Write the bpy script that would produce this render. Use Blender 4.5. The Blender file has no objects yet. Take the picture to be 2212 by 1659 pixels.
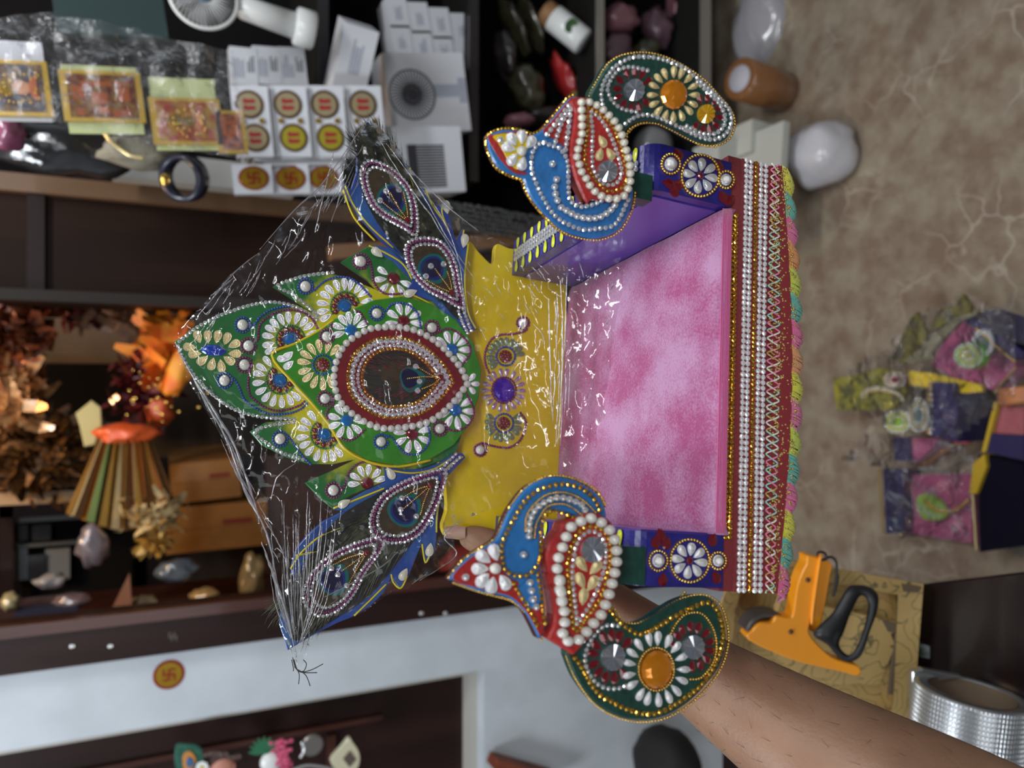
import bpy, math, random
from mathutils import Vector, Matrix, noise, geometry
random.seed(7)
SC = bpy.context.scene
COL = SC.collection
V = Vector
# ------------------------------------------------------------------ camera
F = 1661.0
PITCH = math.radians(25)
CAM = V((0, 0, 1.5))
cs, sn = math.cos(PITCH), math.sin(PITCH)
RX = V((0, -sn, -cs))      # image right (the phone is held on its side: image right is downwards)
DY = V((-1, 0, 0))         # image down
FW = V((0, cs, -sn))       # view direction
cam_d = bpy.data.cameras.new('camera')
cam = bpy.data.objects.new('camera', cam_d)
COL.objects.link(cam)
up = -DY
M = Matrix((RX, up, -FW)).transposed().to_4x4()
M.translation = CAM
cam.matrix_world = M
cam_d.sensor_width = 36
cam_d.lens = F / 2212 * 36
cam_d.clip_start = 0.01
cam_d.dof.use_dof = True
cam_d.dof.focus_distance = 0.515
cam_d.dof.aperture_fstop = 6.0
SC.camera = cam
# ------------------------------------------------------------------ world, lights, exposure
SC.view_settings.view_transform = 'Standard'
SC.view_settings.look = 'None'
SC.view_settings.gamma = 1
SC.view_settings.use_curve_mapping = False
SC.view_settings.exposure = 0.0
w = bpy.data.worlds.new('world'); SC.world = w; w.use_nodes = True
w.node_tree.nodes['Background'].inputs[0].default_value = (0.75, 0.85, 1.0, 1)
w.node_tree.nodes['Background'].inputs[1].default_value = 0.10

def area(name, loc, target, sx, sy, power, color=(1, 1, 1)):
    d = bpy.data.lights.new(name, 'AREA'); d.shape = 'RECTANGLE'
    d.size = sx; d.size_y = sy; d.energy = power; d.color = color
    o = bpy.data.objects.new(name, d); COL.objects.link(o)
    o.location = loc
    o.rotation_euler = (V(target) - V(loc)).to_track_quat('-Z', 'Y').to_euler()
    return o
area('tube_light_above', (0.45, -0.75, 2.35), (0.0, 0.5, 1.2), 1.2, 0.10, 15, (0.95, 0.98, 1.0))
area('front_fill', (-0.7, -1.7, 1.75), (0.0, 0.6, 1.1), 1.5, 1.3, 13, (0.92, 0.96, 1.0))  # added fill behind the camera, for frontal light and reflections on metal
area('ceiling_light_left', (-1.2, 0.5, 2.7), (-0.8, 1.7, 1.3), 0.5, 0.5, 24, (0.88, 0.94, 1.0))
area('ceiling_light_right', (0.8, 0.7, 2.75), (0.9, 1.8, 0.9), 0.9, 0.15, 22, (0.95, 0.98, 1.0))
area('warm_lamp', (0.05, 1.7, 2.45), (-0.15, 2.4, 1.5), 0.12, 0.12, 6.5, (1.0, 0.62, 0.28))

# ------------------------------------------------------------------ projection helpers (photo pixels to real places)
def ray(px, py): return FW + RX * ((px - 1106) / F) + DY * ((py - 829.5) / F)
def C(px, py, d): return CAM + ray(px, py) * d
def YP(px, py, Y): r = ray(px, py); return CAM + r * (Y / r.y)
def ZP(px, py, Z): r = ray(px, py); return CAM + r * ((Z - 1.5) / r.z)
def c2w(x, y, z): return (RX * x + DY * y + FW * z).normalized()
class Plane:
    def __init__(s, o, n): s.o = V(o); s.n = V(n).normalized()
    def P(s, px, py, h=0.0):
        r = ray(px, py); o = s.o + s.n * h
        return CAM + r * ((o - CAM).dot(s.n) / r.dot(s.n))
# throne frame: W across (towards image bottom), U up (towards image left), K into the scene
TK = c2w(-.379, .119, .918)
TW = c2w(-.0641, .986, -.1543)
TU = -TW.cross(TK).normalized()
if TU.dot(c2w(-1, 0, 0)) < 0: TU = -TU
O = C(1560, 805, .446)
def TP(k): return Plane(O + TK * k, -TK)
def TT(w, u, k): return O + TW * w + TU * u + TK * k
def wu(px, py, k=0):
    p = TP(k).P(px, py) - O
    return p.dot(TW), p.dot(TU)

# ------------------------------------------------------------------ materials
MATS = {}
def mat(name, col, rough=.5, metal=0.0, spec=.5, coat=0, noise_s=0, noise_a=.15, bump=0, bump_s=200, sheen=0, trans=0,
        alpha=1, emit=0, col2=None, ior=None, stretch=None, subs=0):
    if name in MATS: return MATS[name]
    m = bpy.data.materials.new(name); m.use_nodes = True
    nt = m.node_tree; b = nt.nodes['Principled BSDF']
    b.inputs['Base Color'].default_value = (*col, 1)
    b.inputs['Roughness'].default_value = rough
    b.inputs['Metallic'].default_value = metal
    b.inputs['Specular IOR Level'].default_value = spec
    b.inputs['Coat Weight'].default_value = coat
    b.inputs['Coat Roughness'].default_value = .08
    b.inputs['Sheen Weight'].default_value = sheen
    b.inputs['Transmission Weight'].default_value = trans
    b.inputs['Alpha'].default_value = alpha
    if ior: b.inputs['IOR'].default_value = ior
    if subs:
        b.inputs['Subsurface Weight'].default_value = subs
        b.inputs['Subsurface Radius'].default_value = (.01, .004, .002)
        b.inputs['Subsurface Scale'].default_value = .5
    if emit:
        b.inputs['Emission Color'].default_value = (*col, 1)
        b.inputs['Emission Strength'].default_value = emit
    if noise_s or bump:
        tc = nt.nodes.new('ShaderNodeTexCoord')
        mp = nt.nodes.new('ShaderNodeMapping')
        nt.links.new(tc.outputs['Object'], mp.inputs[0])
        if stretch: mp.inputs['Scale'].default_value = stretch
    if noise_s:
        n = nt.nodes.new('ShaderNodeTexNoise'); n.inputs['Scale'].default_value = noise_s
        n.inputs['Detail'].default_value = 6
        nt.links.new(mp.outputs[0], n.inputs['Vector'])
        r = nt.nodes.new('ShaderNodeValToRGB')
        c2 = col2 if col2 else tuple(c * (1 - noise_a) for c in col)
        r.color_ramp.elements[0].position = .38; r.color_ramp.elements[0].color = (*c2, 1)
        r.color_ramp.elements[1].position = .62; r.color_ramp.elements[1].color = (*col, 1)
        nt.links.new(n.outputs[0], r.inputs[0]); nt.links.new(r.outputs[0], b.inputs['Base Color'])
    if bump:
        n2 = nt.nodes.new('ShaderNodeTexNoise'); n2.inputs['Scale'].default_value = bump_s
        n2.inputs['Detail'].default_value = 4
        nt.links.new(mp.outputs[0], n2.inputs['Vector'])
        bp = nt.nodes.new('ShaderNodeBump'); bp.inputs['Strength'].default_value = bump
        bp.inputs['Distance'].default_value = .002
        nt.links.new(n2.outputs[0], bp.inputs['Height']); nt.links.new(bp.outputs[0], b.inputs['Normal'])
    MATS[name] = m
    return m

silver = mat('silver', (.95, .95, .97), .25, .62)
gem_silver = mat('cut_glass', (.95, .96, .98), .06, .78)
gold = mat('gold', (.85, .55, .14), .22, 1)
pale_gold = mat('pale_gold', (.86, .70, .36), .26, .7)
purple_b = mat('purple_bead', (.22, .012, .13), .25, .3, coat=.5)
blue_b = mat('blue_bead', (.03, .08, .42), .22, .3, coat=.5)
green_b = mat('green_bead', (.01, .22, .10), .22, .3, coat=.5)
pearl_m = mat('pearl', (.64, .61, .56), .2, .0, coat=.8)
cream = mat('cream_bead', (.72, .68, .56), .3, 0, coat=.6)
yellow = mat('yellow_paint', (.74, .54, .003), .34, coat=.3, noise_s=60, noise_a=.12, bump=.12, bump_s=90)
green = mat('green_paint', (.045, .28, .016), .32, coat=.35, noise_s=60, noise_a=.25, bump=.15, bump_s=90)
dkgreen = mat('dark_green_paint', (.008, .052, .038), .42, coat=.15, noise_s=120, noise_a=.3, bump=.3, bump_s=300)
leafgreen = mat('leaf_green_paint', (.62, .56, .012), .34, coat=.3, noise_s=22, col2=(.015, .16, .035), stretch=(3, 1, 1))
blue = mat('blue_paint', (.025, .17, .46), .38, coat=.25, noise_s=90, noise_a=.2, bump=.3, bump_s=200)
lblue = mat('royal_blue_paint', (.022, .055, .30), .35, coat=.3, noise_s=30, col2=(.03, .12, .34))
navy = mat('navy_paint', (.022, .018, .20), .32, coat=.3, noise_s=120, noise_a=.25, bump=.2, bump_s=260)
red = mat('red_paint', (.42, .020, .018), .38, coat=.3, noise_s=90, noise_a=.25, bump=.35, bump_s=220)
dkred = mat('maroon_paint', (.20, .006, .010), .35, coat=.3, noise_s=90, noise_a=.2)
maroon_cloth = mat('maroon_cloth', (.20, .008, .012), .8, sheen=.3, bump=.4, bump_s=900)
amber = mat('amber_gem', (.80, .26, .006), .10, .55, coat=1)
amber2 = mat('honey_gem', (.60, .32, .01), .06, .25, coat=1)
clear = mat('clear_gem', (.55, .57, .64), .06, .85, coat=1)
ruby = mat('ruby_gem', (.16, .004, .012), .08, .2, coat=1)
sky_g = mat('turquoise_gem', (.01, .16, .48), .07, .3, coat=1)
purple_g = mat('purple_gem', (.07, .012, .42), .07, .35, coat=1)
royal_g = mat('sapphire_gem', (.01, .06, .55), .07, .35, coat=1)
garnet_bump = mat('copper_bead', (.35, .13, .08), .25, .8)
def ribbed(m):
    nt = m.node_tree; b = nt.nodes['Principled BSDF']
    tc = nt.nodes.new('ShaderNodeTexCoord'); hs = []
    for d_ in ('X', 'Y'):
        wv = nt.nodes.new('ShaderNodeTexWave'); wv.bands_direction = d_; wv.inputs['Scale'].default_value = 4.5; wv.inputs['Distortion'].default_value = .6
        nt.links.new(tc.outputs['Object'], wv.inputs['Vector']); hs.append(wv)
    mu = nt.nodes.new('ShaderNodeMath'); mu.operation = 'ADD'
    nt.links.new(hs[0].outputs['Fac'], mu.inputs[0]); nt.links.new(hs[1].outputs['Fac'], mu.inputs[1])
    bp = nt.nodes.new('ShaderNodeBump'); bp.inputs['Strength'].default_value = .35; bp.inputs['Distance'].default_value = .0006
    nt.links.new(mu.outputs[0], bp.inputs['Height']); nt.links.new(bp.outputs[0], b.inputs['Normal'])
ribbed(silver); ribbed(pale_gold)
limegem = mat('lime_gem', (.68, .72, .03), .15, .0, coat=1)
olive = mat('iridescent_gem', (.34, .36, .14), .15, .55, coat=1, noise_s=160, col2=(.16, .34, .20))

# ------------------------------------------------------------------ objects
def root_loc(p):
    while p.parent: p = p.parent
    return p.location
def prop(o, label=None, cat=None, group=None, kind=None):
    if label: o['label'] = label
    if cat: o['category'] = cat
    if group: o['group'] = group
    if kind: o['kind'] = kind
    return o
def thing(name, loc, label, cat, group=None):
    o = bpy.data.objects.new(name, None); COL.objects.link(o)
    o.empty_display_size = .02
    o.location = loc
    return prop(o, label, cat, group)

class MB:
    def __init__(s): s.v = []; s.f = []; s.sm = []; s.mi = []
    def add(s, vs, fs, smooth=False, mi=0):
        b = len(s.v); s.v += [V(x) for x in vs]
        for f in fs:
            s.f.append([i + b for i in f]); s.sm.append(smooth); s.mi.append(mi)
        return s
    def slab(s, front, n, t, mi=0, bev=.0006, smooth=False, side=None):
        """front: list of world points on a plane with normal n; extruded backwards by t, small rounded edge"""
        n = V(n); k = len(front)
        c = [V(p) for p in front]
        nor = V((0, 0, 0))
        for i in range(k): nor += (c[i] - c[0]).cross(c[(i + 1) % k] - c[0])
        if nor.dot(n) < 0: c.reverse()
        ins = []
        for i in range(k):
            e = (c[(i + 1) % k] - c[i - 1]);
            if e.length < 1e-9: e = V((1, 0, 0))
            ins.append(c[i] + n.cross(e.normalized()) * bev)
        vs = ins + [p - n * bev for p in c] + [p - n * t for p in c]
        fs = []
        for i in range(k):
            j = (i + 1) % k
            fs.append([i, k + i, k + j, j]); fs.append([k + i, 2 * k + i, 2 * k + j, k + j])
        s.add(vs, fs, smooth, mi)
        if side is not None:
            for q in range(1, len(fs), 2): s.mi[len(s.mi) - len(fs) + q] = side
        if k <= 4: caps = [list(range(k))]
        else: caps = [list(t_) for t_ in geometry.tessellate_polygon([ins])]
        out = []
        for t_ in caps:
            nn_ = (ins[t_[1]] - ins[t_[0]]).cross(ins[t_[2]] - ins[t_[0]])
            if nn_.dot(n) < 0: t_ = t_[::-1]
            out.append(t_)
        b0 = len(s.v) - 3 * k
        for t_ in out:
            s.f.append([b0 + i for i in t_]); s.sm.append(False); s.mi.append(mi)
            s.f.append([b0 + 2 * k + i for i in t_[::-1]]); s.sm.append(False); s.mi.append(mi if side is None else side)
        return s
    def hexa(s, p, mi=0):
        """8 points: bottom 4 then top 4"""
        return s.add(p, [[0, 3, 2, 1], [4, 5, 6, 7], [0, 1, 5, 4], [1, 2, 6, 5], [2, 3, 7, 6], [3, 0, 4, 7]], False, mi)
    def box(s, c, sx, sy, sz, rot=None, mi=0):
        R = rot if rot else Matrix.Identity(3)
        c = V(c); p = []
        for z in (-1, 1):
            for x, y in ((-1, -1), (1, -1), (1, 1), (-1, 1)):
                p.append(c + R @ V((x * sx / 2, y * sy / 2, z * sz / 2)))
        return s.hexa(p, mi)
    def tube(s, pts, r, seg=8, mi=0, cap=True):
        pts = [V(p) for p in pts]; k = len(pts)
        rr = r if isinstance(r, (list, tuple)) else [r] * k
        vs = []; prev = None
        for i, p in enumerate(pts):
            t = (pts[min(i + 1, k - 1)] - pts[max(i - 1, 0)]).normalized()
            if prev is None:
                a = V((0, 0, 1)) if abs(t.z) < .9 else V((1, 0, 0))
                x = t.cross(a).normalized()
            else:
                x = (prev - t * prev.dot(t)).normalized()
            prev = x; y = t.cross(x)
            for j in range(seg):
                a = 2 * math.pi * j / seg
                vs.append(p + (x * math.cos(a) + y * math.sin(a)) * rr[i])
        fs = []
        for i in range(k - 1):
            for j in range(seg):
                q = (j + 1) % seg
                fs.append([i * seg + j, i * seg + q, (i + 1) * seg + q, (i + 1) * seg + j])
        if cap:
            fs.append(list(range(seg - 1, -1, -1))); fs.append([(k - 1) * seg + j for j in range(seg)])
        return s.add(vs, fs, True, mi)
    def tmpl(s, T, p, x, y, z, mi=0):
        vs, fs, smooth = T
        return s.add([p + x * a[0] + y * a[1] + z * a[2] for a in vs], fs, smooth, mi)
    def build(s, name, m, parent=None, **kw):
        me = bpy.data.meshes.new(name)
        if parent is not None: off = root_loc(parent)
        else:
            lo = [min(v[i] for v in s.v) for i in range(3)]; hi = [max(v[i] for v in s.v) for i in range(3)]
            off = V(((lo[0] + hi[0]) / 2, (lo[1] + hi[1]) / 2, lo[2]))
        me.from_pydata([v - off for v in s.v], [], s.f)
        for p_, a, b in zip(me.polygons, s.sm, s.mi): p_.use_smooth = a; p_.material_index = b
        for mm in (m if isinstance(m, (list, tuple)) else [m]): me.materials.append(mm)
        me.update()
        o = bpy.data.objects.new(name, me); COL.objects.link(o)
        if parent is not None: o.parent = parent
        else: o.location = off
        return prop(o, **kw)
# unit templates
def t_ball(seg=8, ring=5, half=False, sq=1.0):
    vs = [(0, 0, sq)]; n0 = ring
    tot = math.pi / 2 if half else math.pi
    for i in range(1, ring + (1 if half else 0)):
        a = tot * i / ring
        for j in range(seg):
            b = 2 * math.pi * j / seg
            vs.append((math.sin(a) * math.cos(b), math.sin(a) * math.sin(b), math.cos(a) * sq))
    fs = [[0, 1 + j, 1 + (j + 1) % seg] for j in range(seg)]
    R = (len(vs) - 1) // seg
    for i in range(R - 1):
        for j in range(seg):
            q = (j + 1) % seg
            fs.append([1 + i * seg + j, 1 + (i + 1) * seg + j, 1 + (i + 1) * seg + q, 1 + i * seg + q])
    if not half:
        vs.append((0, 0, -sq)); L = len(vs) - 1
        fs += [[1 + (R - 1) * seg + (j + 1) % seg, 1 + (R - 1) * seg + j, L][::-1] for j in range(seg)]
    return vs, fs, True
def t_gem(seg=8, tops=((1, 0), (1, .35), (.8, .62), (.45, .8)), tw=True):
    vs = []; fs = []
    for k, (r, z) in enumerate(tops):
        for j in range(seg):
            b = 2 * math.pi * (j + (.5 if (k % 2 and tw and k > 1) else 0)) / seg
            vs.append((r * math.cos(b), r * math.sin(b), z))
    for k in range(len(tops) - 1):
        for j in range(seg):
            q = (j + 1) % seg; a, b_, c, d = k * seg + j, k * seg + q, (k + 1) * seg + q, (k + 1) * seg + j
            fs += [[a, b_, d], [b_, c, d]]
    fs.append([(len(tops) - 1) * seg + j for j in range(seg)])
    return vs, fs, False
def t_rad(n=24):
    vs = [(math.cos(2 * math.pi * i / n), math.sin(2 * math.pi * i / n), 0) for i in range(n)]
    vs += [(math.cos(2 * math.pi * i / n) * .98, math.sin(2 * math.pi * i / n) * .98, .22 + (.22 if i % 2 else 0)) for i in range(n)] + [(0, 0, .30)]
    fs = [[i, (i + 1) % n, n + (i + 1) % n, n + i] for i in range(n)] + [[n + i, n + (i + 1) % n, 2 * n] for i in range(n)]
    return vs, fs, False
def tear(a, w=.36):
    """teardrop outline, x from -0.5 (tip) to 0.5"""
    x = -math.cos(a) * .5
    y = math.sin(a) * w * (math.sin(a / 2)) ** 0.9
    return x, y
def t_petal(seg=36, ribs=True):
    vs = []; fs = []
    rings = [(1, 0), (1.0, .13), (.92, .20), (.80, .12), (.62, .22), (.35, .30)]
    for k, (r, z) in enumerate(rings):
        for j in range(seg):
            a = 2 * math.pi * j / seg
            if a <= math.pi: x, y = tear(a)
            else: x, y = tear(2 * math.pi - a); y = -y
            zz = z
            if k in (1, 2) and j % 2: zz *= .72
            if ribs and k in (4, 5) and j % 2: zz += .03
            vs.append(((x - .08) * r + .08, y * r, zz))
    vs.append((.1, 0, .31))
    for k in range(len(rings) - 1):
        for j in range(seg):
            q = (j + 1) % seg
            fs.append([k * seg + j, k * seg + q, (k + 1) * seg + q, (k + 1) * seg + j])
    L = len(vs) - 1
    fs += [[(len(rings) - 1) * seg + j, (len(rings) - 1) * seg + (j + 1) % seg, L] for j in range(seg)]
    return vs, fs, True
BALL = t_ball(); SMALL = t_ball(6, 4); GEM = t_gem()
def mesh_of(name, T, m):
    me = bpy.data.meshes.new(name); me.from_pydata(T[0], [], T[1])
    for p_ in me.polygons: p_.use_smooth = T[2]
    me.materials.append(m); me.update(); return me
SHARED = {}
TPL = {'petal': t_petal(), 'pearl': t_ball(16, 10), 'gem': t_gem(14, ((1, 0), (1, .25), (.86, .5), (.6, .72), (.3, .8))),
       'disc': t_rad(),
       'dome': t_ball(16, 6, True), 'leaf': ([(x * .5 if False else x, y, z) for x, y, z in [(-.5, 0, 0), (-.2, -.2, 0), (.15, -.27, 0), (.4, -.15, 0), (.5, 0, 0), (.4, .15, 0), (.15, .27, 0), (-.2, .2, 0), (-.2, 0, .2), (.28, 0, .22)]],
         [[0, 1, 8], [1, 2, 8], [2, 9, 8], [2, 3, 9], [3, 4, 9], [4, 5, 9], [5, 6, 9], [6, 8, 9], [6, 7, 8], [7, 0, 8]], False)}
def shared(kind, m):
    k = (kind, m.name)
    if k not in SHARED: SHARED[k] = mesh_of(kind, TPL[kind], m)
    return SHARED[k]
def place(kind, m, pl, px, py, Lp, Wp, ang, hgt, parent, name, h0=0.0, **kw):
    """a shared-mesh piece on plane pl; ang is the direction (in the photo) of its +x (fat) end"""
    ca, sa = math.cos(ang), math.sin(ang)
    p = pl.P(px, py, h0)
    a = pl.P(px + ca * Lp / 2, py + sa * Lp / 2, h0) - pl.P(px - ca * Lp / 2, py - sa * Lp / 2, h0)
    b = pl.P(px - sa * Wp / 2, py + ca * Wp / 2, h0) - pl.P(px + sa * Wp / 2, py - ca * Wp / 2, h0)
    x = a.normalized(); z = pl.n; y = z.cross(x).normalized()
    sx, sy = a.length, abs(b.dot(y))
    if kind not in ('petal', 'leaf'): sx /= 2; sy /= 2
    if kind == 'petal': sy *= 1.38; hgt *= 1.35
    if kind == 'leaf': sy *= 1.9
    R = Matrix((x * sx, y * sy, z * hgt)).transposed().to_4x4(); R.translation = p
    o = bpy.data.objects.new(name, shared(kind, m)); COL.objects.link(o)
    o.parent = parent
    o.matrix_local = Matrix.Translation(-root_loc(parent)) @ R
    return prop(o, **kw)
def sm(pts, closed=False, n=8):
    out = []; k = len(pts)
    P = [(float(a), float(b)) for a, b in pts]
    rng = range(k) if closed else range(k - 1)
    for i in rng:
        p0 = P[(i - 1) % k] if (closed or i > 0) else P[0]
        p1 = P[i]; p2 = P[(i + 1) % k]
        p3 = P[(i + 2) % k] if (closed or i + 2 < k) else P[-1]
        for j in range(n):
            t = j / n
            out.append(tuple(.5 * (2 * p1[d] + (p2[d] - p0[d]) * t + (2 * p0[d] - 5 * p1[d] + 4 * p2[d] - p3[d]) * t * t +
                                   (3 * p1[d] - p0[d] - 3 * p2[d] + p3[d]) * t ** 3) for d in (0, 1)))
    if not closed: out.append(P[-1])
    return out
def resample(pts, sp, closed=False):
    P = list(pts) + ([pts[0]] if closed else [])
    L = sum(math.dist(P[i], P[i + 1]) for i in range(len(P) - 1))
    n = max(2, round(L / sp)); st = L / n; out = [P[0]]; acc = 0; need = st
    for i in range(len(P) - 1):
        d = math.dist(P[i], P[i + 1])
        while d > 1e-9 and acc + d >= need - 1e-6 and len(out) < n + 1:
            t = (need - acc) / d
            out.append((P[i][0] + (P[i + 1][0] - P[i][0]) * t, P[i][1] + (P[i + 1][1] - P[i][1]) * t)); need += st
        acc += d
    return out[:n] if closed else out
def pxm(pl, px, py): return (pl.P(px + 2, py) - pl.P(px - 2, py)).length / 4 * .5 + (pl.P(px, py + 2) - pl.P(px, py - 2)).length / 4 * .5
def chain(pl, pts, sp, r, T, m, parent, name='bead_chain', closed=False, h=0.0, smooth=True, thread=None, label=None):
    pp = resample(sm(pts, closed) if smooth else pts, sp, closed)
    mb = MB(); z = pl.n
    x = (pl.P(pp[0][0] + 5, pp[0][1]) - pl.P(pp[0][0], pp[0][1])).normalized(); y = z.cross(x)
    W = []
    for a, b in pp:
        rr = r * pxm(pl, a, b)
        q = random.uniform(0, 6.28)
        xx = x * math.cos(q) + y * math.sin(q); yy = z.cross(xx)
        p = pl.P(a, b, h)
        W.append(p)
        if T is GEM:
            tilt = (xx * random.uniform(-.2, .2) + yy * random.uniform(-.2, .2))
            zz = (z + tilt).normalized(); xx = (xx - zz * xx.dot(zz)).normalized(); yy = zz.cross(xx)
            mb.tmpl(T, p, xx * rr, yy * rr, zz * rr)
        else: mb.tmpl(T, p + z * rr * .6, xx * rr, yy * rr, z * rr)
    if thread: mb.tube(W + ([W[0]] if closed else []), thread * pxm(pl, *pp[0]), 4)
    return mb.build(name, m, parent, kind='stuff', label=label)
def board(name, pl, pts, t, m, parent, h=0.0, smooth=True, n=6, bev=.0006, sidem=None, **kw):
    q = sm(pts, True, n) if smooth else pts
    return MB().slab([pl.P(a, b, h) for a, b in q], pl.n, t, bev=bev, side=(1 if sidem else None)).build(name, [m, sidem] if sidem else m, parent, **kw)
def flower(pl, cx, cy, rin, rout, n, m, parent, a0=0, a1=360, ex=1.0, ey=1.0, wf=.52, h0=0.0, hgt=.006, kind='petal', name='petal', rot=0):
    full = abs(a1 - a0) >= 359
    for i in range(n):
        a = math.radians(a0 + (a1 - a0) * (i / n if full else (i / max(1, n - 1))) + random.uniform(-2, 2))
        rm = (rin + rout) / 2; L = (rout - rin)
        x, y = math.cos(a) * rm * ex, math.sin(a) * rm * ey
        fl = math.atan2(math.sin(a) * ey, math.cos(a) * ex)
        place(kind, m, pl, cx + x, cy + y, L * math.hypot(math.cos(a) * ex, math.sin(a) * ey), L * wf * (1.25 if kind == 'petal' else 1.6), fl + rot, hgt, parent, name, h0)
def ringpts(cx, cy, rx, ry, a0=0, a1=360, n=24, rot=0):
    out = []
    for i in range(n + (0 if abs(a1 - a0) >= 359 else 1)):
        a = math.radians(a0 + (a1 - a0) * i / n)
        x, y = rx * math.cos(a), ry * math.sin(a); c_, s_ = math.cos(math.radians(rot)), math.sin(math.radians(rot))
        out.append((cx + x * c_ - y * s_, cy + x * s_ + y * c_))
    return out
def Z(x0, y0, sc, pts): return [(x0 + a * sc, y0 + b * sc) for a, b in pts]
# ================================================================== THE ROOM
def struct(name, mb, m, parent=None, **kw):
    o = mb.build(name, m, parent, **kw)
    if parent is None: o['kind'] = 'structure'
    return o
# floor: brown marble-look sheet
fm = bpy.data.materials.new('marble_floor'); fm.use_nodes = True
nt = fm.node_tree; b = nt.nodes['Principled BSDF']; L_ = nt.links
tc = nt.nodes.new('ShaderNodeTexCoord')
n1 = nt.nodes.new('ShaderNodeTexNoise'); n1.inputs['Scale'].default_value = 16; n1.inputs['Detail'].default_value = 8; n1.inputs['Roughness'].default_value = .65
L_.new(tc.outputs['Object'], n1.inputs['Vector'])
r1 = nt.nodes.new('ShaderNodeValToRGB')
e = r1.color_ramp.elements; e[0].position = .38; e[0].color = (.20, .140, .100, 1); e[1].position = .64; e[1].color = (.30, .255, .19, 1)
L_.new(n1.outputs[0], r1.inputs[0])
vo = nt.nodes.new('ShaderNodeTexVoronoi'); vo.feature = 'DISTANCE_TO_EDGE'; vo.inputs['Scale'].default_value = 9
mx = nt.nodes.new('ShaderNodeMix'); mx.data_type = 'VECTOR'; mx.inputs[0].default_value = .12
n2 = nt.nodes.new('ShaderNodeTexNoise'); n2.inputs['Scale'].default_value = 7; n2.inputs['Detail'].default_value = 3
L_.new(tc.outputs['Object'], n2.inputs['Vector'])
L_.new(tc.outputs['Object'], mx.inputs[4]); L_.new(n2.outputs[1], mx.inputs[5]); L_.new(mx.outputs[1], vo.inputs['Vector'])
r2 = nt.nodes.new('ShaderNodeValToRGB'); e = r2.color_ramp.elements; e[0].position = 0; e[0].color = (1, 1, 1, 1); e[1].position = .022; e[1].color = (0, 0, 0, 1)
L_.new(vo.outputs[0], r2.inputs[0])
n3 = nt.nodes.new('ShaderNodeTexNoise'); n3.inputs['Scale'].default_value = 5; L_.new(tc.outputs['Object'], n3.inputs['Vector'])
r3 = nt.nodes.new('ShaderNodeValToRGB'); e = r3.color_ramp.elements; e[0].position = .45; e[0].color = (0, 0, 0, 1); e[1].position = .62; e[1].color = (.7, .7, .7, 1); L_.new(n3.outputs[0], r3.inputs[0])
mu = nt.nodes.new('ShaderNodeMath'); mu.operation = 'MULTIPLY'; L_.new(r2.outputs[0], mu.inputs[0]); L_.new(r3.outputs[0], mu.inputs[1])
mc = nt.nodes.new('ShaderNodeMix'); mc.data_type = 'RGBA'; mc.inputs[7].default_value = (.46, .40, .33, 1)
L_.new(mu.outputs[0], mc.inputs[0]); L_.new(r1.outputs[0], mc.inputs[6]); L_.new(mc.outputs[2], b.inputs['Base Color'])
b.inputs['Roughness'].default_value = .35
struct('floor', MB().box((0, 1.0, -.02), 4.6, 5.6, .04), fm)
wallm = mat('wall_paint', (.52, .56, .60), .6, noise_s=9, noise_a=.10, bump=.15, bump_s=60)
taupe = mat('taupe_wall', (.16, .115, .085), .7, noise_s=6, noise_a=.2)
ceilm = mat('ceiling_paint', (.6, .6, .6), .8)
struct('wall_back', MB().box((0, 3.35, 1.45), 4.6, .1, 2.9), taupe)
struct('wall_right', MB().box((2.25, 1.0, 1.45), .1, 5.6, 2.9), wallm)
struct('wall_left', MB().box((-2.25, 1.0, 1.45), .1, 5.6, 2.9), wallm)
struct('wall_front', MB().box((0, -1.85, 1.45), 4.6, .1, 2.9), wallm)
struct('ceiling', MB().box((0, 1.0, 2.92), 4.6, 5.6, .04), ceilm)
YW = 1.70
def X_at(px, py, Y): return YP(px, py, Y).x
def Z_at(px, py, Y): return YP(px, py, Y).z
# white pier between the show window and the dark cupboard
xa = X_at(420, 1394, YW); xb = X_at(420, 1553, YW)        # right and left edges
xg = X_at(1500, 1300, YW)
pier = MB().box(((xa + xb) / 2, YW + .10, 1.45), xa - xb, .2, 2.9)
struct('wall_pier', pier, wallm)
ztop = Z_at(1046, 1560, YW)
struct('wall_low', MB().box(((xb - 2.2) / 2, YW + .10, ztop / 2), abs(-2.2 - xb), .2, ztop), wallm)
# dark wood cupboard / door on the far left of the place
darkwood = mat('dark_wood', (.022, .008, .006), .45, spec=.25, coat=.05, noise_s=14, noise_a=.4, stretch=(1, 1, .15))
dw2 = mat('red_brown_wood', (.062, .017, .010), .34, coat=.3, noise_s=14, noise_a=.4, stretch=(1, 1, .15))
door = MB().box(((xb - 2.2) / 2, YW + .13, (ztop + 2.9) / 2), abs(-2.2 - xb) - .004, .10, 2.9 - ztop - .004)
d1 = struct('door_1', door, darkwood)
jamb = MB()
for fy in (0, 1):
    jamb.box((xb - .012, YW + .07, (ztop + 2.9) / 2), .024, .05, 2.9 - ztop)
    break
jamb.box(((xb - 2.2) / 2, YW + .065, ztop + .012), abs(-2.2 - xb), .05, .024)
jamb.build('door_frame', mat('pale_trim', (.42, .40, .36), .6), d1)
mb = MB()
mb.box((xb - .10, YW + .075, (ztop + 2.9) / 2 + .08), .012, .012, 2.9 - ztop - .3)
for zz in (.35, .75, 1.25): mb.box((xb - .30, YW + .075, ztop + zz), .36, .012, .02)
mb.build('door_moulding', dw2, d1)
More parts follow.
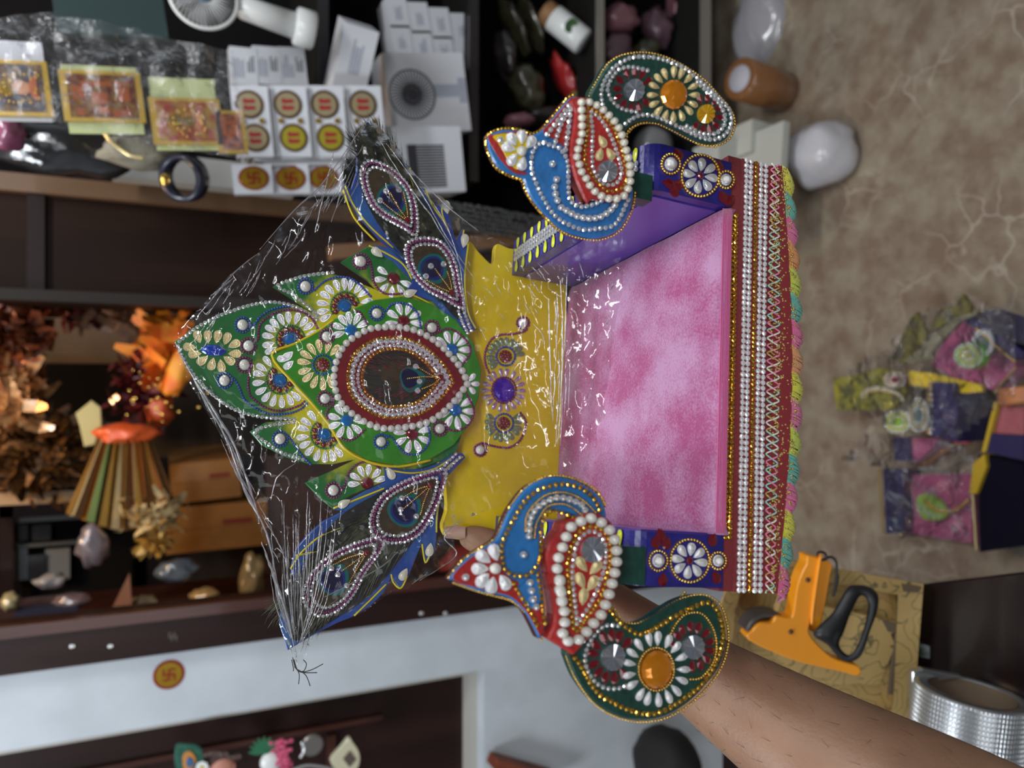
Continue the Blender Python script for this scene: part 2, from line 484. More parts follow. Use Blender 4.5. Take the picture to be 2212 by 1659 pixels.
# show window frame (brown timber post left of the hanging goods)
x0 = X_at(420, 1316, YW); x1 = xa
post = MB().box(((x0 + x1) / 2, YW + .03, 1.45), x1 - x0 if x1 > x0 else x0 - x1, .12, 2.9)
tr = struct('trim_1', post, darkwood)
mb = MB(); mb.box((x0 + .008, YW - .035, 1.45), .022, .02, 2.9); mb.build('post_moulding', dw2, tr)
scr = mat('screw_metal', (.6, .6, .6), .3, 1)
for px in (155, 238, 910, 962):
    p = YP(px, 1396 if px < 300 else 1325, YW - .031); mb = MB(); mb.tmpl(t_ball(10, 5), p, V((.005, 0, 0)), V((0, .003, 0)), V((0, 0, .005))); mb.build('screw', scr, tr)
mb = MB()
for i in range(4): mb.box(YP(366 + i * 5, 1372 + 6 * (i % 2), YW - .031), .012, .0008, .0018)
mb.build('chalk_mark', mat('chalk', (.14, .12, .11), .9), tr)
# round foil sticker on the white pier
def disc(mb, c, r, n_, t=.001, seg=28, ax=None, ay=None, wob=0, mi=0, ratio=1):
    a_, b_ = ax or V((1, 0, 0)), ay or V((0, 0, 1))
    pts = [c + a_ * r * ratio * math.cos(2 * math.pi * i / seg) * (1 + (wob if i % 2 else 0)) + b_ * r * math.sin(2 * math.pi * i / seg) * (1 + (wob if i % 2 else 0)) for i in range(seg)]
    mb.slab(pts, n_, t, mi=mi, bev=t * .3)
NF = V((0, -1, 0))
st_red = mat('foil_red', (.26, .02, .012), .3, .5); st_gold = mat('foil_gold', (.42, .25, .02), .25, .7); st_orange = mat('foil_orange', (.85, .14, .01), .3, .4)
def emblem(mb, c, s_, ax, az, n_, mi=0, h=.0012):
    """right-facing four-armed auspicious cross of Hindu shops"""
    w_ = s_ * .17
    def bar(x0, z0, x1, z1):
        pts = [c + n_ * h + ax * x + az * z for x, z in ((x0, z0), (x1, z0), (x1, z1), (x0, z1))]
        mb.slab(pts, n_, .0006, mi=mi, bev=.0001)
    h_ = s_ / 2; q = w_ / 2
    bar(-q, -h_, q, h_); bar(-h_, -q, -q, q); bar(q, -q, h_, q)
    bar(q, h_ - w_, h_, h_); bar(-h_, -h_, -q, -h_ + w_); bar(h_ - w_, -h_, h_, -q); bar(-h_, q, -h_ + w_, h_)
c = YP(365, 1457, YW); sc_ = (C(365, 1457, 1) - C(366, 1457, 1)).length * (c - CAM).dot(FW)
mb = MB(); disc(mb, c + NF * .001, 31 * sc_, NF, .001, 48, wob=.05)
stk = mb.build('round_sticker', st_red); prop(stk, 'round red and gold foil sticker with a four-armed emblem on the white wall', 'sticker')
mb = MB(); disc(mb, c + NF * .0016, 26 * sc_, NF, .0008, 40); mb.build('gold_face', st_gold, stk)
mb = MB(); emblem(mb, c + V((0, 0, 0)), 26 * sc_, V((1, 0, 0)), V((0, 0, 1)), NF, h=.0022); mb.build('emblem', st_red, stk)
# ================================================================== THE HELD THRONE
throne = thing('decorated_throne', O + TU * -.02, 'blue, pink and yellow jewelled wooden deity throne held up by a hand', 'throne')
FP = TP(0.0)
wT, _ = wu(1640, 354); wB, _ = wu(1640, 1279)
def upx(px, py=810): return wu(px, py)[1]
u0, u1 = upx(1563), upx(1662)
BD = .200    # seat depth
SD = TP(BD)
# ---- base box
mb = MB()
def tbox(mb, w0, w1, ua, ub, k0, k1, mi=0):
    return mb.hexa([TT(w0, ua, k0), TT(w1, ua, k0), TT(w1, ua, k1), TT(w0, ua, k1), TT(w0, ub, k0), TT(w1, ub, k0), TT(w1, ub, k1), TT(w0, ub, k1)], mi)
tbox(mb, wT, wB, u1, u0, .0, BD)
base = mb.build('seat_base', maroon_cloth, throne)
# ---- pink velvet cushion
velvet = bpy.data.materials.new('pink_velvet'); velvet.use_nodes = True
nt = velvet.node_tree; b = nt.nodes['Principled BSDF']
tc = nt.nodes.new('ShaderNodeTexCoord')
n1 = nt.nodes.new('ShaderNodeTexNoise'); n1.inputs['Scale'].default_value = 26; n1.inputs['Detail'].default_value = 3
n2 = nt.nodes.new('ShaderNodeTexNoise'); n2.inputs['Scale'].default_value = 700; n2.inputs['Detail'].default_value = 3
ad = nt.nodes.new('ShaderNodeMath'); ad.operation = 'MULTIPLY_ADD'; ad.inputs[1].default_value = .6
rp = nt.nodes.new('ShaderNodeValToRGB')
rp.color_ramp.elements[0].position = .66; rp.color_ramp.elements[0].color = (.34, .055, .17, 1)
rp.color_ramp.elements[1].position = .98; rp.color_ramp.elements[1].color = (.47, .24, .41, 1)  # lilac highlights and speckle of the velvet painted into the base colour
nt.links.new(tc.outputs['Object'], n1.inputs['Vector']); nt.links.new(tc.outputs['Object'], n2.inputs['Vector'])
nt.links.new(n2.outputs[0], ad.inputs[0]); nt.links.new(n1.outputs[0], ad.inputs[2])
nt.links.new(ad.outputs[0], rp.inputs[0]); nt.links.new(rp.outputs[0], b.inputs['Base Color'])
bp = nt.nodes.new('ShaderNodeBump'); bp.inputs['Strength'].default_value = .6; bp.inputs['Distance'].default_value = .001
nt.links.new(n2.outputs[0], bp.inputs['Height']); nt.links.new(bp.outputs[0], b.inputs['Normal'])
b.inputs['Roughness'].default_value = .7; b.inputs['Sheen Weight'].default_value = .6; b.inputs['Sheen Roughness'].default_value = .35
b.inputs['Sheen Tint'].default_value = (1, .75, .9, 1)
wa = wu(1556, 452)[0]; wb = wu(1552, 1155)[0]
CT = .007
mb = MB()
nx, nk = 60, 40
prof = [(-.0015 + .002, -.002 + u0), (-.004, u0 + .000), (-.0045, u0 + CT * .55), (-.002, u0 + CT * .9), (.003, u0 + CT)]
grid = []
rows = [(k, u) for k, u in prof] + [(.003 + (BD - .003) * i / nk, u0 + CT) for i in range(1, nk + 1)]
for ri, (k, u) in enumerate(rows):
    for i in range(nx + 1):
        w_ = wa + (wb - wa) * i / nx
        e = min(i, nx - i) / 3.0
        uu = u - (0.003 * (1 - min(1, e)) ** 2)
        uu += .0012 * noise.noise(V((w_ * 30, k * 30, 0)))
        grid.append(TT(w_, uu, k))
fs = []
for r_ in range(len(rows) - 1):
    for i in range(nx):
        a = r_ * (nx + 1) + i; fs.append([a, a + 1, a + nx + 2, a + nx + 1])
mb.add(grid, fs, True)
# skirt sides
for i_, s_ in ((0, 1), (nx, -1)):
    pts = [grid[r_ * (nx + 1) + i_] for r_ in range(4, len(rows))]
    low = [p - TU * .008 for p in pts]
    n_ = len(pts); mb.add(pts + low, [[j, j + 1, n_ + j + 1, n_ + j] for j in range(n_ - 1)], True)
mb.build('cushion', velvet, throne, label='pink crushed velvet cushion')
# stitched ribs along the front edge of the cushion
mb = MB()
for i in range(6):
    u = u0 + CT * (.05 + .15 * i)
    mb.tube([TT(wa + .001 + (wb - wa - .002) * j / 20, u, -.0045 + .0008 * (i / 5) ** 2) for j in range(21)], .00045, 5)
ribm = mat('pink_velvet_rib', (.62, .09, .28), .7, sheen=.5, bump=.3, bump_s=900)
mb.build('cushion_piping', ribm, throne, kind='stuff')

# ---- arm boxes (front block + side panel running back)
def arm(px_y0, px_y1, pxx, topx, tag_):
    w0 = wu(pxx, px_y0)[0]; w1 = wu(pxx, px_y1)[0]; ut = upx(topx, (px_y0 + px_y1) / 2)
    ut = wu(topx, (px_y0 + px_y1) / 2)[1]
    # cross-section (k,u) with a rounded front top
    r = .012; sec = [(-.002, u0 - .001)]
    for i in range(7):
        a = math.pi / 2 * i / 6
        sec.append((-.002 + r - r * math.cos(a), ut - r + r * math.sin(a)))
    for i in range(1, 8): sec.append((r + (BD - r) * i / 7, ut + .012 * math.sin(math.pi * i / 14) * 0))
    sec.append((BD, u0 - .001))
    vs = [TT(w0 + .001, u, k) for k, u in sec] + [TT(w1 - .001, u, k) for k, u in sec]
    n_ = len(sec)
    mb = MB().add(vs, [list(range(n_)), list(range(2 * n_ - 1, n_ - 1, -1))] + [[i, n_ + i, n_ + (i + 1) % n_, (i + 1) % n_] for i in range(n_)], False)
    o = mb.build('arm_rest', navy, throne, label=tag_)
    return o, w0, w1, ut
armT, tw0, tw1, tut = arm(330, 437, 1500, 1392, 'blue arm rest beside the beads and yellow drops')
armB, bw0, bw1, but = arm(1148, 1272, 1480, 1360, 'blue arm rest beside the thumb')
violet = mat('violet_satin', (.085, .045, .30), .3, coat=.5)
mb = MB(); tbox(mb, tw1 - .0012, tw1 - .0002, u0 + .004, tut - .010, .006, BD - .002)
mb.build('arm_lining', violet, armT)
mb = MB(); tbox(mb, bw0 + .0002, bw0 + .0012, u0 + .004, but - .010, .006, BD - .002)
mb.build('arm_lining', violet, armB)

# arm front decoration
AF = TP(-.0024)
def armfront(o, fx, fy, gx, gy, hx, hy, fr, leafs, skew=0):
    flower(AF, fx, fy, fr * .25, fr * .96, 8, silver, o, a0=10, a1=370, hgt=.0028, wf=.62)
    place('gem', ruby, AF, fx, fy, 14, 16, 0, .0022, o, 'gemstone')
    chain(AF, ringpts(fx, fy, fr * 1.02, fr * 1.12), 6.5, 3.2, BALL, gold, o, closed=True)
    for (x, y, r) in ((gx, gy, 14), (hx, hy, 12)):
        place('dome', silver, AF, x, y, r * 1.7, r * 1.8, 0, .004, o, 'metal_stud')
        chain(AF, ringpts(x, y, r * .82, r * .92), 4, 2.2, SMALL, silver, o, closed=True)
        chain(AF, ringpts(x, y, r * 1.4, r * 1.55), 6, 3, BALL, gold, o, closed=True)
    for x, y, a in leafs: place('leaf', ruby, AF, x, y, 30, 22, math.radians(a), .0025, o, 'red_leaf_gem')
armfront(armT, 1512, 380, 1448, 355, 1567, 389, 40, [(1465, 333, 60), (1445, 397, 20), (1457, 412, 80), (1468, 398, 140), (1553, 358, 90), (1562, 425, 60), (1576, 432, 140)])
armfront(armB, 1489, 1211, 1421, 1211, 1550, 1211, 41, [(1427, 1155, 70), (1417, 1171, 90), (1440, 1173, 110), (1540, 1166, 110), (1432, 1252, 100), (1547, 1247, 60)])
# chamfer decoration: lime drops and little rhinestone bars on the arm's top edge
ATt = Plane(TT(0, tut + .0006, 0), TU)
for (pl, o, cy, sgn) in ((TP(.0), armT, 375, 1), (TP(.0), armB, 1205, 1)):
    mw = (tw0 + tw1) / 2 if o is armT else (bw0 + bw1) / 2
    ut = tut if o is armT else but
    T_ = Plane(TT(mw, ut + .0006, 0), TU)
    # along the arm top: two rows of beads and drops either side
    def at(dw, k):
        p = TT(mw + dw, ut + .0006, k); q = p - CAM
        return 1106 + F * q.dot(RX) / q.dot(FW), 829.5 + F * q.dot(DY) / q.dot(FW)
    for dw in (-.0035, .0, .0035):
        mbb = MB()
        for i in range(40):
            p = TT(mw + dw, ut + .0008, .008 + i * .0047)
            mbb.tmpl(GEM, p, TW * .0019, TK * .0019, TU * .0019)
        mbb.build('bead_chain', gem_silver, o, kind='stuff')
    for i in range(14):
        for s_ in (-1, 1):
            p = TT(mw + s_ * .0095, ut + .0006, .010 + i * .0138)
            x = (TW * s_).normalized(); z = TU; y = z.cross(x)
            R = Matrix((x * .0095, y * .0085, z * .0035)).transposed().to_4x4(); R.translation = p
            q = bpy.data.objects.new('lime_drop_gem', shared('petal', limegem)); COL.objects.link(q)
            q.parent = o; q.matrix_local = Matrix.Translation(-root_loc(o)) @ R
# ---- base front decoration rows (straight along the width)
def row(u, w0, w1, sp, r, T, m, k=-.0005, name='trim_chain', par=base, wave=0, kw=0):
    mb = MB(); n_ = int((w1 - w0) / sp)
    for i in range(n_ + 1):
        w_ = w0 + (w1 - w0) * i / n_
        q = random.uniform(-.25, .25)
        z = (-TK + TU * q + TW * random.uniform(-.25, .25)).normalized(); x = (TW - z * TW.dot(z)).normalized(); y = z.cross(x)
        mb.tmpl(T, TT(w_, u + wave * math.sin(i * kw), k), x * r, y * r, z * r)
    return mb.build(name, m, par, kind='stuff')
cutgold = mat('cut_gold', (.80, .47, .07), .12, .95)
s = .00027
rhw = mat('bright_rhinestone', (.95, .95, .97), .15, .45)
for px in (1569, 1579): row(upx(px + 2, 800), wu(1580, 465)[0], wu(1570, 1160)[0], .0028, .0016, GEM, cutgold)
mb = MB(); tbox(mb, wT, wB, upx(1662), upx(1592), -.0010, 0.001)
mb.build('trim_band', maroon_cloth, base)
for px in (1601, 1611): row(upx(px), wT + .001, wB - .001, .0033, .00165, GEM, rhw, -.0012)
row(upx(1623), wT + .001, wB - .001, .0028, .0014, GEM, cutgold, -.0012)
for px in (1634, 1645): row(upx(px), wT + .001, wB - .001, .0033, .00165, GEM, rhw, -.0012)
# bulging maroon lower band, interlaced cord and gold lace
uA, uC = upx(1655), upx(1690)
def bulge(w_): return -.001 - .006 * math.sin(math.pi * (w_ - wT) / (wB - wT))
mb = MB(); vs = []; fs = []
NW = 40
secs = [(uA + .002, .002, 0), (uA, -.0015, .3), ((uA + uC) / 2, -.004, .8), (uC + .001, -.002, 1.0), (uC + .001, .006, .5)]
for i in range(NW + 1):
    w_ = wT + (wB - wT) * i / NW
    for u, k, f in secs: vs.append(TT(w_, u - .004 * f * math.sin(math.pi * i / NW), k + bulge(w_) * f))
for i in range(NW):
    for j in range(4):
        a = i * 5 + j; fs.append([a, a + 1, a + 6, a + 5])
mb.add(vs, fs, True); mb.build('lower_band', maroon_cloth, base)
cordc = [mat('cord_pink', (.75, .22, .36), .6), mat('cord_white', (.75, .75, .68), .6), mat('cord_mint', (.35, .62, .58), .6), mat('cord_gold', (.62, .42, .16), .4, .5)]
def lw(w_, f, k): # point on lower lace line
    t = (w_ - wT) / (wB - wT)
    return TT(w_, uA + (uC - uA) * f - .004 * f * math.sin(math.pi * t), k + bulge(w_) * f - .001)
for ph in (0, 1):
    mbs = [MB() for _ in range(4)]
    seg = 56
    for i in range(seg):
        pts = []
        for j in range(9):
            t = (i + j / 8) / seg; w_ = wT + (wB - wT) * t
            pts.append(lw(w_, .06 + .2 * math.cos(math.pi * (i + j / 8) + ph * math.pi), -.0035 - .0006 * math.sin(2 * math.pi * j / 8)))
        c = (int(t * 7) + ph) % 3 if not (ph and i % 9 > 6) else 3
        mbs[c].tube(pts, .0005, 6)
    for c in range(4):
        if mbs[c].v: mbs[c].build('lace_cord', cordc[c], base, kind='stuff')
mb = MB()
lacegold = mat('lace_gold', (.55, .38, .14), .3, .8)
for i in range(900):
    t = random.random(); w_ = wT + .001 + (wB - wT - .002) * t
    p = lw(w_, random.uniform(-.1, .85), -.0028 - random.uniform(0, .001)); d = V((random.gauss(0, 1), random.gauss(0, 1), random.gauss(0, 1))).normalized()
    mb.tmpl(SMALL, p, V((.0008, 0, 0)), V((0, .0008, 0)), V((0, 0, .0008)))
mb.build('gold_lace', lacegold, base, kind='stuff')
# wrapped thread fringe, colour after colour
fr = [('yellow_thread', (.75, .72, .02)), ('mint_thread', (.10, .48, .38)), ('pink_thread', (.80, .13, .33)), ('orange_thread', (.80, .30, .05)),
      ('lime_thread', (.60, .66, .03)), ('mint_thread', (.10, .48, .38)), ('pink_thread', (.80, .13, .33)), ('orange_thread', (.78, .32, .10)),
      ('yellow_thread', (.75, .66, .03)), ('pink_thread', (.78, .15, .35)), ('lime_thread', (.55, .66, .04)), ('mint_thread', (.10, .48, .38)), ('pink_thread', (.8, .15, .35)),
      ('yellow_thread', (.75, .72, .02)), ('mint_thread', (.10, .48, .38)), ('pink_thread', (.80, .13, .33))]
nf = len(fr)
for i, (nm, c) in enumerate(fr):
    m_ = mat(nm + str(c[0]), c, .55, sheen=.4, bump=.8, bump_s=1500)
    mb = MB(); t0, t1 = i / nf, (i + 1) / nf
    for j in range(26):
        t = t0 + (t1 - t0) * (j / 25); wv = math.sin(math.pi * j / 25) * .0035
        w_ = wT + (wB - wT) * t
        a = lw(w_, .52, -.003); bq = lw(w_ + .003, .95, -.002) - TU * wv + TW * random.uniform(-.001, .001)
        cq = lw(w_ + .006, 1.0, .004) - TU * wv * .6
        mb.tube([a, (a + bq) / 2 - TK * .0012, bq, cq], .00055, 4)
    mb.build('fringe', m_, base, kind='stuff')

# ================================================================== BACK REST
k_y = BD
YB = TP(k_y)
pts = [(1222, 612), (1190, 600), (1145, 548), (1100, 536), (1072, 528), (1064, 570), (1035, 545), (1010, 524), (980, 600), (890, 700), (880, 900), (905, 985), (950, 1000), (965, 1090), (955, 1140), (985, 1165), (1110, 1160), (1222, 1140)]
yb = board('back_board', YB, pts, .006, yellow, throne, n=4, label='plain yellow back board')
mb = MB(); tbox(mb, wu(1210, 610)[0] * 1.0, wu(1210, 1150)[0], u0 - .001, u0 + .012, BD - .001, BD + .004)
# crest boards, standing proud of the back board
CR = TP(k_y - .010)
pts = [(378, 738), (430, 700), (480, 675), (540, 655), (590, 650), (640, 658), (686, 683), (640, 650), (590, 618), (650, 593), (700, 586), (745, 598), (800, 620), (822, 632), (797, 606), (737, 565),
       (797, 531), (850, 565), (893, 605), (935, 650), (1000, 720), (1020, 800), (1000, 930), (985, 985), (900, 1015), (829, 1041), (760, 1070), (718, 1098), (690, 1075), (659, 1043), (715, 1018), (768, 992), (719, 1003), (668, 1002), (620, 988), (565, 961), (540, 932),
       (574, 912), (643, 906), (575, 903), (520, 893), (480, 872), (435, 835), (400, 790)]
def radial_leaf():
    nt = leafgreen.node_tree; b = nt.nodes['Principled BSDF']
    tc = nt.nodes.new('ShaderNodeTexCoord'); c = CR.P(800, 815) - root_loc(throne)
    vm = nt.nodes.new('ShaderNodeVectorMath'); vm.operation = 'DISTANCE'; vm.inputs[1].default_value = c
    nt.links.new(tc.outputs['Object'], vm.inputs[0])
    nz = nt.nodes.new('ShaderNodeTexNoise'); nz.inputs['Scale'].default_value = 60; nz.inputs['Detail'].default_value = 5
    nt.links.new(tc.outputs['Object'], nz.inputs['Vector'])
    ma = nt.nodes.new('ShaderNodeMath'); ma.operation = 'MULTIPLY_ADD'; ma.inputs[1].default_value = .05
    nt.links.new(nz.outputs[0], ma.inputs[0]); nt.links.new(vm.outputs['Value'], ma.inputs[2])
    rr = nt.nodes.new('ShaderNodeValToRGB'); e = rr.color_ramp.elements
    e[0].position = .086; e[0].color = (.62, .56, .012, 1); e[1].position = .102; e[1].color = (.015, .15, .03, 1)
    nt.links.new(ma.outputs[0], rr.inputs[0]); nt.links.new(rr.outputs[0], b.inputs['Base Color'])
radial_leaf()
crest = board('crest_board', CR, pts, .004, leafgreen, throne, smooth=False, label='flame-shaped green and yellow crest board')
# green round tear board on top
GB = TP(k_y - .0135)
pts = [(588, 768), (636, 744), (686, 717), (722, 690), (761, 668), (808, 648), (869, 640), (930, 655), (985, 690), (1022, 740), (1040, 800), (1034, 860), (1012, 920), (980, 962), (930, 992), (860, 1006), (795, 994), (746, 966), (712, 915), (674, 868), (636, 826)]
gb = board('round_board', GB, pts, .003, green, throne, smooth=False, n=4, label='bright green round board with a pointed top')
MB().tube([GB.P(a_, b_, -.001) for a_, b_ in sm([(722, 690), (686, 716), (636, 743), (587, 767), (634, 827), (672, 869), (710, 916), (744, 968), (794, 997), (858, 1008), (930, 994)], n=4)], .0010, 6).build('painted_rim', yellow, gb)
# blue feather boards
BF = TP(k_y - .012)
ptb = [(1006, 988), (1000, 979), (978, 980), (950, 1000), (915, 1012), (870, 1015), (829, 1005), (833, 1041), (790, 1060), (718, 1100), (745, 1103), (700, 1125), (665, 1155), (640, 1185), (628, 1229), (640, 1260), (610, 1290), (604, 1350), (622, 1405), (680, 1370), (730, 1345), (761, 1333), (800, 1310), (830, 1280), (846, 1245), (866, 1272), (885, 1240), (895, 1215), (912, 1172), (921, 1217), (940, 1192), (948, 1107), (955, 1065), (966, 1030)]
fbB = board('feather_board', BF, ptb, .004, lblue, throne, smooth=False, label='blue feather board above the thumb')
ptt = [(1032, 711), (1001, 718), (981, 700), (935, 650), (893, 638), (872, 638), (892, 607), (850, 565), (797, 531), (810, 530), (845, 535), (820, 515), (780, 470), (750, 420), (745, 396), (757, 410), (770, 370), (772, 300), (795, 262), (825, 295), (850, 330), (886, 361), (897, 400), (919, 408), (935, 450), (959, 430), (972, 470), (985, 520), (1000, 494), (1012, 520), (1008, 560), (1003, 620), (1012, 670)]
fbT = board('feather_board', BF, ptt, .004, lblue, throne, smooth=False, label='blue feather board under the boxes')
# yellow painted piping lines on the blue boards
yl = mat('yellow_line', (.72, .58, .01), .4)
def line(pl, pts, r, m, par, h=.0002, name='painted_line'):
    return MB().tube([pl.P(a, b, h) for a, b in sm(pts)], r, 5).build(name, m, par)
for par, L in ((fbB, [[(1000, 987), (965, 1012), (953, 1060), (944, 1110), (943, 1150)], [(978, 987), (940, 1012), (890, 1022), (833, 1014)], [(628, 1229), (650, 1195), (690, 1160), (735, 1140)], [(640, 1200), (690, 1190)],
                      [(720, 1098), (780, 1075), (830, 1055)], [(845, 1240), (850, 1258), (866, 1270), (880, 1244)], [(765, 1330), (800, 1296), (834, 1262)], [(912, 1175), (916, 1205), (921, 1214), (932, 1190)]]),
               (fbT, [[(746, 402), (765, 445), (800, 490), (850, 535)], [(742, 410), (765, 470), (810, 520)], [(797, 531), (830, 545), (870, 570), (890, 603)], [(893, 638), (935, 660), (985, 705)], [(1012, 524), (1004, 600), (1010, 670), (1028, 710)],
                      [(919, 410), (935, 445), (960, 480)], [(1002, 497), (1000, 520), (1012, 530)], [(886, 362), (890, 395), (905, 425)], [(959, 432), (955, 460), (970, 500)]])):
    for q in L: line(BF, q, .0007, yl, par)
FD = Plane(BF.o + BF.n * .0008, BF.n)
barb_m = mat('peacock_barb', (.075, .078, .042), .42, .35, noise_s=160, col2=(.010, .011, .007))
eye_m = [mat('eye_bronze', (.070, .045, .018), .5, .3, noise_s=200, noise_a=.4, stretch=(1, 4, 1)), mat('eye_teal', (.01, .17, .16), .35, .4), mat('eye_blue', (.015, .03, .22), .35, .3), mat('eye_navy', (.008, .006, .05), .35, .2)]
def feather(par, ax0, ax1, wid, n_=420, lo=.0, hi=1.0, spread=30, L0=60, pl=FD):
    """barbs along a shaft from ax0 (quill) to ax1 (far end)"""
    mb = MB(); dx, dy = ax1[0] - ax0[0], ax1[1] - ax0[1]; L = math.hypot(dx, dy); base_a = math.atan2(dy, dx)
    for i in range(n_):
        t = lo + (hi - lo) * random.random(); s_ = random.choice((-1, 1))
        x0, y0 = ax0[0] + dx * t, ax0[1] + dy * t
        off = random.uniform(0, wid * .55)
        x0 += -math.sin(base_a) * off * s_; y0 += math.cos(base_a) * off * s_
        a = base_a + s_ * math.radians(random.uniform(4, spread)); l = L0 * random.uniform(.6, 1.25) * (1.0 - .45 * t)
        c = random.uniform(-.25, .25) - s_ * .15; pts = []
        h = random.uniform(.0002, .0022)
        for k in range(5):
            q = k / 4; aa = a + c * q
            pts.append((x0 + math.cos(aa) * l * q, y0 + math.sin(aa) * l * q))
        vs = []; wv = random.uniform(.7, 1.5)
        for k, (a_, b_) in enumerate(pts):
            ww = wv * (1 - k / 4.6)
            na, nb = -math.sin(a) * ww, math.cos(a) * ww
            vs += [pl.P(a_ + na, b_ + nb, h), pl.P(a_ - na, b_ - nb, h + .0001)]
        mb.add(vs, [[2 * k, 2 * k + 1, 2 * k + 3, 2 * k + 2] for k in range(4)], False)
    return mb.build('barbs', barb_m, par, kind='stuff')
def eye(par, pts, cx, cy, ang, s_, pl=FD, h=.0026, layers=((1, 0), (.55, 1), (.42, 2), (.30, 3))):
    """eye spot of a peacock feather: outline board then teal and navy hearts"""
    board('feather_eye', pl, pts, .0006, eye_m[0], par, h=h, n=4, bev=.0001)
    c_, s2 = math.cos(ang), math.sin(ang)
    for i, (rx, ry, dx) in enumerate(((s_ * .62, s_ * .58, 0), (s_ * .50, s_ * .46, 2), (s_ * .38, s_ * .40, 3))):
        ring = []
        for j in range(20):
            a = 2 * math.pi * j / 20; x, y = rx * math.cos(a), ry * math.sin(a) * (1 + .2 * math.cos(a))
            x += dx
            ring.append((cx + x * c_ - y * s2, cy + x * s2 + y * c_))
        board('eye_spot', pl, ring, .0004, eye_m[i + 1], par, h=h + .0003 * (i + 1), smooth=False, bev=.0001)
B_ = lambda p: (560 + p[0] * .226, 980 + p[1] * .226)
tearB1 = [B_(p) for p in [(1740, 190), (1560, 225), (1350, 310), (1200, 410), (1120, 530), (1090, 650), (1130, 770), (1250, 820), (1400, 810), (1530, 730), (1640, 560), (1715, 380)]]
tearB2 = [B_(p) for p in [(1150, 830), (1000, 855), (800, 930), (650, 1020), (540, 1130), (475, 1250), (455, 1370), (520, 1480), (640, 1515), (790, 1440), (900, 1310), (1000, 1120), (1130, 940)]]
A4 = lambda p: (700 + p[0] * .181, 300 + p[1] * .181)
A5 = lambda p: (700 + p[0] * .1537, 520 + p[1] * .1537)
tearT1 = [A4(p) for p in [(1070, 1100), (930, 1025), (720, 910), (590, 790), (510, 620), (470, 450), (490, 350), (565, 295), (660, 315), (790, 375), (920, 490), (1005, 600), (1050, 720), (1080, 880)]]
tearT2 = [A5(p) for p in [(1915, 890), (1700, 790), (1450, 660), (1280, 480), (1200, 300), (1180, 130), (1240, 40), (1400, 0), (1600, 30), (1730, 160), (1820, 350), (1870, 600)]]
def inset(pts, f):
    cx = sum(p[0] for p in pts) / len(pts); cy = sum(p[1] for p in pts) / len(pts)
    return [(cx + (x - cx) * f, cy + (y - cy) * f) for x, y in pts]
def feather_set(par, tears, axes, jewels, vane):
    board('vane', FD, vane, .0006, mat('dark_vane', (.008, .008, .006), .6, noise_s=100, noise_a=.6), par, n=4, bev=.0001)
    feather(par, *axes[0]); feather(par, *axes[1])
    for pts, (cx, cy, ang, s_) in zip(tears, jewels):
        eye(par, inset(pts, .84), cx, cy, ang, s_)
        hh = .0028
        chain(FD, inset(pts, 1.10), 9, 4.3, GEM, gem_silver, par, closed=True, h=hh)
        chain(FD, pts, 5.6, 2.9, BALL, purple_b, par, closed=True, h=hh)
        chain(FD, inset(pts, .87), 9, 4.3, GEM, gem_silver, par, closed=True, h=hh)
feather_set(fbB, (tearB1, tearB2), (((950, 1040), (640, 1330), 55, 1500, .12, .72, 22, 130), ((850, 1120), (625, 1340), 85, 1100, .1, .95, 30, 90)),
            ((876, 1100, math.radians(130), 62), (722, 1250, math.radians(130), 58)),
            [(950, 1040), (870, 1043), (800, 1075), (735, 1115), (680, 1180), (645, 1260), (632, 1340), (640, 1385), (720, 1340), (800, 1285), (870, 1200), (920, 1130), (950, 1080)])
feather_set(fbT, (tearT1, tearT2), (((990, 680), (800, 300), 50, 1400, .1, .8, 20, 130), ((880, 480), (790, 290), 60, 900, .0, .95, 28, 80)),
            ((850, 432, math.radians(240), 58), (936, 582, math.radians(235), 54)),
            [(990, 690), (930, 620), (870, 550), (815, 480), (778, 400), (776, 320), (795, 268), (830, 308), (885, 390), (935, 480), (978, 560), (1000, 640)])
# gold stamens, rhinestone heads and ruby on each eye
def stamens(par, rx, ry, ends, pl=FD, h=.0042, gems=True):
    for x, y, bx, by in ends:
        chain(pl, [(rx, ry), ((rx + x) / 2 + bx, (ry + y) / 2 + by), (x, y)], 4.2, 2.1, SMALL, gold, par, h=h, name='stamen')
    place('gem', ruby, pl, rx, ry, 13, 13, 0, .0022, par, 'gemstone', h)
def heads(par, L, pl=FD, h=.0042, r=13):
    for x, y in L: place('gem', gem_silver, pl, x, y, r, r, 0, .0022, par, 'rhinestone', h)
stamens(fbB, *B_((1635, 305)), [(*B_((1370, 420)), 0, -4), (*B_((1385, 520)), 0, 0), (*B_((1540, 580)), -2, 0)]); heads(fbB, [B_((1362, 425)), B_((1350, 535)), B_((1500, 598))])
stamens(fbB, *B_((1025, 950)), [(*B_((710, 1060)), 0, -4), (*B_((790, 1120)), 0, 0), (*B_((860, 1230)), -2, 2)]); heads(fbB, [B_((690, 1095)), B_((750, 1155)), B_((835, 1260))])
stamens(fbT, *A4((1000, 975)), [(*A4((710, 770)), 0, 2), (*A4((790, 650)), 0, 4), (*A4((945, 640)), 2, 0)]); heads(fbT, [A4((670, 735)), A4((738, 625)), A4((892, 608))])
stamens(fbT, *A5((1800, 735)), [(*A5((1450, 560)), 0, 2), (*A5((1560, 400)), 2, 2), (*A5((1730, 440)), 2, 0)]); heads(fbT, [A5((1432, 500)), A5((1500, 358)), A5((1680, 330))])
for o, q in ((fbB, [(972, 1024), (1000, 990), (984, 982)]), (fbT, [(1015, 690), (1004, 672)])): pass
chain(FD, [(957, 1024), (975, 1005), (993, 988)], 9, 4, GEM, gem_silver, fbB, h=.0006)
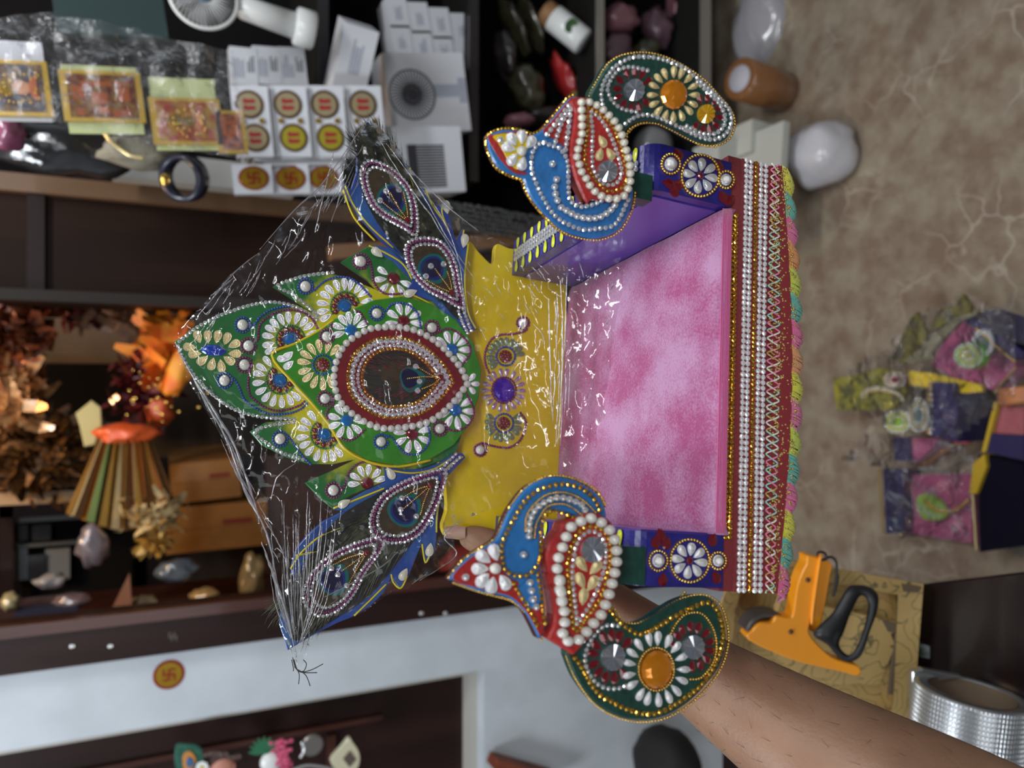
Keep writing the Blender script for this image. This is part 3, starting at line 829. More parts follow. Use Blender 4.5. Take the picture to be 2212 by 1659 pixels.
chain(FD, [(948, 1018), (967, 998), (984, 981)], 9, 4, GEM, gem_silver, fbB, h=.0006)
chain(FD, [(1000, 668), (1008, 690), (1018, 715)], 8, 4, GEM, gem_silver, fbT, h=.0006)
chain(FD, [(990, 672), (998, 695), (1010, 720)], 8, 4, GEM, gem_silver, fbT, h=.0006)
for (x, y, a, p_) in ((843, 1022, 60, fbB), (744, 1087, 150, fbB), (928, 1187, 100, fbB), (872, 1240, 120, fbB), (815, 546, 220, fbT), (887, 633, 160, fbT), (964, 448, 260, fbT), (1003, 521, 280, fbT)):
    place('petal', cream, FD, x, y, 30, 22, math.radians(a), .0045, p_, 'cream_drop_bead', .0002)

# ---- crest decoration
pet = dict(hgt=.0022)
chain(CR, [(388, 738), (430, 705), (480, 680), (540, 660), (590, 653), (640, 664), (684, 690)], 10, 4.6, GEM, gem_silver, crest)
chain(CR, [(385, 748), (402, 785), (438, 832), (480, 868), (520, 890), (575, 902), (636, 905)], 10, 4.6, GEM, gem_silver, crest)
chain(CR, [(718, 589), (690, 592), (650, 599), (600, 617), (630, 635), (660, 658), (686, 682)], 10, 4.6, GEM, gem_silver, crest)
chain(CR, [(634, 912), (580, 920), (550, 934), (575, 956), (610, 978), (655, 992)], 10, 4.6, GEM, gem_silver, crest)
def swirl(pl, par, cx, cy, tail, m=purple_b, r=16, pr=12, a0=0):
    place('pearl', pearl_m, pl, cx, cy, pr * 2, pr * 2, 0, .0034, par, 'pearl', .001)
    ring = ringpts(cx, cy, r, r, a0, a0 + 330, 16)
    chain(pl, ring + tail, 6, 3, BALL, m, par)
D1 = lambda L: Z(370, 560, .181, L)
D2 = lambda L: Z(520, 760, .181, L)
D3 = lambda L: Z(680, 600, .181, L)
D6 = lambda L: Z(760, 780, .181, L)
# tip: sapphire with gold petals
place('gem', royal_g, CR, 461, 757, 54, 24, math.radians(6), .003, crest, 'gemstone')
for x, y, tx, ty in [(410, 750, 425, 752), (428, 728, 433, 742), (449, 728, 449, 745), (470, 728, 467, 742), (490, 732, 485, 745), (506, 744, 490, 752), (507, 764, 492, 764), (495, 778, 482, 770), (478, 790, 475, 772), (458, 786, 461, 775), (438, 778, 449, 770), (421, 765, 440, 763)]:
    a = math.atan2(y - ty, x - tx); place('petal', pale_gold, CR, x, y, 29, 24, a, .0022, crest, 'petal')
for cx, cy, tail, m in ((524, 702, D1([(980, 800), (1050, 700), (1180, 610), (1300, 575), (1400, 570)]), blue_b), (537, 747, D1([(1040, 940), (1040, 850), (1080, 750), (1200, 660), (1350, 610), (1500, 615), (1620, 660), (1700, 740), (1740, 820)]), purple_b),
                        (528, 788, D1([(930, 1380), (915, 1480), (930, 1600)]) + D2([(130, 540), (250, 640), (400, 700), (550, 690), (700, 640), (760, 595)]), purple_b), (485, 822, D1([(760, 1440), (810, 1530), (850, 1640)]) + D2([(60, 590), (170, 670), (310, 735), (450, 745), (600, 730), (720, 680), (790, 620)]), blue_b),
                        (660, 619, D1([(1690, 380), (1780, 300), (1880, 240)]) + D1([(2000, 215), (2130, 230)]) + Z(700, 520, .1537, [(500, 620), (580, 710), (650, 780)]), blue_b),
                        (605, 948, D2([(560, 1000), (610, 1060), (660, 1140), (720, 1220), (830, 1340)]), blue_b)):
    swirl(CR, crest, cx, cy, tail, m)
def fan(pl, par, cx, cy, a0, a1, n_, gem_m, rin=33, rout=62, inner=True):
    flower(pl, cx, cy, rin, rout, n_, silver, par, a0=a0, a1=a1, hgt=.0024, wf=.5)
    place('gem', gem_m, pl, cx, cy, 27, 26, 0, .003, par, 'gemstone')
    if inner:
        chain(pl, ringpts(cx, cy, 16, 16, a0, a1, 12), 5.2, 2.6, BALL, blue_b, par)
        for i in range(7):
            a = math.radians(a0 + (a1 - a0) * i / 6); place('pearl', ruby, pl, cx + 23 * math.cos(a), cy + 23 * math.sin(a), 12, 12, 0, .0016, par, 'red_bead', .0006)
        chain(pl, ringpts(cx, cy, 31, 31, a0, a1, 14), 5.4, 2.5, BALL, green_b, par)
fan(CR, crest, 627, 734, 150, 345, 11, sky_g)
fan(CR, crest, 606, 820, 25, 235, 11, sky_g)
fan(CR, crest, 745, 662, 150, 345, 11, sky_g)
fan(CR, crest, 702, 938, 30, 235, 11, sky_g)
fan(CR, crest, 850, 602, 20, 215, 6, ruby, 14, 42, False)
fan(CR, crest, 793, 1044, 175, 345, 6, ruby, 14, 42, False)
swirl(CR, crest, 779, 565, Z(700, 520, .1537, [(640, 280), (670, 400), (690, 560), (760, 680), (880, 750), (1090, 745)]), purple_b)
swirl(CR, crest, 720, 1059, [B_(p) for p in [(800, 340), (830, 260), (870, 160), (960, 90), (1060, 80), (1150, 140)]], purple_b)
# ---- round board decoration
place('petal', silver, GB, 623, 768, 27, 22, math.radians(140), .0022, gb, 'petal')
place('petal', silver, GB, 612, 775, 27, 20, math.radians(180), .0022, gb, 'petal')
place('petal', silver, GB, 624, 788, 27, 20, math.radians(140), .0022, gb, 'petal')
flower(GB, 697, 788, 24, 56, 11, pale_gold, gb, a0=65, a1=310, hgt=.0022, wf=.46)
def berry(pl, par, cx, cy, r=17):
    place('dome', dkred, pl, cx, cy, r * 1.8, r * 1.8, 0, .002, par, 'seed_cluster')
    mb = MB(); z = pl.n; x = (pl.P(cx + 5, cy) - pl.P(cx, cy)).normalized(); y = z.cross(x); s_ = pxm(pl, cx, cy)
    for ring, n_ in ((0, 1), (.4, 6), (.75, 11)):
        for i in range(n_):
            a = 2 * math.pi * i / n_ + ring * 3
            p = pl.P(cx + r * ring * math.cos(a), cy + r * ring * math.sin(a), .0022 * (1 - ring * .5)); mb.tmpl(SMALL, p, x * s_ * 2.3, y * s_ * 2.3, z * s_ * 2.3)
    mb.build('seed_beads', garnet_bump, par, kind='stuff')
    chain(pl, ringpts(cx, cy, r + 4, r + 4), 5.4, 2.7, BALL, blue_b, par, closed=True)
berry(GB, gb, 697, 788)
for cx, cy, tail, m in ((706, 727, [(715, 712), (716, 700)], purple_b), (702, 861, D2([(1110, 560), (1100, 640), (1040, 690), (1020, 760), (1050, 810)]), purple_b), (814, 677, D3([(850, 400), (900, 330), (1000, 300), (1120, 330), (1220, 420), (1250, 520), (1260, 600)]), blue_b),
                        (933, 708, D3([(1480, 650), (1560, 610), (1660, 630), (1780, 720), (1850, 830), (1840, 930), (1760, 1030)]), purple_b), (823, 954, D2([(1740, 1000), (1800, 1020), (1860, 1100), (1950, 1200), (2060, 1230), (2160, 1190)]) + D6([(900, 1010), (930, 900), (905, 780)]), blue_b),
                        (950, 926, D6([(1150, 810), (1250, 830), (1380, 770), (1450, 650), (1440, 540), (1370, 400)]), purple_b)):
    swirl(GB, gb, cx, cy, tail, m, 15, 11)
chain(GB, D3([(460, 400), (530, 410), (580, 480), (620, 550)]), 6, 3, BALL, purple_b, gb)
chain(GB, D2([(1200, 1030), (1290, 1060), (1380, 1020), (1480, 930)]), 6, 3, BALL, purple_b, gb)
for cx, cy, a0, a1, n_, g in ((758, 714, 165, 330, 6, sky_g), (872, 694, 170, 370, 6, ruby), (976, 755, 215, 400, 6, sky_g), (749, 908, 0, 235, 7, sky_g), (890, 938, -20, 190, 6, ruby), (984, 886, -75, 160, 7, sky_g)):
    fan(GB, gb, cx, cy, a0, a1, n_, g, 12, 42, False)
# maroon tear plate with pearl border
MP = TP(k_y - .0150)
pearls = D3([(1820, 1270), (1760, 1110), (1640, 950), (1480, 790), (1330, 690), (1170, 620), (1000, 590), (820, 590), (660, 610), (500, 690), (370, 790), (280, 940), (240, 1080), (230, 1220), (260, 1380), (320, 1500), (430, 1610)]) + D6([(210, 755), (400, 805), (570, 795), (740, 775), (900, 730), (1040, 650), (1160, 545), (1270, 425), (1350, 310)])
plate = board('tear_plate', MP, inset(pearls, .955), .0015, dkred, throne, n=4, label='maroon tear-shaped plate with feather eye')
for a, b_ in resample(sm(pearls, True), 15.6, True): place('pearl', pearl_m, GB, a, b_, 16, 16, 0, .0022, gb, 'pearl', .0012)
chain(MP, inset(pearls, .79), 8.6, 4.0, GEM, cutgold, plate, closed=True)
for a, b_ in resample(sm(inset(pearls, .72), True), 13.4, True): place('gem', gem_silver, MP, a, b_, 13.5, 13.5, random.uniform(0, 3), .0024, plate, 'rhinestone')
chain(MP, inset(pearls, .63), 8.6, 4.2, GEM, gem_silver, plate, closed=True)
chain(MP, inset(pearls, .565), 8.2, 3.8, GEM, cutgold, plate, closed=True)
epts = inset(pearls, .53)
board('feather_eye', MP, epts, .0004, mat('dark_barb', (.035, .028, .016), .55, .2, noise_s=120, noise_a=.6, stretch=(6, 1, 1)), plate, h=.0006, n=4, bev=.0001)
board('eye_spot', MP, ringpts(858, 808, 36, 30), .0004, eye_m[0], plate, h=.0009, smooth=False, bev=.0001)
board('eye_spot', MP, [(868, 800), (882, 793), (905, 800), (920, 815), (908, 838), (886, 848), (872, 838), (864, 818)], .0004, eye_m[1], plate, h=.0012, n=4, bev=.0001)
board('eye_spot', MP, [(868, 806), (880, 796), (900, 805), (905, 820), (896, 834), (880, 838), (870, 826)], .0004, eye_m[3], plate, h=.0015, n=4, bev=.0001)
mb = MB()
rb = mat('red_barb', (.22, .008, .02), .5)
for i in range(60):
    x = random.uniform(790, 905); y = random.choice((random.uniform(768, 800), random.uniform(838, 862)))
    l = random.uniform(10, 22); dy = (812 - y) * .01
    mb.add([MP.P(x, y - .7, .0017), MP.P(x, y + .7, .0017), MP.P(x + l, y + dy * l, .0019)], [[0, 1, 2]])
mb.build('barbs', rb, plate, kind='stuff')
for e in ([(952, 815), (935, 812), (905, 795)], [(952, 816), (915, 814), (880, 818)], [(950, 818), (935, 830), (912, 840)]): chain(MP, e, 4.2, 2.1, SMALL, gold, plate, h=.002, name='stamen')
place('gem', ruby, MP, 952, 815, 14, 14, 0, .002, plate, 'gemstone', .0016)
heads(plate, [(898, 792), (906, 824), (902, 844)], MP, .0016)
flower(GB, 1008, 829, 6, 28, 3, silver, gb, a0=-50, a1=50, hgt=.0022)
# ---- yellow board decoration
mlav = mat('lavender_silver', (.62, .56, .62), .25, .9)
flower(YB, 1088, 843, 27, 48, 18, mlav, yb, hgt=.0026, wf=.5)
place('gem', purple_g, YB, 1088, 843, 46, 52, 0, .0035, yb, 'gemstone')
chain(YB, ringpts(1088, 843, 26, 28), 5.4, 2.6, BALL, purple_b, yb, closed=True)
flower(YB, 1092, 770, 19, 42, 12, olive, yb, a0=-10, a1=-220, hgt=.003, wf=.5); berry(YB, yb, 1092, 770, 16)
flower(YB, 1088, 914, 19, 42, 12, olive, yb, a0=-25, a1=205, hgt=.003, wf=.5); berry(YB, yb, 1088, 914, 16)
Y8 = lambda L: Z(1000, 480, .181, L)
swirl(YB, yb, 1129, 698, Y8([(740, 1300), (600, 1335), (450, 1345), (340, 1400), (280, 1500), (255, 1600)]) + [(1049, 790), (1056, 805)], purple_b, 13, 10, 90)
swirl(YB, yb, 1037, 972, D6([(1560, 975), (1650, 1005), (1770, 1030), (1880, 1030), (2000, 950), (2060, 820), (2070, 710), (2010, 620)]), purple_b, 13, 10, -60)

# ================================================================== PEACOCKS ON THE ARMS
def beadedge(pl, pts, t, par, m=gold, closed=False, sp=6.5, r=3.2, rows=2, off=2.2):
    q = sm(pts, closed, 5); cx_ = sum(p[0] for p in q) / len(q); cy_ = sum(p[1] for p in q) / len(q); nn_ = []
    for i in range(len(q)):
        a_, b_ = q[max(0, i - 1)] if not closed else q[i - 1], q[min(len(q) - 1, i + 1)] if not closed else q[(i + 1) % len(q)]
        d = math.dist(a_, b_) or 1; nn_.append(((b_[1] - a_[1]) / d, -(b_[0] - a_[0]) / d))
    if closed: sg = 1 if sum(q[i - 1][0] * q[i][1] - q[i][0] * q[i - 1][1] for i in range(len(q))) > 0 else -1
    else: sg = 1 if sum((p[0] - cx_) * n_[0] + (p[1] - cy_) * n_[1] for p, n_ in zip(q, nn_)) > 0 else -1
    pts = [(p[0] + n_[0] * off * sg, p[1] + n_[1] * off * sg) for p, n_ in zip(q, nn_)][::3]
    for i in range(rows):
        chain(pl, pts, sp, r, SMALL if m is gold else GEM, m, par, name='edge_chain', closed=closed, h=-t * (.25 + .5 * i) - .0006)
T_ = .007
shade_side = mat('shaded_side', (.05, .006, .006), .5)  # shade on the board edges, put into a darker colour
blue_side = mat('dark_blue_side', (.012, .07, .20), .5)
pB = TP(-.013)
nB = pB
Cc = lambda L: Z(940, 980, .226, L)
Dd = lambda L: Z(1160, 1240, .1989, L)
# bottom peacock: green tail board, blue body board, red wing board
o_tail = Dd([(700, 330), (780, 370), (850, 400), (900, 500), (1000, 545), (1150, 525), (1350, 400), (1550, 285), (1750, 235), (1880, 262), (1990, 360), (2050, 550), (2060, 750), (1990, 1000), (1850, 1200), (1650, 1400), (1400, 1545), (1150, 1590), (900, 1550), (650, 1415), (450, 1170), (350, 950), (330, 820), (420, 500)])
tailB = board('peacock_tail', pB, o_tail, T_, dkgreen, throne, n=5, bev=.001, label='dark green tail lying over the forearm')
beadedge(pB, o_tail, T_, tailB, closed=True)
outer = Cc([(140, 1190), (300, 1000), (500, 880), (600, 790), (700, 560), (850, 350), (1000, 255), (1150, 220), (1350, 260), (1550, 380), (1640, 560)])
inner = Cc([(1600, 660), (1400, 660), (1330, 600), (1200, 560), (1100, 535), (1035, 600), (1005, 750), (1010, 950), (1005, 1050), (1030, 1250), (1055, 1500), (1060, 1659)]) + [(1171, 1372), (1165, 1380)] + Cc([(940, 1659), (850, 1500), (720, 1390), (600, 1350), (400, 1310), (180, 1215)])
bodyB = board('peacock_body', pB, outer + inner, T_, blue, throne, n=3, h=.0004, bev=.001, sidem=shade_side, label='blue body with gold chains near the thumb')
beadedge(pB, outer, T_, bodyB, rows=3); beadedge(pB, outer, T_, bodyB, sp=9, r=4, rows=1, m=cutgold)
beadedge(pB, Cc([(170, 1240), (400, 1320), (600, 1375), (720, 1410), (850, 1520), (930, 1640)]) + [(1166, 1382)], T_, bodyB, rows=3, r=3.6)
mh = .0011
def paint(pl, name, pts, m, par, h=mh, n=4): return board(name, pl, pts, .0006, m, par, h=h, n=n, bev=.0001)
paint(pB, 'beak', Cc([(170, 1195), (320, 1015), (510, 900), (590, 905), (620, 1000), (640, 1100), (720, 1190), (800, 1230), (780, 1290), (820, 1400), (900, 1500), (1000, 1440), (1030, 1560), (1040, 1659)]) + [(1168, 1372)] + Cc([(950, 1640), (860, 1490), (730, 1370), (600, 1330), (400, 1280)]), red, bodyB)
paint(pB, 'crest_patch', Cc([(790, 1330), (860, 1230), (990, 1200), (1010, 1380), (950, 1480), (850, 1420)]), blue, bodyB, h=.0016)
H = .0016
chain(pB, Cc([(640, 990), (640, 860), (700, 720), (800, 540), (900, 410), (1010, 340), (1160, 295), (1300, 300), (1430, 350), (1520, 440), (1570, 540)]), 13, 5.4, GEM, cutgold, bodyB, h=H)
chain(pB, Cc([(640, 990), (670, 1110), (770, 1165), (880, 1160), (950, 1100), (1000, 1000), (1010, 850), (1010, 720), (1040, 620), (1100, 550), (1220, 570), (1320, 610)]), 13, 5.4, GEM, cutgold, bodyB, h=H)
chain(pB, Cc([(860, 740), (870, 600), (930, 500), (1030, 410), (1150, 370), (1280, 380), (1400, 440), (1480, 510), (1530, 560)]), 5.6, 2.9, SMALL, gold, bodyB, h=H)
chain(pB, Cc([(945, 800), (960, 680), (1010, 580), (1080, 500), (1200, 480), (1300, 510), (1400, 590)]), 5.6, 2.9, SMALL, gold, bodyB, h=H)
for a, b_ in resample(sm(Cc([(895, 790), (905, 640), (960, 530), (1050, 460), (1170, 420), (1290, 440), (1400, 490), (1430, 540)])), 14, False):
    place('gem', gem_silver, pB, a, b_, 15, 15, 0, .0022, bodyB, 'rhinestone', h0=H)
for a, b_ in Cc([(845, 965), (290, 1180), (905, 1230), (920, 1310), (935, 1390), (965, 1465)]): place('gem', gem_silver, pB, a, b_, 16, 16, 0, .0022, bodyB, 'rhinestone', h0=H)
chain(pB, Cc([(745, 1240), (800, 1330), (860, 1430), (930, 1550), (970, 1640)]), 13, 5.4, GEM, cutgold, bodyB, h=H)
chain(pB, Cc([(980, 1150), (1000, 1280), (1020, 1400), (1030, 1500), (1045, 1620)]), 13, 5.4, GEM, cutgold, bodyB, h=H)
for x, y, tx, ty in [(565, 945, 590, 1020), (460, 990, 520, 1035), (430, 1100, 510, 1100), (455, 1205, 505, 1150), (540, 1255, 555, 1180), (660, 1225, 620, 1160)]:
    (a, b_), (c, d) = Cc([(x, y), (tx, ty)]); place('petal', silver, pB, a, b_, 38, 33, math.atan2(b_ - d, a - c), .0035, bodyB, 'petal', h0=H)
place('pearl', pearl_m, pB, *Cc([(575, 1097)])[0], 25, 25, 0, .003, bodyB, 'pearl', h0=H + .001)
# wing
o_wing = Cc([(1230, 650), (1400, 585), (1500, 560), (1600, 590), (1700, 670), (1765, 830), (1775, 1000), (1770, 1130), (1735, 1280), (1690, 1440)]) + Dd([(770, 480), (700, 560), (520, 760), (410, 880), (330, 830), (150, 720), (130, 680), (190, 500), (170, 250), (120, 0)]) + Cc([(1110, 1250), (1065, 1000), (1100, 850), (1190, 740)])
pW = Plane(pB.o + pB.n * .003, pB.n)
wingB = board('peacock_wing', pW, o_wing, .010, red, throne, n=4, bev=.0012, label='red tear-shaped wing near the palm')
pearlW = Cc([(1300, 700), (1380, 655), (1465, 615), (1555, 640), (1630, 690), (1695, 770), (1725, 870), (1735, 975), (1725, 1090), (1700, 1195), (1675, 1300), (1640, 1400), (1605, 1510)]) + Dd([(640, 505), (565, 590), (495, 680), (390, 735), (280, 690), (300, 560), (300, 430), (275, 310), (250, 185), (245, 65)]) + Cc([(1215, 1420), (1195, 1310), (1190, 1200), (1165, 1095), (1180, 990), (1220, 890), (1255, 790)])
for a, b_ in resample(sm(pearlW, True), 24.2, True): place('pearl', pearl_m, pW, a, b_, 23, 23, 0, .0031, wingB, 'pearl', h0=.0015)
g1 = Cc([(1480, 695), (1380, 740), (1320, 850), (1280, 970), (1265, 1100), (1280, 1250), (1290, 1400), (1305, 1550), (1320, 1640)]) + Dd([(395, 600), (440, 610), (530, 490), (610, 370)]) + Cc([(1520, 1480), (1590, 1350), (1630, 1200), (1670, 1050), (1675, 900), (1640, 780), (1570, 710)])
chain(pW, g1, 12.5, 5.4, GEM, cutgold, wingB, closed=True, h=.0002)
g2 = Cc([(1470, 745), (1390, 800), (1345, 890), (1325, 1000), (1310, 1130), (1320, 1280), (1335, 1430), (1350, 1560)]) + Dd([(435, 540), (510, 430)]) + Cc([(1455, 1480), (1520, 1360), (1580, 1210), (1620, 1070), (1630, 920), (1600, 810), (1530, 750)])
chain(pW, g2, 12.5, 5.2, GEM, gem_silver, wingB, closed=True, h=.0002)
place('disc', clear, pW, *Cc([(1500, 915)])[0], 50, 58, 0, .0045, wingB, 'gemstone')
for x, y, tx, ty in [(1400, 1060, 1460, 1140), (1530, 1090, 1470, 1160), (1390, 1215, 1440, 1320), (1500, 1240, 1450, 1320), (1415, 1370, 1400, 1470)]:
    (a, b_), (c, d) = Cc([(x, y), (tx, ty)]); place('petal', pale_gold, pW, a, b_, 38, 27, math.atan2(b_ - d, a - c), .003, wingB, 'petal')
# tail jewels
chain(pB, Dd([(790, 390), (870, 490), (1000, 605), (1130, 650), (1300, 575), (1500, 455), (1700, 355), (1860, 310), (1960, 400), (2015, 600), (2000, 800), (1950, 930), (1870, 1090), (1740, 1240), (1540, 1390), (1330, 1500), (1150, 1515), (970, 1465), (800, 1380), (650, 1280), (560, 1150), (470, 990), (410, 910)]), 12.5, 5.6, GEM, cutgold, tailB, h=.0002)
def clustergem(pl, par, cx, cy, g, R, r2, n_, a0, a1, m_leaf=ruby):
    place('disc', g, pl, cx, cy, R * 2, R * 2.35, 0, .005, par, 'gemstone')
    flower(pl, cx, cy, R * 1.08, r2, n_, m_leaf, par, a0=a0, a1=a1, ey=1.12, kind='leaf', name='red_leaf_gem', hgt=.003, wf=.40)
cx, cy = Dd([(1290, 1030)])[0]
place('gem', amber, pB, cx, cy, 68, 84, 0, .006, tailB, 'gemstone')
chain(pB, ringpts(cx, cy, 38, 46), 6, 3.2, SMALL, gold, tailB, closed=True)
flower(pB, cx, cy, 44, 73, 17, silver, tailB, ey=1.13, hgt=.0035, wf=.52)
clustergem(pB, tailB, *Dd([(820, 900)])[0], clear, 25, 55, 11, 55, 320)
clustergem(pB, tailB, *Dd([(1690, 790)])[0], clear, 23, 50, 11, -175, 90)
chain(pB, Dd([(880, 560), (740, 560), (640, 640), (560, 760), (520, 900), (545, 1040), (620, 1160), (720, 1230), (850, 1245), (950, 1220)]), 12, 5.2, GEM, gem_silver, tailB, h=.0002)
chain(pB, Dd([(1450, 640), (1510, 530), (1600, 440), (1710, 415), (1800, 440), (1880, 540), (1935, 680), (1940, 820), (1910, 950), (1840, 1060), (1760, 1130), (1660, 1140)]), 6, 3.1, SMALL, gold, tailB, h=.0002)
chain(pB, Dd([(1600, 200), (1500, 290), (1350, 400), (1150, 515)]), 6, 3.1, SMALL, gold, tailB, h=-.007)
# neck joining the bird to its block
def neck(w0, w1, ua, ub, k0, k1, o_lab):
    mb = MB(); tbox(mb, w0, w1, ua, ub, k0, k1); return mb.build('neck_joint', dkgreen, throne)
a = wu(1322, 1178); c = wu(1384, 1262); neck(a[0], c[0], c[1], a[1], -.004, .006, '')
# ---- top peacock, turned a little
hinge = FP.P(1380, 405)
nT = (Matrix.Rotation(math.radians(-24), 3, TU) @ (-TK))
if nT.dot(TW) < 0: nT = (Matrix.Rotation(math.radians(24), 3, TU) @ (-TK))
pT = Plane(hinge + nT * .012, nT)
E_ = lambda L: Z(1040, 200, .181, L)
G_ = lambda L: Z(1260, 100, .1537, L)
o_tail = G_([(100, 700), (200, 500), (350, 262), (550, 140), (800, 105), (1000, 125), (1200, 190), (1450, 320), (1700, 500), (1900, 720), (2050, 900), (2105, 1050), (2085, 1200), (2000, 1320), (1850, 1380), (1650, 1365), (1450, 1275), (1250, 1170), (1050, 1080), (850, 1060), (700, 1110), (600, 1200), (560, 1350), (400, 1200), (200, 900)])
tailT = board('peacock_tail', pT, o_tail, T_, dkgreen, throne, n=5, bev=.001, label='dark green tail curling above the blue arm')
beadedge(pT, o_tail, T_, tailT, closed=True, rows=2)
chain(pT, G_([(640, 1200), (720, 1120), (860, 1075), (1050, 1095), (1250, 1185), (1450, 1290), (1650, 1390), (1850, 1410)]), 6.5, 3.2, SMALL, gold, tailT, h=-.009, name='edge_chain')
outer = E_([(1100, 50), (1040, 80), (980, 150), (860, 300), (720, 455), (600, 510), (520, 480), (400, 450), (250, 450), (110, 500), (70, 560), (100, 720), (200, 900), (400, 1000), (500, 1040), (560, 1200), (700, 1400), (900, 1600)]) + [(1225, 503), (1250, 511), (1290, 516), (1330, 502), (1352, 475), (1366, 440), (1369, 405)]
inner = E_([(1700, 1260), (1500, 1300), (1350, 1300), (1230, 1340), (1130, 1310), (1075, 1200), (1085, 950), (1060, 800), (1040, 700), (1080, 500), (1130, 200), (1180, 70)])
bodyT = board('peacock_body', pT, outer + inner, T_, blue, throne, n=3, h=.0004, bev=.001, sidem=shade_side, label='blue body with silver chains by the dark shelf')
beadedge(pT, outer[:-6], T_, bodyT, m=cutgold, sp=8, r=4.6, rows=3)
beadedge(pT, outer[-8:], T_, bodyT)
paint(pT, 'beak', E_([(80, 540), (150, 500), (400, 465), (520, 500), (600, 530), (540, 700), (450, 920), (540, 950), (520, 975), (400, 960), (280, 860), (170, 720)]), red, bodyT)
paint(pT, 'cheek_patch', E_([(140, 520), (260, 490), (400, 490), (540, 520), (600, 560), (540, 700), (470, 850), (430, 920), (340, 850), (270, 720), (200, 600)]), yellow, bodyT, h=.0014)
paint(pT, 'crest_patch', E_([(1090, 60), (1030, 110), (870, 310), (740, 460), (840, 540), (980, 640), (1030, 680), (1050, 500), (1080, 300), (1110, 150)]), red, bodyT)
chain(pT, E_([(690, 610), (730, 590), (800, 620), (920, 660), (1000, 760), (1030, 870), (1035, 1040), (1040, 1200), (1080, 1310), (1180, 1360), (1270, 1350), (1370, 1320), (1430, 1290)]), 11.5, 5.2, GEM, gem_silver, bodyT, h=H)
chain(pT, E_([(690, 610), (620, 680), (595, 800), (605, 950), (650, 1080), (720, 1230), (820, 1400), (940, 1520), (1100, 1600), (1230, 1635), (1400, 1620), (1560, 1590), (1650, 1490), (1700, 1380), (1750, 1280)]), 11.5, 5.2, GEM, gem_silver, bodyT, h=H)
for L in ([(780, 500), (860, 400), (950, 280), (1040, 160)], [(880, 580), (920, 450), (970, 330), (1060, 200)], [(1000, 680), (1030, 480), (1045, 350), (1060, 200)]): chain(pT, E_(L), 12, 5.8, GEM, gem_silver, bodyT, h=H)
for a, b_ in E_([(845, 850), (895, 1035), (872, 1125), (882, 1210), (905, 1285), (225, 563)]): place('gem', gem_silver, pT, a, b_, 15, 15, 0, .0022, bodyT, 'rhinestone', h0=H)
for a, b_ in resample(sm(E_([(950, 1370), (1020, 1410), (1090, 1450), (1160, 1480), (1290, 1500), (1420, 1480), (1530, 1410), (1590, 1340)])), 13): place('gem', gem_silver, pT, a, b_, 15, 15, 0, .0022, bodyT, 'rhinestone', h0=H)
for x, y, tx, ty in [(480, 530, 480, 620), (585, 595, 540, 660), (365, 560, 420, 640), (325, 655, 400, 680), (370, 795, 420, 730), (485, 845, 510, 760)]:
    (a, b_), (c, d) = E_([(x, y), (tx, ty)]); place('petal', silver, pT, a, b_, 31, 28, math.atan2(b_ - d, a - c), .0035, bodyT, 'petal', h0=H)
place('pearl', pearl_m, pT, *E_([(480, 695)])[0], 21, 23, 0, .003, bodyT, 'pearl', h0=H + .001)
pWT = Plane(pT.o + pT.n * .003, nT)
o_wing = E_([(1130, 60), (1250, 60), (1350, 100), (1500, 220), (1640, 400), (1740, 600), (1800, 800), (1812, 1000), (1790, 1180), (1700, 1280), (1500, 1305), (1330, 1280), (1270, 1330), (1210, 1240), (1130, 1050), (1080, 880), (1060, 640), (1090, 450), (1110, 250), (1060, 120)])
wingT = board('peacock_wing', pWT, o_wing, .010, red, throne, n=4, bev=.0012, label='red tear-shaped wing with cream pearls')
pearlW = E_([(1195, 115), (1285, 115), (1365, 145), (1440, 195), (1505, 255), (1570, 320), (1625, 395), (1665, 480), (1695, 570), (1715, 655), (1745, 740), (1765, 830), (1775, 915), (1775, 1010), (1770, 1090), (1740, 1165), (1700, 1230), (1630, 1260), (1560, 1270), (1470, 1250), (1390, 1205), (1320, 1145), (1275, 1070), (1230, 990), (1180, 915), (1165, 830), (1135, 740), (1160, 650), (1180, 570), (1200, 490), (1200, 400), (1200, 300), (1195, 200)])
pearl2 = mat('ivory_pearl', (.66, .62, .52), .2, .1, coat=.8)
for a, b_ in resample(sm(pearlW, True), 17.0, True): place('pearl', pearl2, pWT, a, b_, 16.5, 17.5, 0, .0026, wingT, 'pearl', h0=.0015)
g1 = E_([(1270, 170), (1390, 240), (1500, 330), (1580, 440), (1630, 560), (1680, 700), (1710, 850), (1735, 1000), (1700, 1110), (1600, 1170), (1500, 1170), (1400, 1090), (1320, 980), (1250, 860), (1230, 740), (1250, 560), (1270, 420), (1260, 280)])
chain(pWT, g1, 10.5, 4.4, GEM, cutgold, wingT, closed=True, h=.0002)
g2 = E_([(1310, 230), (1420, 320), (1500, 440), (1560, 560), (1610, 700), (1650, 830), (1670, 960), (1620, 1070), (1520, 1105), (1420, 1060), (1350, 960), (1320, 820), (1320, 650), (1325, 450), (1310, 320)])
chain(pWT, g2, 11, 4.8, GEM, gem_silver, wingT, closed=True, h=.0002)
place('disc', clear, pWT, *E_([(1500, 935)])[0], 43, 48, 0, .0045, wingT, 'gemstone')
for x, y, tx, ty in [(1440, 580, 1390, 490), (1410, 735, 1430, 650), (1535, 730, 1490, 650)]:
    (a, b_), (c, d) = E_([(x, y), (tx, ty)]); place('petal', pale_gold, pWT, a, b_, 29, 23, math.atan2(b_ - d, a - c), .003, wingT, 'petal')
cx, cy = G_([(1262, 680)])[0]
place('gem', amber, pT, cx, cy, 58, 64, math.radians(20), .006, tailT, 'gemstone')
flower(pT, cx, cy, 35, 62, 16, pale_gold, tailT, ex=.92, hgt=.0035, wf=.5)
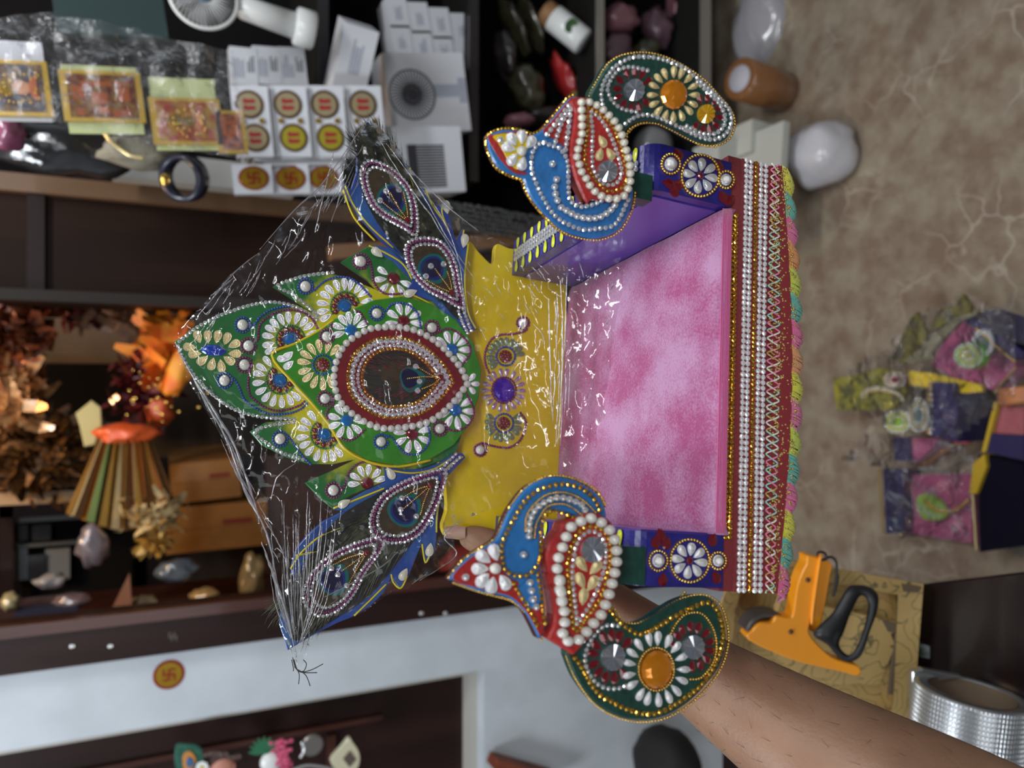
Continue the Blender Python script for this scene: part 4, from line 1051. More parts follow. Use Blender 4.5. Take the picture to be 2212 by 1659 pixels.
clustergem(pT, tailT, *G_([(710, 615)])[0], clear, 21, 46, 11, 40, 330)
clustergem(pT, tailT, *G_([(1715, 950)])[0], amber2, 18, 42, 9, -110, 130)
for L in ([(270, 820), (250, 680), (275, 540), (350, 400), (450, 280), (600, 190), (720, 150), (900, 150), (1080, 175), (1250, 230), (1420, 310), (1600, 450), (1780, 610), (1930, 760), (2050, 900), (2080, 1050), (2040, 1180), (1930, 1280), (1800, 1310), (1650, 1280), (1500, 1210), (1400, 1150)],
          [(900, 340), (780, 310), (640, 290), (500, 330), (400, 440), (340, 580), (370, 710), (450, 820), (570, 890), (740, 920)],
          [(590, 1090), (680, 1020), (800, 970), (950, 970), (1100, 1020), (1250, 1090), (1400, 1160), (1560, 1200)],
          [(1600, 500), (1750, 650), (1900, 800), (1980, 960), (1980, 1100), (1900, 1200), (1780, 1240), (1620, 1210), (1450, 1120)]):
    chain(pT, G_(L), 10.5, 5.0, GEM, gem_silver, tailT, h=.0002)
a = wu(1350, 372); c = wu(1400, 440); neck(a[0], c[0], c[1], a[1], -.004, .006, '')
# ================================================================== THINGS BEHIND
def mpp(Y, px=1106, py=829):  # metres per pixel at that place
    return (YP(px, py, Y) - CAM).dot(FW) / F
white = mat('white_card', (.58, .59, .63), .45, noise_s=5, noise_a=.06)
white2 = mat('white_plastic', (.66, .67, .66), .3, coat=.3)
grey_print = mat('grey_print', (.16, .17, .20), .6)
ink = mat('dark_ink', (.03, .03, .04), .5)
pale_print = mat('pale_print', (.33, .35, .42), .6)
blackm = mat('black_plastic', (.008, .008, .009), .4)
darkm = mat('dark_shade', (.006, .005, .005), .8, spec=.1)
def rotm(yaw=0, roll=0, pitch=0): return Matrix.Rotation(math.radians(yaw), 3, 'Z') @ Matrix.Rotation(math.radians(roll), 3, 'Y') @ Matrix.Rotation(math.radians(pitch), 3, 'X')
def obox(name, px, py, Y, wpx, hpx, dep, m, label, cat, yaw=0, roll=0, pitch=0, group=None, prints=()):
    """box centred at a photo pixel; wpx = vertical extent in the photo (world width), hpx = horizontal extent (world height)"""
    s_ = mpp(Y, px, py); c = YP(px, py, Y) + V((0, dep / 2, 0)); R = rotm(yaw, roll, pitch)
    W_, H_ = wpx * s_, hpx * s_ * 1.08
    t = thing(name, c - V((0, 0, H_ / 2)), label, cat, group)
    MB().box(c, W_, dep, H_, R).build('carton' if 'box' in name else 'body', m, t)
    for (nm, fx, fz, fw, fh, pm, kind) in prints:
        mb = MB(); n_ = R @ NF; ax = R @ V((1, 0, 0)); az = R @ V((0, 0, 1))
        cc = c + R @ V((fx * W_, -dep / 2 - .0006, fz * H_))
        if kind == 'rect': mb.slab([cc + ax * sx * fw * W_ / 2 + az * sz * fh * H_ / 2 for sx, sz in ((-1, -1), (1, -1), (1, 1), (-1, 1))], n_, .0005, bev=.0001)
        elif kind == 'lines':
            k = max(2, int(fh * 12))
            for i in range(k): 
                z_ = (i + .5) / k - .5; l_ = fw * random.uniform(.55, 1)
                q = cc + az * z_ * fh * H_ - ax * (fw - l_) * W_ / 2
                mb.slab([q + ax * sx * l_ * W_ / 2 + az * sz * .3 * fh * H_ / k for sx, sz in ((-1, -1), (1, -1), (1, 1), (-1, 1))], n_, .0004, bev=.0001)
        elif kind == 'stripes':
            k = 16
            for i in range(k):
                q = cc + ax * ((i + .5) / k - .5) * fw * W_
                mb.slab([q + ax * sx * .33 * fw * W_ / k + az * sz * .5 * fh * H_ for sx, sz in ((-1, -1), (1, -1), (1, 1), (-1, 1))], n_, .0004, bev=.0001)
        elif kind == 'fan':
            r_ = fw * W_ / 2
            for i in range(40):
                a = 2 * math.pi * i / 40; d = ax * math.cos(a) + az * math.sin(a); e_ = ax * math.cos(a + .35) + az * math.sin(a + .35)
                mb.tube([cc + d * r_ * .3, cc + e_ * r_], .0013, 4)
            mb.tube([cc + ax * r_ * math.cos(a) + az * r_ * math.sin(a) for a in [2 * math.pi * i / 40 for i in range(41)]], .0016, 5)
            disc(mb, cc + n_ * .001, r_ * .28, n_, .001, ax=ax, ay=az)
        mb.build(nm, pm, t)
    return t
# ---- display rack on the right: shelves and uprights
RY = 1.66; RB = 2.05
rk = thing('display_rack', V((1.0, RY, 0)), 'black and pale edged display rack of shelves on the right of the shop', 'shelf')
edge = mat('shelf_edge', (.020, .018, .020), .3, coat=.4)
alu = mat('aluminium_edge', (.34, .32, .29), .35, .6)
shelfm = mat('shelf_board', (.010, .009, .008), .7, spec=.15)
xr = 2.15
for px, yb_, m_, t_ in ((697, 190, edge, .018), (1022, 445, edge, .018), (1296, 330, alu, .014), (1524, 350, alu, .022)):
    z = Z_at(px, yb_, RY); xl = max(.47, X_at(px, yb_, RY))
    MB().box(((xl + xr) / 2, (RY + RB) / 2 + .004, z), xr - xl, RB - RY, t_ * .8).build('shelf', shelfm, rk)
    MB().box(((xl + xr) / 2, RY, z), xr - xl, .012, t_ * 1.3).build('shelf_edge', m_, rk)
MB().box(((.47 + 2.15) / 2, RB + .02, 1.0), 1.68, .02, 2.0).build('back_panel', darkm, rk)
xl = max(.49, X_at(1524, 350, RY))
MB().box((xl - .01, (RY + RB) / 2, .35), .02, RB - RY, .7).build('side_panel', darkwood, rk)
# ---- brown cabinet panel in the middle
PY = 1.78
cab = thing('wooden_cabinet', YP(600, 500, PY), 'dark glossy brown wooden cabinet behind the crest of the throne', 'cabinet')
xr_ = X_at(420, 432, PY); xl_ = X_at(200, 640, PY)
xr_ = min(xr_, .40)
cabw = mat('glossy_brown_wood', (.022, .009, .005), .55, spec=.12, coat=0, noise_s=10, noise_a=.5, stretch=(1, 1, .12))
MB().box(((xr_ + xl_) / 2, PY + .16, .95), xr_ - xl_, .3, 2.35).build('door_panel', cabw, cab)
MB().box((xr_ + .0, PY + .0, .95), .035, .03, 2.35).build('edge_strip', mat('tan_edge', (.13, .07, .035), .4, coat=.1), cab)
MB().box((xl_ - .004, PY - .0, 1.25), .022, .04, 1.2).build('handle_rail', mat('grey_rail', (.020, .015, .013), .5, .1, spec=.2), cab)
MB().box(((xr_ + xl_) / 2, PY + .002, Z_at(78, 500, PY)), xr_ - xl_, .012, .03).build('cross_rail', mat('dark_rail', (.012, .006, .005), .5, spec=.2), cab)
# white ledge with stacks, running along the cabinet edge (right side)
led = thing('white_counter', YP(450, 430, 1.60), 'white counter ledge carrying sticker packs beside the brown cabinet', 'counter')
p0 = YP(250, 400, 1.66); p1 = YP(1000, 470, 1.66)
xA = (p0.x); 
zz0, zz1 = Z_at(640, 430, 1.66), Z_at(240, 400, 1.66)
MB().box((xr_ + .036, 1.70, (zz0 + zz1) / 2), .055, .05, zz1 - zz0).build('panel', mat('counter_white', (.34, .33, .31), .5, noise_s=8, noise_a=.15), led)
# ---- upper shelf goods
def facebox(*a, **k): return obox(*a, **k)
for i, (px, py) in enumerate(((527, 140), (577, 138), (633, 140))):
    obox('medicine_box', px, py, 1.58, 78, 52, .04, white, ['small white printed box hanging nearest the gold cards', 'middle one of the three small white printed boxes', 'small white printed box nearest the black shelf edge'][i], 'box', roll=-4 - i * 2, yaw=-8, group='small printed boxes on the left shelf',
         prints=(('printed_text', .0, .2, .6, .45, pale_print, 'lines'), ('printed_text', .1, -.25, .5, .3, grey_print, 'lines')))
obox('tall_white_box', 768, 112, 1.52, 150, 68, .08, white, 'tall white box with faint lettering standing by the black shelf edge', 'box', yaw=-32, roll=6, prints=(('printed_text', .1, .0, .5, .35, pale_print, 'lines'),))
fb = obox('fan_box', 925, 195, 1.62, 165, 168, .10, white, 'large white box printed with a grey hand fan', 'box', yaw=-6, roll=-10, prints=(('fan_print', -.02, .20, .62, .5, ink, 'fan'), ('fan_handle_print', .02, -.28, .16, .40, pale_print, 'rect'), ('fan_base_print', .02, -.44, .32, .10, pale_print, 'rect')))
obox('striped_box', 905, 340, 1.58, 140, 190, .10, white, 'white box with a dark striped panel leaning below the fan box', 'box', yaw=-6, roll=-8, prints=(('striped_panel', -.10, -.13, .66, .32, ink, 'stripes'), ('grey_panel', -.10, .07, .66, .10, ink, 'rect')))
k_ = 0
names = ['first', 'second', 'third', 'fourth', 'fifth']
for r_, (y, n_) in enumerate(((30, 4), (92, 4))):
    for i in range(n_):
        k_ += 1
        obox('soap_box', 860 + i * 46 + r_ * 8, y + i * 12 - 4, 1.70, 66, 42, .07, white, 'small white printed carton, %s from the left in the %s row above the fan box' % (names[i], ['upper', 'lower'][r_]), 'box', roll=-10, group='white cartons above the fan box',
             prints=(('printed_text', .0, .0, .5, .35, pale_print, 'lines'),))
# mini fan at the top left
fn = thing('hand_fan', YP(520, 30, 1.5), 'white battery hand fan with radial grille lying at the top shelf', 'fan')
c = YP(440, -8, 1.48); s_ = mpp(1.48, 440, 0); ax = V((1, 0, 0)); az = V((0, 0, 1))
mb = MB()
for i in range(44):
    a = 2 * math.pi * i / 44; d = ax * math.cos(a) + az * math.sin(a); e_ = ax * math.cos(a + .25) + az * math.sin(a + .25)
    mb.tube([c + d * 20 * s_ + NF * .012, c + (d + e_) * 25 * s_ + NF * .014, c + e_ * 68 * s_], .0008, 5)
mb.build('grille', white2, fn, kind='stuff')
mb = MB(); mb.tube([c + (ax * math.cos(a) + az * math.sin(a)) * 69 * s_ for a in [2 * math.pi * i / 48 for i in range(49)]], .0035, 8); mb.build('rim', white2, fn)
mb = MB(); mb.tmpl(t_ball(20, 8, True), c + NF * .006, ax * 21 * s_, az * 21 * s_, NF * .012); mb.build('hub', mat('blue_grey', (.10, .16, .24), .4), fn)
mb = MB()
for i in range(5):
    a = 2 * math.pi * i / 5
    mb.add([c + V((0, .008, 0)), c + V((0, .008, 0)) + (ax * math.cos(a) + az * math.sin(a)) * 60 * s_, c + V((0, .014, 0)) + (ax * math.cos(a + .8) + az * math.sin(a + .8)) * 60 * s_], [[0, 1, 2]])
mb.build('blade', mat('grey_blade', (.2, .2, .22), .4), fn, kind='stuff')
a_ = YP(512, 12, 1.50); b_ = YP(636, 55, 1.50); e_ = YP(680, 68, 1.50)
mb = MB(); mb.tube([a_, a_ + (b_ - a_) * .1, b_], [.016, .021, .024], 16); mb.build('handle', white2, fn)
mb = MB(); mb.tube([b_, b_ + (e_ - b_) * .1, b_ + (e_ - b_) * .9, e_], [.030, .035, .035, .031], 20); mb.build('base', white2, fn)
# sticker sheets
sticker_labels = ['half hidden behind the gold card pouch', 'second from the gold card pouch', 'third from the gold card pouch, bright rainbow foil', 'nearest the fan box']
brown_ring = mat('brown_foil', (.11, .055, .025), .35, .6); cream_foil = mat('cream_foil', (.34, .28, .16), .35, .4); foil_y = mat('rainbow_foil', (.48, .42, .04), .25, .5); foot_red = mat('foot_red', (.28, .012, .012), .4)
for i, px in enumerate((545, 628, 708, 790)):
    t = obox('sticker_sheet', px, 262, 1.52, 150, 72, .006, white, 'white sticker sheet with footprint seals, ' + sticker_labels[i], 'sticker', roll=-6, yaw=-4, pitch=-8, group='footprint sticker sheets')
    s_ = mpp(1.52, px, 250); R = rotm(-4, -6, -8); ax = R @ V((1, 0, 0)); az = R @ V((0, 0, 1)); n_ = R @ NF
    for (dx, dz, half) in ((-35, 3, 0), (35, -3, 1)):
        c = YP(px, 262, 1.52) + ax * (-dx) * s_ + az * dz * s_ + n_ * .001
        mb = MB(); disc(mb, c + n_ * .0006, 29 * s_, n_, .0008, 44, ax=ax, ay=az, wob=.06); mb.build('seal_rim', brown_ring, t)
        mb = MB(); disc(mb, c + n_ * .0012, 24 * s_, n_, .0008, 36, ax=ax, ay=az); mb.build('seal_face', cream_foil if not half else (foil_y if i in (1, 2) else cream_foil), t)
        mb = MB()
        for sgn in (-1, 1):
            cc = c + n_ * .0018 + ax * sgn * 7 * s_
            mb.slab([cc + ax * x * s_ + az * z * s_ for x, z in ((-4, -12), (3, -13), (4, -4), (3, 2), (6, 9), (2, 13), (-5, 11), (-5, 2))], n_, .0005, bev=.0001)
        mb.build('footprints', foot_red, t)
    for dx in (-22, 22):
        mb = MB(); disc(mb, YP(px, 262, 1.52) + az * dx * s_ * .9 + n_ * .0042, 6 * s_, n_, .0008, 14, ax=ax, ay=az); mb.build('small_seal', st_gold, t)
# stack of sticker sheets seen edge on, with the emblem seals
for i, px in enumerate((548, 628, 700)):
    t = obox('emblem_pack', px, 385, 1.52, 62, 76, .03, white, ['flat pack with half hidden emblem seal beside the black tape', 'flat pack with yellow four-armed emblem seal on the ledge', 'flat pack with emblem seal next to the feather tip'][i], 'sticker', roll=-6, yaw=-6, pitch=-6, group='emblem sticker packs')
    s_ = mpp(1.52, px, 385); R = rotm(-6, -6, -6); ax = R @ V((1, 0, 0)); az = R @ V((0, 0, 1)); n_ = R @ NF; c = YP(px, 385, 1.52) + V((0, .0, 0)) + n_ * .001
    mb = MB(); disc(mb, c + n_ * .001, 31 * s_, n_, .0008, 44, ax=ax, ay=az, ratio=.8, wob=.04); mb.build('seal_rim', st_red, t)
    mb = MB(); disc(mb, c + n_ * .0016, 27 * s_, n_, .0008, 36, ax=ax, ay=az, ratio=.8); mb.build('seal_face', st_gold, t)
    mb = MB(); emblem(mb, c, 26 * s_, ax, az, n_, h=.0024); mb.build('emblem', st_red, t)
for i in range(7):
    obox('card_sheet', 630 + i * 6, 328 + i * 5, 1.54 - i * .004, 5, 200 - i * 8, .05, white if i % 2 else mat('grey_card', (.22, .22, .22), .5), '%s thin card sheet of the stack under the footprint stickers' % ['topmost', 'second', 'third', 'middle', 'fifth', 'sixth', 'lowest'][i], 'card', roll=-8, group='card sheets stacked under the stickers')
# black tape ring with a shiny clip
tp = thing('black_tape', YP(400, 378, 1.48), 'roll of black tape with a small gold clip at the ledge edge', 'tape')
c = YP(398, 385, 1.46)
mb = MB(); ax = (V((.9, -.3, 0))).normalized(); dz = V((.25, .75, -.55)).normalized(); ax = (ax - dz * ax.dot(dz)).normalized(); ay = dz.cross(ax)
seg = 40; vs = []
for (r_, h_) in ((.040, 0), (.040, .028), (.031, .028), (.031, 0)):
    for i in range(seg):
        a = 2 * math.pi * i / seg; vs.append(c + ax * r_ * math.cos(a) + ay * r_ * math.sin(a) - dz * (h_ - .014))
fs = [[k * seg + i, k * seg + (i + 1) % seg, ((k + 1) % 4) * seg + (i + 1) % seg, ((k + 1) % 4) * seg + i] for k in range(4) for i in range(seg)]
mb.add(vs, fs, True); mb.build('tape_roll', mat('navy_tape', (.012, .014, .035), .3, coat=.4), tp)
mb = MB(); mb.tmpl(t_ball(10, 6), YP(356, 388, 1.44), V((.012, 0, 0)), V((0, .006, 0)), V((0, 0, .008))); mb.build('clip', gold, tp)
# ---- gold cards in clear pouches
film = bpy.data.materials.new('clear_film'); film.use_nodes = True
def make_film(m, gl=.10, tint=(.93, .93, .95), rough=.08, bump_s=40, bstr=.6, stretch=(1, 1, 1), haze=.05):
    m.use_nodes = True; nt = m.node_tree; nt.nodes.clear()
    out = nt.nodes.new('ShaderNodeOutputMaterial'); tr_ = nt.nodes.new('ShaderNodeBsdfTransparent'); g_ = nt.nodes.new('ShaderNodeBsdfGlossy'); df = nt.nodes.new('ShaderNodeBsdfDiffuse')
    tr_.inputs[0].default_value = (*tint, 1); g_.inputs['Roughness'].default_value = rough; df.inputs[0].default_value = (.8, .8, .82, 1)
    m1 = nt.nodes.new('ShaderNodeMixShader'); m2 = nt.nodes.new('ShaderNodeMixShader')
    lw_ = nt.nodes.new('ShaderNodeLayerWeight'); lw_.inputs[0].default_value = .25
    ma = nt.nodes.new('ShaderNodeMath'); ma.operation = 'MULTIPLY_ADD'; ma.inputs[1].default_value = .8; ma.inputs[2].default_value = gl
    nt.links.new(lw_.outputs['Fresnel'], ma.inputs[0]); nt.links.new(ma.outputs[0], m1.inputs[0])
    nt.links.new(tr_.outputs[0], m1.inputs[1]); nt.links.new(g_.outputs[0], m1.inputs[2])
    m2.inputs[0].default_value = haze
    nt.links.new(m1.outputs[0], m2.inputs[1]); nt.links.new(df.outputs[0], m2.inputs[2]); nt.links.new(m2.outputs[0], out.inputs[0])
    tc = nt.nodes.new('ShaderNodeTexCoord'); mp = nt.nodes.new('ShaderNodeMapping'); mp.inputs['Scale'].default_value = stretch
    nz = nt.nodes.new('ShaderNodeTexNoise'); nz.inputs['Scale'].default_value = bump_s; nz.inputs['Detail'].default_value = 4; nz.inputs['Distortion'].default_value = 1.5
    bp = nt.nodes.new('ShaderNodeBump'); bp.inputs['Strength'].default_value = bstr; bp.inputs['Distance'].default_value = .01
    nt.links.new(tc.outputs['Object'], mp.inputs[0]); nt.links.new(mp.outputs[0], nz.inputs['Vector']); nt.links.new(nz.outputs[0], bp.inputs['Height'])
    for s2 in (g_, lw_): nt.links.new(bp.outputs[0], s2.inputs['Normal'])
    return m
make_film(film, .03, haze=.035, bump_s=40, bstr=.8)
card_gold = mat('card_gold', (.75, .48, .07), .3, .55); card_in = mat('card_relief', (.38, .20, .04), .3, .7, noise_s=90, col2=(.20, .035, .02))
card_red = mat('card_red', (.34, .035, .02), .35, .3, noise_s=70, col2=(.42, .25, .03)); lime = mat('pale_lime', (.50, .56, .26), .6)
face_m = mat('figure_skin', (.50, .22, .10), .5)
dkblue = mat('dark_blue_card', (.02, .025, .06), .4, noise_s=80, col2=(.18, .09, .02))
cards = [(42, 190, 118, 106, dkblue, 'gold framed card with a dark portrait at the picture corner'), (222, 208, 108, 146, card_in, 'large gold embossed card on a pale green backing'),
         (404, 262, 100, 132, card_red, 'gold framed red card with a crowned yellow figure'), (500, 285, 92, 56, mat('card_dark', (.10, .02, .015), .4, noise_s=90, col2=(.40, .12, .03)), 'small gold framed red card beside the sticker sheets')]
for i, (px, py, w_, h_, m_, lab) in enumerate(cards):
    t = obox('gold_card', px, py, 1.30, w_, h_, .006, card_gold, lab, 'card', roll=-7, yaw=0, group='gold foil cards in clear pouches')
    s_ = mpp(1.30, px, py); R = rotm(0, -7); ax = R @ V((1, 0, 0)); az = R @ V((0, 0, 1)); c = YP(px, py, 1.30) + NF * .0008
    def P_(x, z, h=0): return c + ax * x * s_ + az * z * s_ + NF * h
    mb = MB(); mb.slab([P_(x * (w_ / 2 - 8), z * (h_ / 2 - 7)) for x, z in ((-1, -1), (1, -1), (1, 1), (-1, 1))], NF, .0006, bev=.0001); mb.build('picture', m_, t)
    mb = MB()
    if i in (0, 2):
        sc2 = 1.0 if i == 0 else .8
        disc(mb, P_(0, -4, .001), 17 * s_ * sc2, NF, .001, ratio=.85); mb.build('figure_face', face_m if i == 0 else st_gold, t)
        mb = MB()
        mb.slab([P_(x * sc2, z * sc2 + 8, .0012) for x, z in ((-18, 6), (18, 6), (15, 26), (8, 34), (0, 44), (-8, 34), (-15, 26))], NF, .0008, bev=.0002); mb.build('figure_crown', st_gold, t)
        mb = MB()
        for q in range(26):
            a = random.uniform(0, 6.28); r_ = random.uniform(24, 44) * sc2; mb.tmpl(SMALL, P_(r_ * math.cos(a), r_ * math.sin(a) - 6, .001), ax * 3 * s_, az * 3 * s_, NF * .002)
        mb.build('figure_garland', card_gold, t, kind='stuff')
        mb = MB(); mb.slab([P_(x, z, .0012) for x, z in ((-28, -34), (28, -34), (20, -22), (8, -18), (-8, -18), (-20, -22))], NF, .0008, bev=.0002); mb.build('figure_shoulders', mat('figure_robe', (.45, .12, .04), .4, .3), t)
    else:
        for (x, z, ww, hh) in ((-34, 45, 14, 14), (-36, -35, 16, 36), (-30, 0, 12, 22), (-5, 5, 26, 30), (26, 10, 10, 60), (28, -40, 8, 30), (4, -42, 30, 22), (6, 46, 28, 20)):
            f_ = .75 if i == 3 else 1
            mb.slab([P_(x * f_ + sx * ww * f_ / 2, z * f_ * (.35 if i == 3 else 1) + sz * hh * f_ / 2 * (.4 if i == 3 else 1), .001) for sx, sz in ((-1, -1), (1, -1), (1, 1), (-1, 1))], NF, .0008, bev=.0002)
        mb.build('embossed_panels', mat('emboss_orange', (.55, .13, .03), .3, .6), t, kind='stuff')
    if i < 3:
        mb = MB(); mb.slab([P_(x, z, -.007) for x, z in ((-w_ / 2 - (24 if i == 1 else 10), -h_ / 2), (w_ / 2 + (14 if i == 1 else 45), -h_ / 2), (w_ / 2 + (14 if i == 1 else 45), h_ / 2), (-w_ / 2 - (24 if i == 1 else 10), h_ / 2))], NF, .001, bev=.0002)
        mb.build('backing_card', lime if i else white, t)
def filmsheet(name, quad, label, cat, m, amp=.006, nx=26, ny=20, Y=1.27, seed=0, parent=None, ridge=None):
    """crinkled clear sheet between four photo corners at distance Y"""
    mb = MB(); vs = []
    for j in range(ny + 1):
        for i in range(nx + 1):
            a, b_ = i / nx, j / ny
            x = (quad[0][0] * (1 - a) + quad[1][0] * a) * (1 - b_) + (quad[3][0] * (1 - a) + quad[2][0] * a) * b_
            y = (quad[0][1] * (1 - a) + quad[1][1] * a) * (1 - b_) + (quad[3][1] * (1 - a) + quad[2][1] * a) * b_
            p = YP(x, y, Y); q = V((p.x * 22, seed, p.z * 22))
            d = amp * (1 - abs(noise.noise(q)) * 3.0) + amp * .5 * noise.noise(q * 2.7)
            vs.append(p + V((0, d, 0)))
    mb.add(vs, [[j * (nx + 1) + i, j * (nx + 1) + i + 1, (j + 1) * (nx + 1) + i + 1, (j + 1) * (nx + 1) + i] for j in range(ny) for i in range(nx)], True)
    o = mb.build(name, m, parent)
    return prop(o, label, cat)
filmsheet('plastic_pouch', [(-30, 40), (118, 20), (112, 262), (-30, 240)], 'crinkled clear pouch round the portrait card at the corner', 'pouch', film, seed=1)['group'] = 'clear card pouches'
filmsheet('plastic_pouch', [(118, 30), (305, 60), (300, 300), (108, 262)], 'crinkled clear pouch round the large embossed card', 'pouch', film, seed=2)['group'] = 'clear card pouches'
filmsheet('plastic_pouch', [(305, 70), (505, 110), (540, 345), (298, 310)], 'crinkled clear pouch round the two red gold cards', 'pouch', film, seed=3)['group'] = 'clear card pouches'
# crumpled packets
def lump(name, px, py, Y, rx, rz, ry, m, label, cat, amp=.25, sub=3, seed=0, group=None, kind=None, parent=None, ang=0, freq=2.0):
    import bmesh
    bm = bmesh.new(); bmesh.ops.create_icosphere(bm, subdivisions=sub, radius=1)
    s_ = mpp(Y, px, py); c = YP(px, py, Y); vs = []
    ca, sa = math.cos(ang), math.sin(ang)
    for v in bm.verts:
        q = v.co * freq + V((seed * 3.1, 0, seed)); d = 1 + amp * (noise.noise(q) * 1.4 + (abs(noise.noise(q * 2.3)) - .3))
        x, y, z = v.co * d
        x, z = x * rx * s_, z * rz * s_
        vs.append(c + V((x * ca - z * sa, y * ry, x * sa + z * ca)))
    fs = [[v.index for v in f.verts] for f in bm.faces]; bm.free()
    o = MB().add(vs, fs, True).build(name, m, parent)
    return prop(o, label, cat, group, kind)
baggy = mat('milky_bag', (.30, .29, .31), .22, coat=.6, bump=.5, bump_s=60)
baggy2 = mat('white_bag', (.50, .49, .52), .28, coat=.6, bump=.6, bump_s=50)
darkbag = mat('smoky_bag', (.045, .045, .045), .2, coat=.8, bump=.8, bump_s=60)
# ---- lower compartments of the rack
pk_m = [mat('olive_packet', (.07, .065, .035), .3, coat=.8, noise_s=30, noise_a=.5, bump=.6, bump_s=60), mat('gold_packet', (.22, .17, .06), .3, .3, coat=.8, bump=.6, bump_s=60), mat('dark_packet', (.025, .02, .02), .3, coat=.8, bump=.5, bump_s=60), mat('red_packet', (.35, .02, .02), .35, coat=.6, bump=.3, bump_s=60), mat('mauve_packet', (.13, .07, .09), .35, coat=.6, bump=.4, bump_s=60), mat('rose_packet', (.30, .13, .16), .35, coat=.6, bump=.4, bump_s=60)]
pk = [(1110, 60, 14, 70, 0, 1, 'tall glossy packet standing first in the dark compartment'), (1148, 55, 12, 66, 0, 1, 'gold edged packet standing by the cork jar'), (1090, 120, 26, 60, 2, .5, 'dark packet deep in the compartment'), (1140, 190, 42, 60, 0, .8, 'see-through packet of beads in the dark compartment'), (1215, 165, 14, 52, 3, 1.0, 'bright red tube packet below the white jar'), (1180, 250, 60, 24, 2, .3, 'black packet lying above the peacock head'), (1120, 262, 40, 18, 5, .3, 'pinkish beaded packet behind the peacock beak'), (1240, 215, 16, 60, 1, .2, 'pale packet against the compartment divider'),
      (1340, 40, 46, 38, 5, .2, 'rosy packet at the top of the orange-backed compartment'), (1420, 60, 40, 50, 4, .4, 'mauve packet in the orange-backed compartment'), (1330, 110, 44, 40, 4, .2, 'dull mauve packet above the green tail'), (1470, 25, 34, 46, 5, .9, 'pink packet in front of the orange board'), (1395, 110, 32, 26, 0, .3, 'glassy packet with shiny beads above the tail')]
for i, (px, py, w_, h_, mi_, a_, lab) in enumerate(pk):
    lump('packet', px, py, 1.80, h_ * .9, w_ * .9, .04, pk_m[mi_], lab, 'packet', amp=.22, seed=i, ang=a_ * .5, group='packets in the rack compartments')
# cork jar
jr = thing('cork_jar', YP(1240, 80, 1.70), 'white jar with a green print and a round cork lid', 'jar')
a_ = YP(1195, 38, 1.74); b_ = YP(1262, 92, 1.70)
d = (b_ - a_).normalized(); s_ = mpp(1.7, 1230, 60)
mb = MB(); mb.tube([a_, a_ + d * .002, b_ - d * .004, b_], [26 * s_, 29 * s_, 29 * s_, 25 * s_], 28); mb.build('jar_body', white2, jr)
mb = MB(); mb.tube([a_ - d * .030, a_ - d * .027, a_ - d * .002, a_], [22 * s_, 26 * s_, 27 * s_, 26 * s_], 24); mb.build('cork_lid', mat('cork', (.26, .13, .05), .7, noise_s=60, noise_a=.4), jr)
mb = MB(); mid = (a_ + b_) / 2 + V((-.1, -.85, .3)).normalized() * 29.5 * s_
nn = V((-.1, -.85, .3)).normalized(); x_ = (d - nn * d.dot(nn)).normalized(); y_ = nn.cross(x_)
disc(mb, mid + nn * .0012, 17 * s_, nn, .001, ax=x_, ay=y_, ratio=.7); mb.build('green_print', mat('leaf_print', (.04, .12, .03), .5, noise_s=90, noise_a=.7), jr)
obox('orange_board', 1500, 60, 1.97, 420, 105, .02, mat('ochre_card', (.36, .20, .06), .6), 'ochre cardboard panel at the back of the lower compartment', 'board')
# things on the floor below the rack
lump('plastic_bag', 1650, 70, 1.62, 95, 52, .10, baggy, 'large grey milky bag on the floor under the rack', 'bag', amp=.14, seed=21, ang=.25, group='plastic bags under the rack')
lump('plastic_bag', 1575, 30, 1.85, 70, 52, .10, darkbag, 'smoky dark bag behind the large grey bag', 'bag', amp=.2, seed=22, group='plastic bags under the rack')
lump('plastic_bag', 1640, 240, 1.72, 60, 50, .10, darkbag, 'smoky bag lying below the brown tape roll', 'bag', amp=.2, seed=23, group='plastic bags under the rack')
lump('plastic_bag', 1775, 337, 1.36, 68, 74, .085, baggy2, 'squarish white knotted bag on the marble floor', 'bag', amp=.16, seed=24, ang=-.35, group='plastic bags under the rack', freq=1.3)
lump('grey_bag', 1412, 322, 1.75, 50, 46, .05, mat('grey_gloss', (.20, .20, .20), .2, coat=.8), 'glossy grey bulging bag between the tail and the blue arm', 'bag', amp=.05, seed=25)
# brown tape roll
tr_ = thing('brown_tape', YP(1650, 190, 1.45), 'fat roll of brown packing tape standing under the rack', 'tape')
a_ = YP(1598, 170, 1.50); b_ = YP(1712, 206, 1.53); d = (b_ - a_).normalized(); s_ = mpp(1.51, 1650, 190)
mb = MB(); mb.tube([a_, a_ + d * .001, b_, b_ + d * .001], [40 * s_, 43 * s_, 43 * s_, 41 * s_], 36); mb.build('tape_body', mat('brown_tape_film', (.20, .085, .03), .25, coat=.6), tr_)
mb = MB(); mb.tube([a_ - d * .003, a_ - d * .0005], [27 * s_, 28 * s_], 30); mb.build('core', mat('paper_core', (.42, .40, .44), .7), tr_)
# foam pieces
foam = mat('white_foam', (.44, .44, .40), .7)
obox('foam_tray', 1655, 300, 1.45, 70, 75, .14, foam, 'white foam tray under the white bag', 'box', roll=4)
obox('foam_board', 1692, 385, 1.36, 250, 16, .14, foam, 'long white foam board on edge beside the fringe', 'board', roll=5)
obox('foam_block', 1600, 330, 1.50, 50, 110, .10, foam, 'flat foam block behind the blue arm post', 'box')
lump('red_packet', 1565, 300, 1.66, 26, 30, .03, mat('red_gloss', (.35, .01, .02), .2, coat=1), 'dark red glossy bead packet beside the tail tip', 'packet', amp=.1, seed=31)
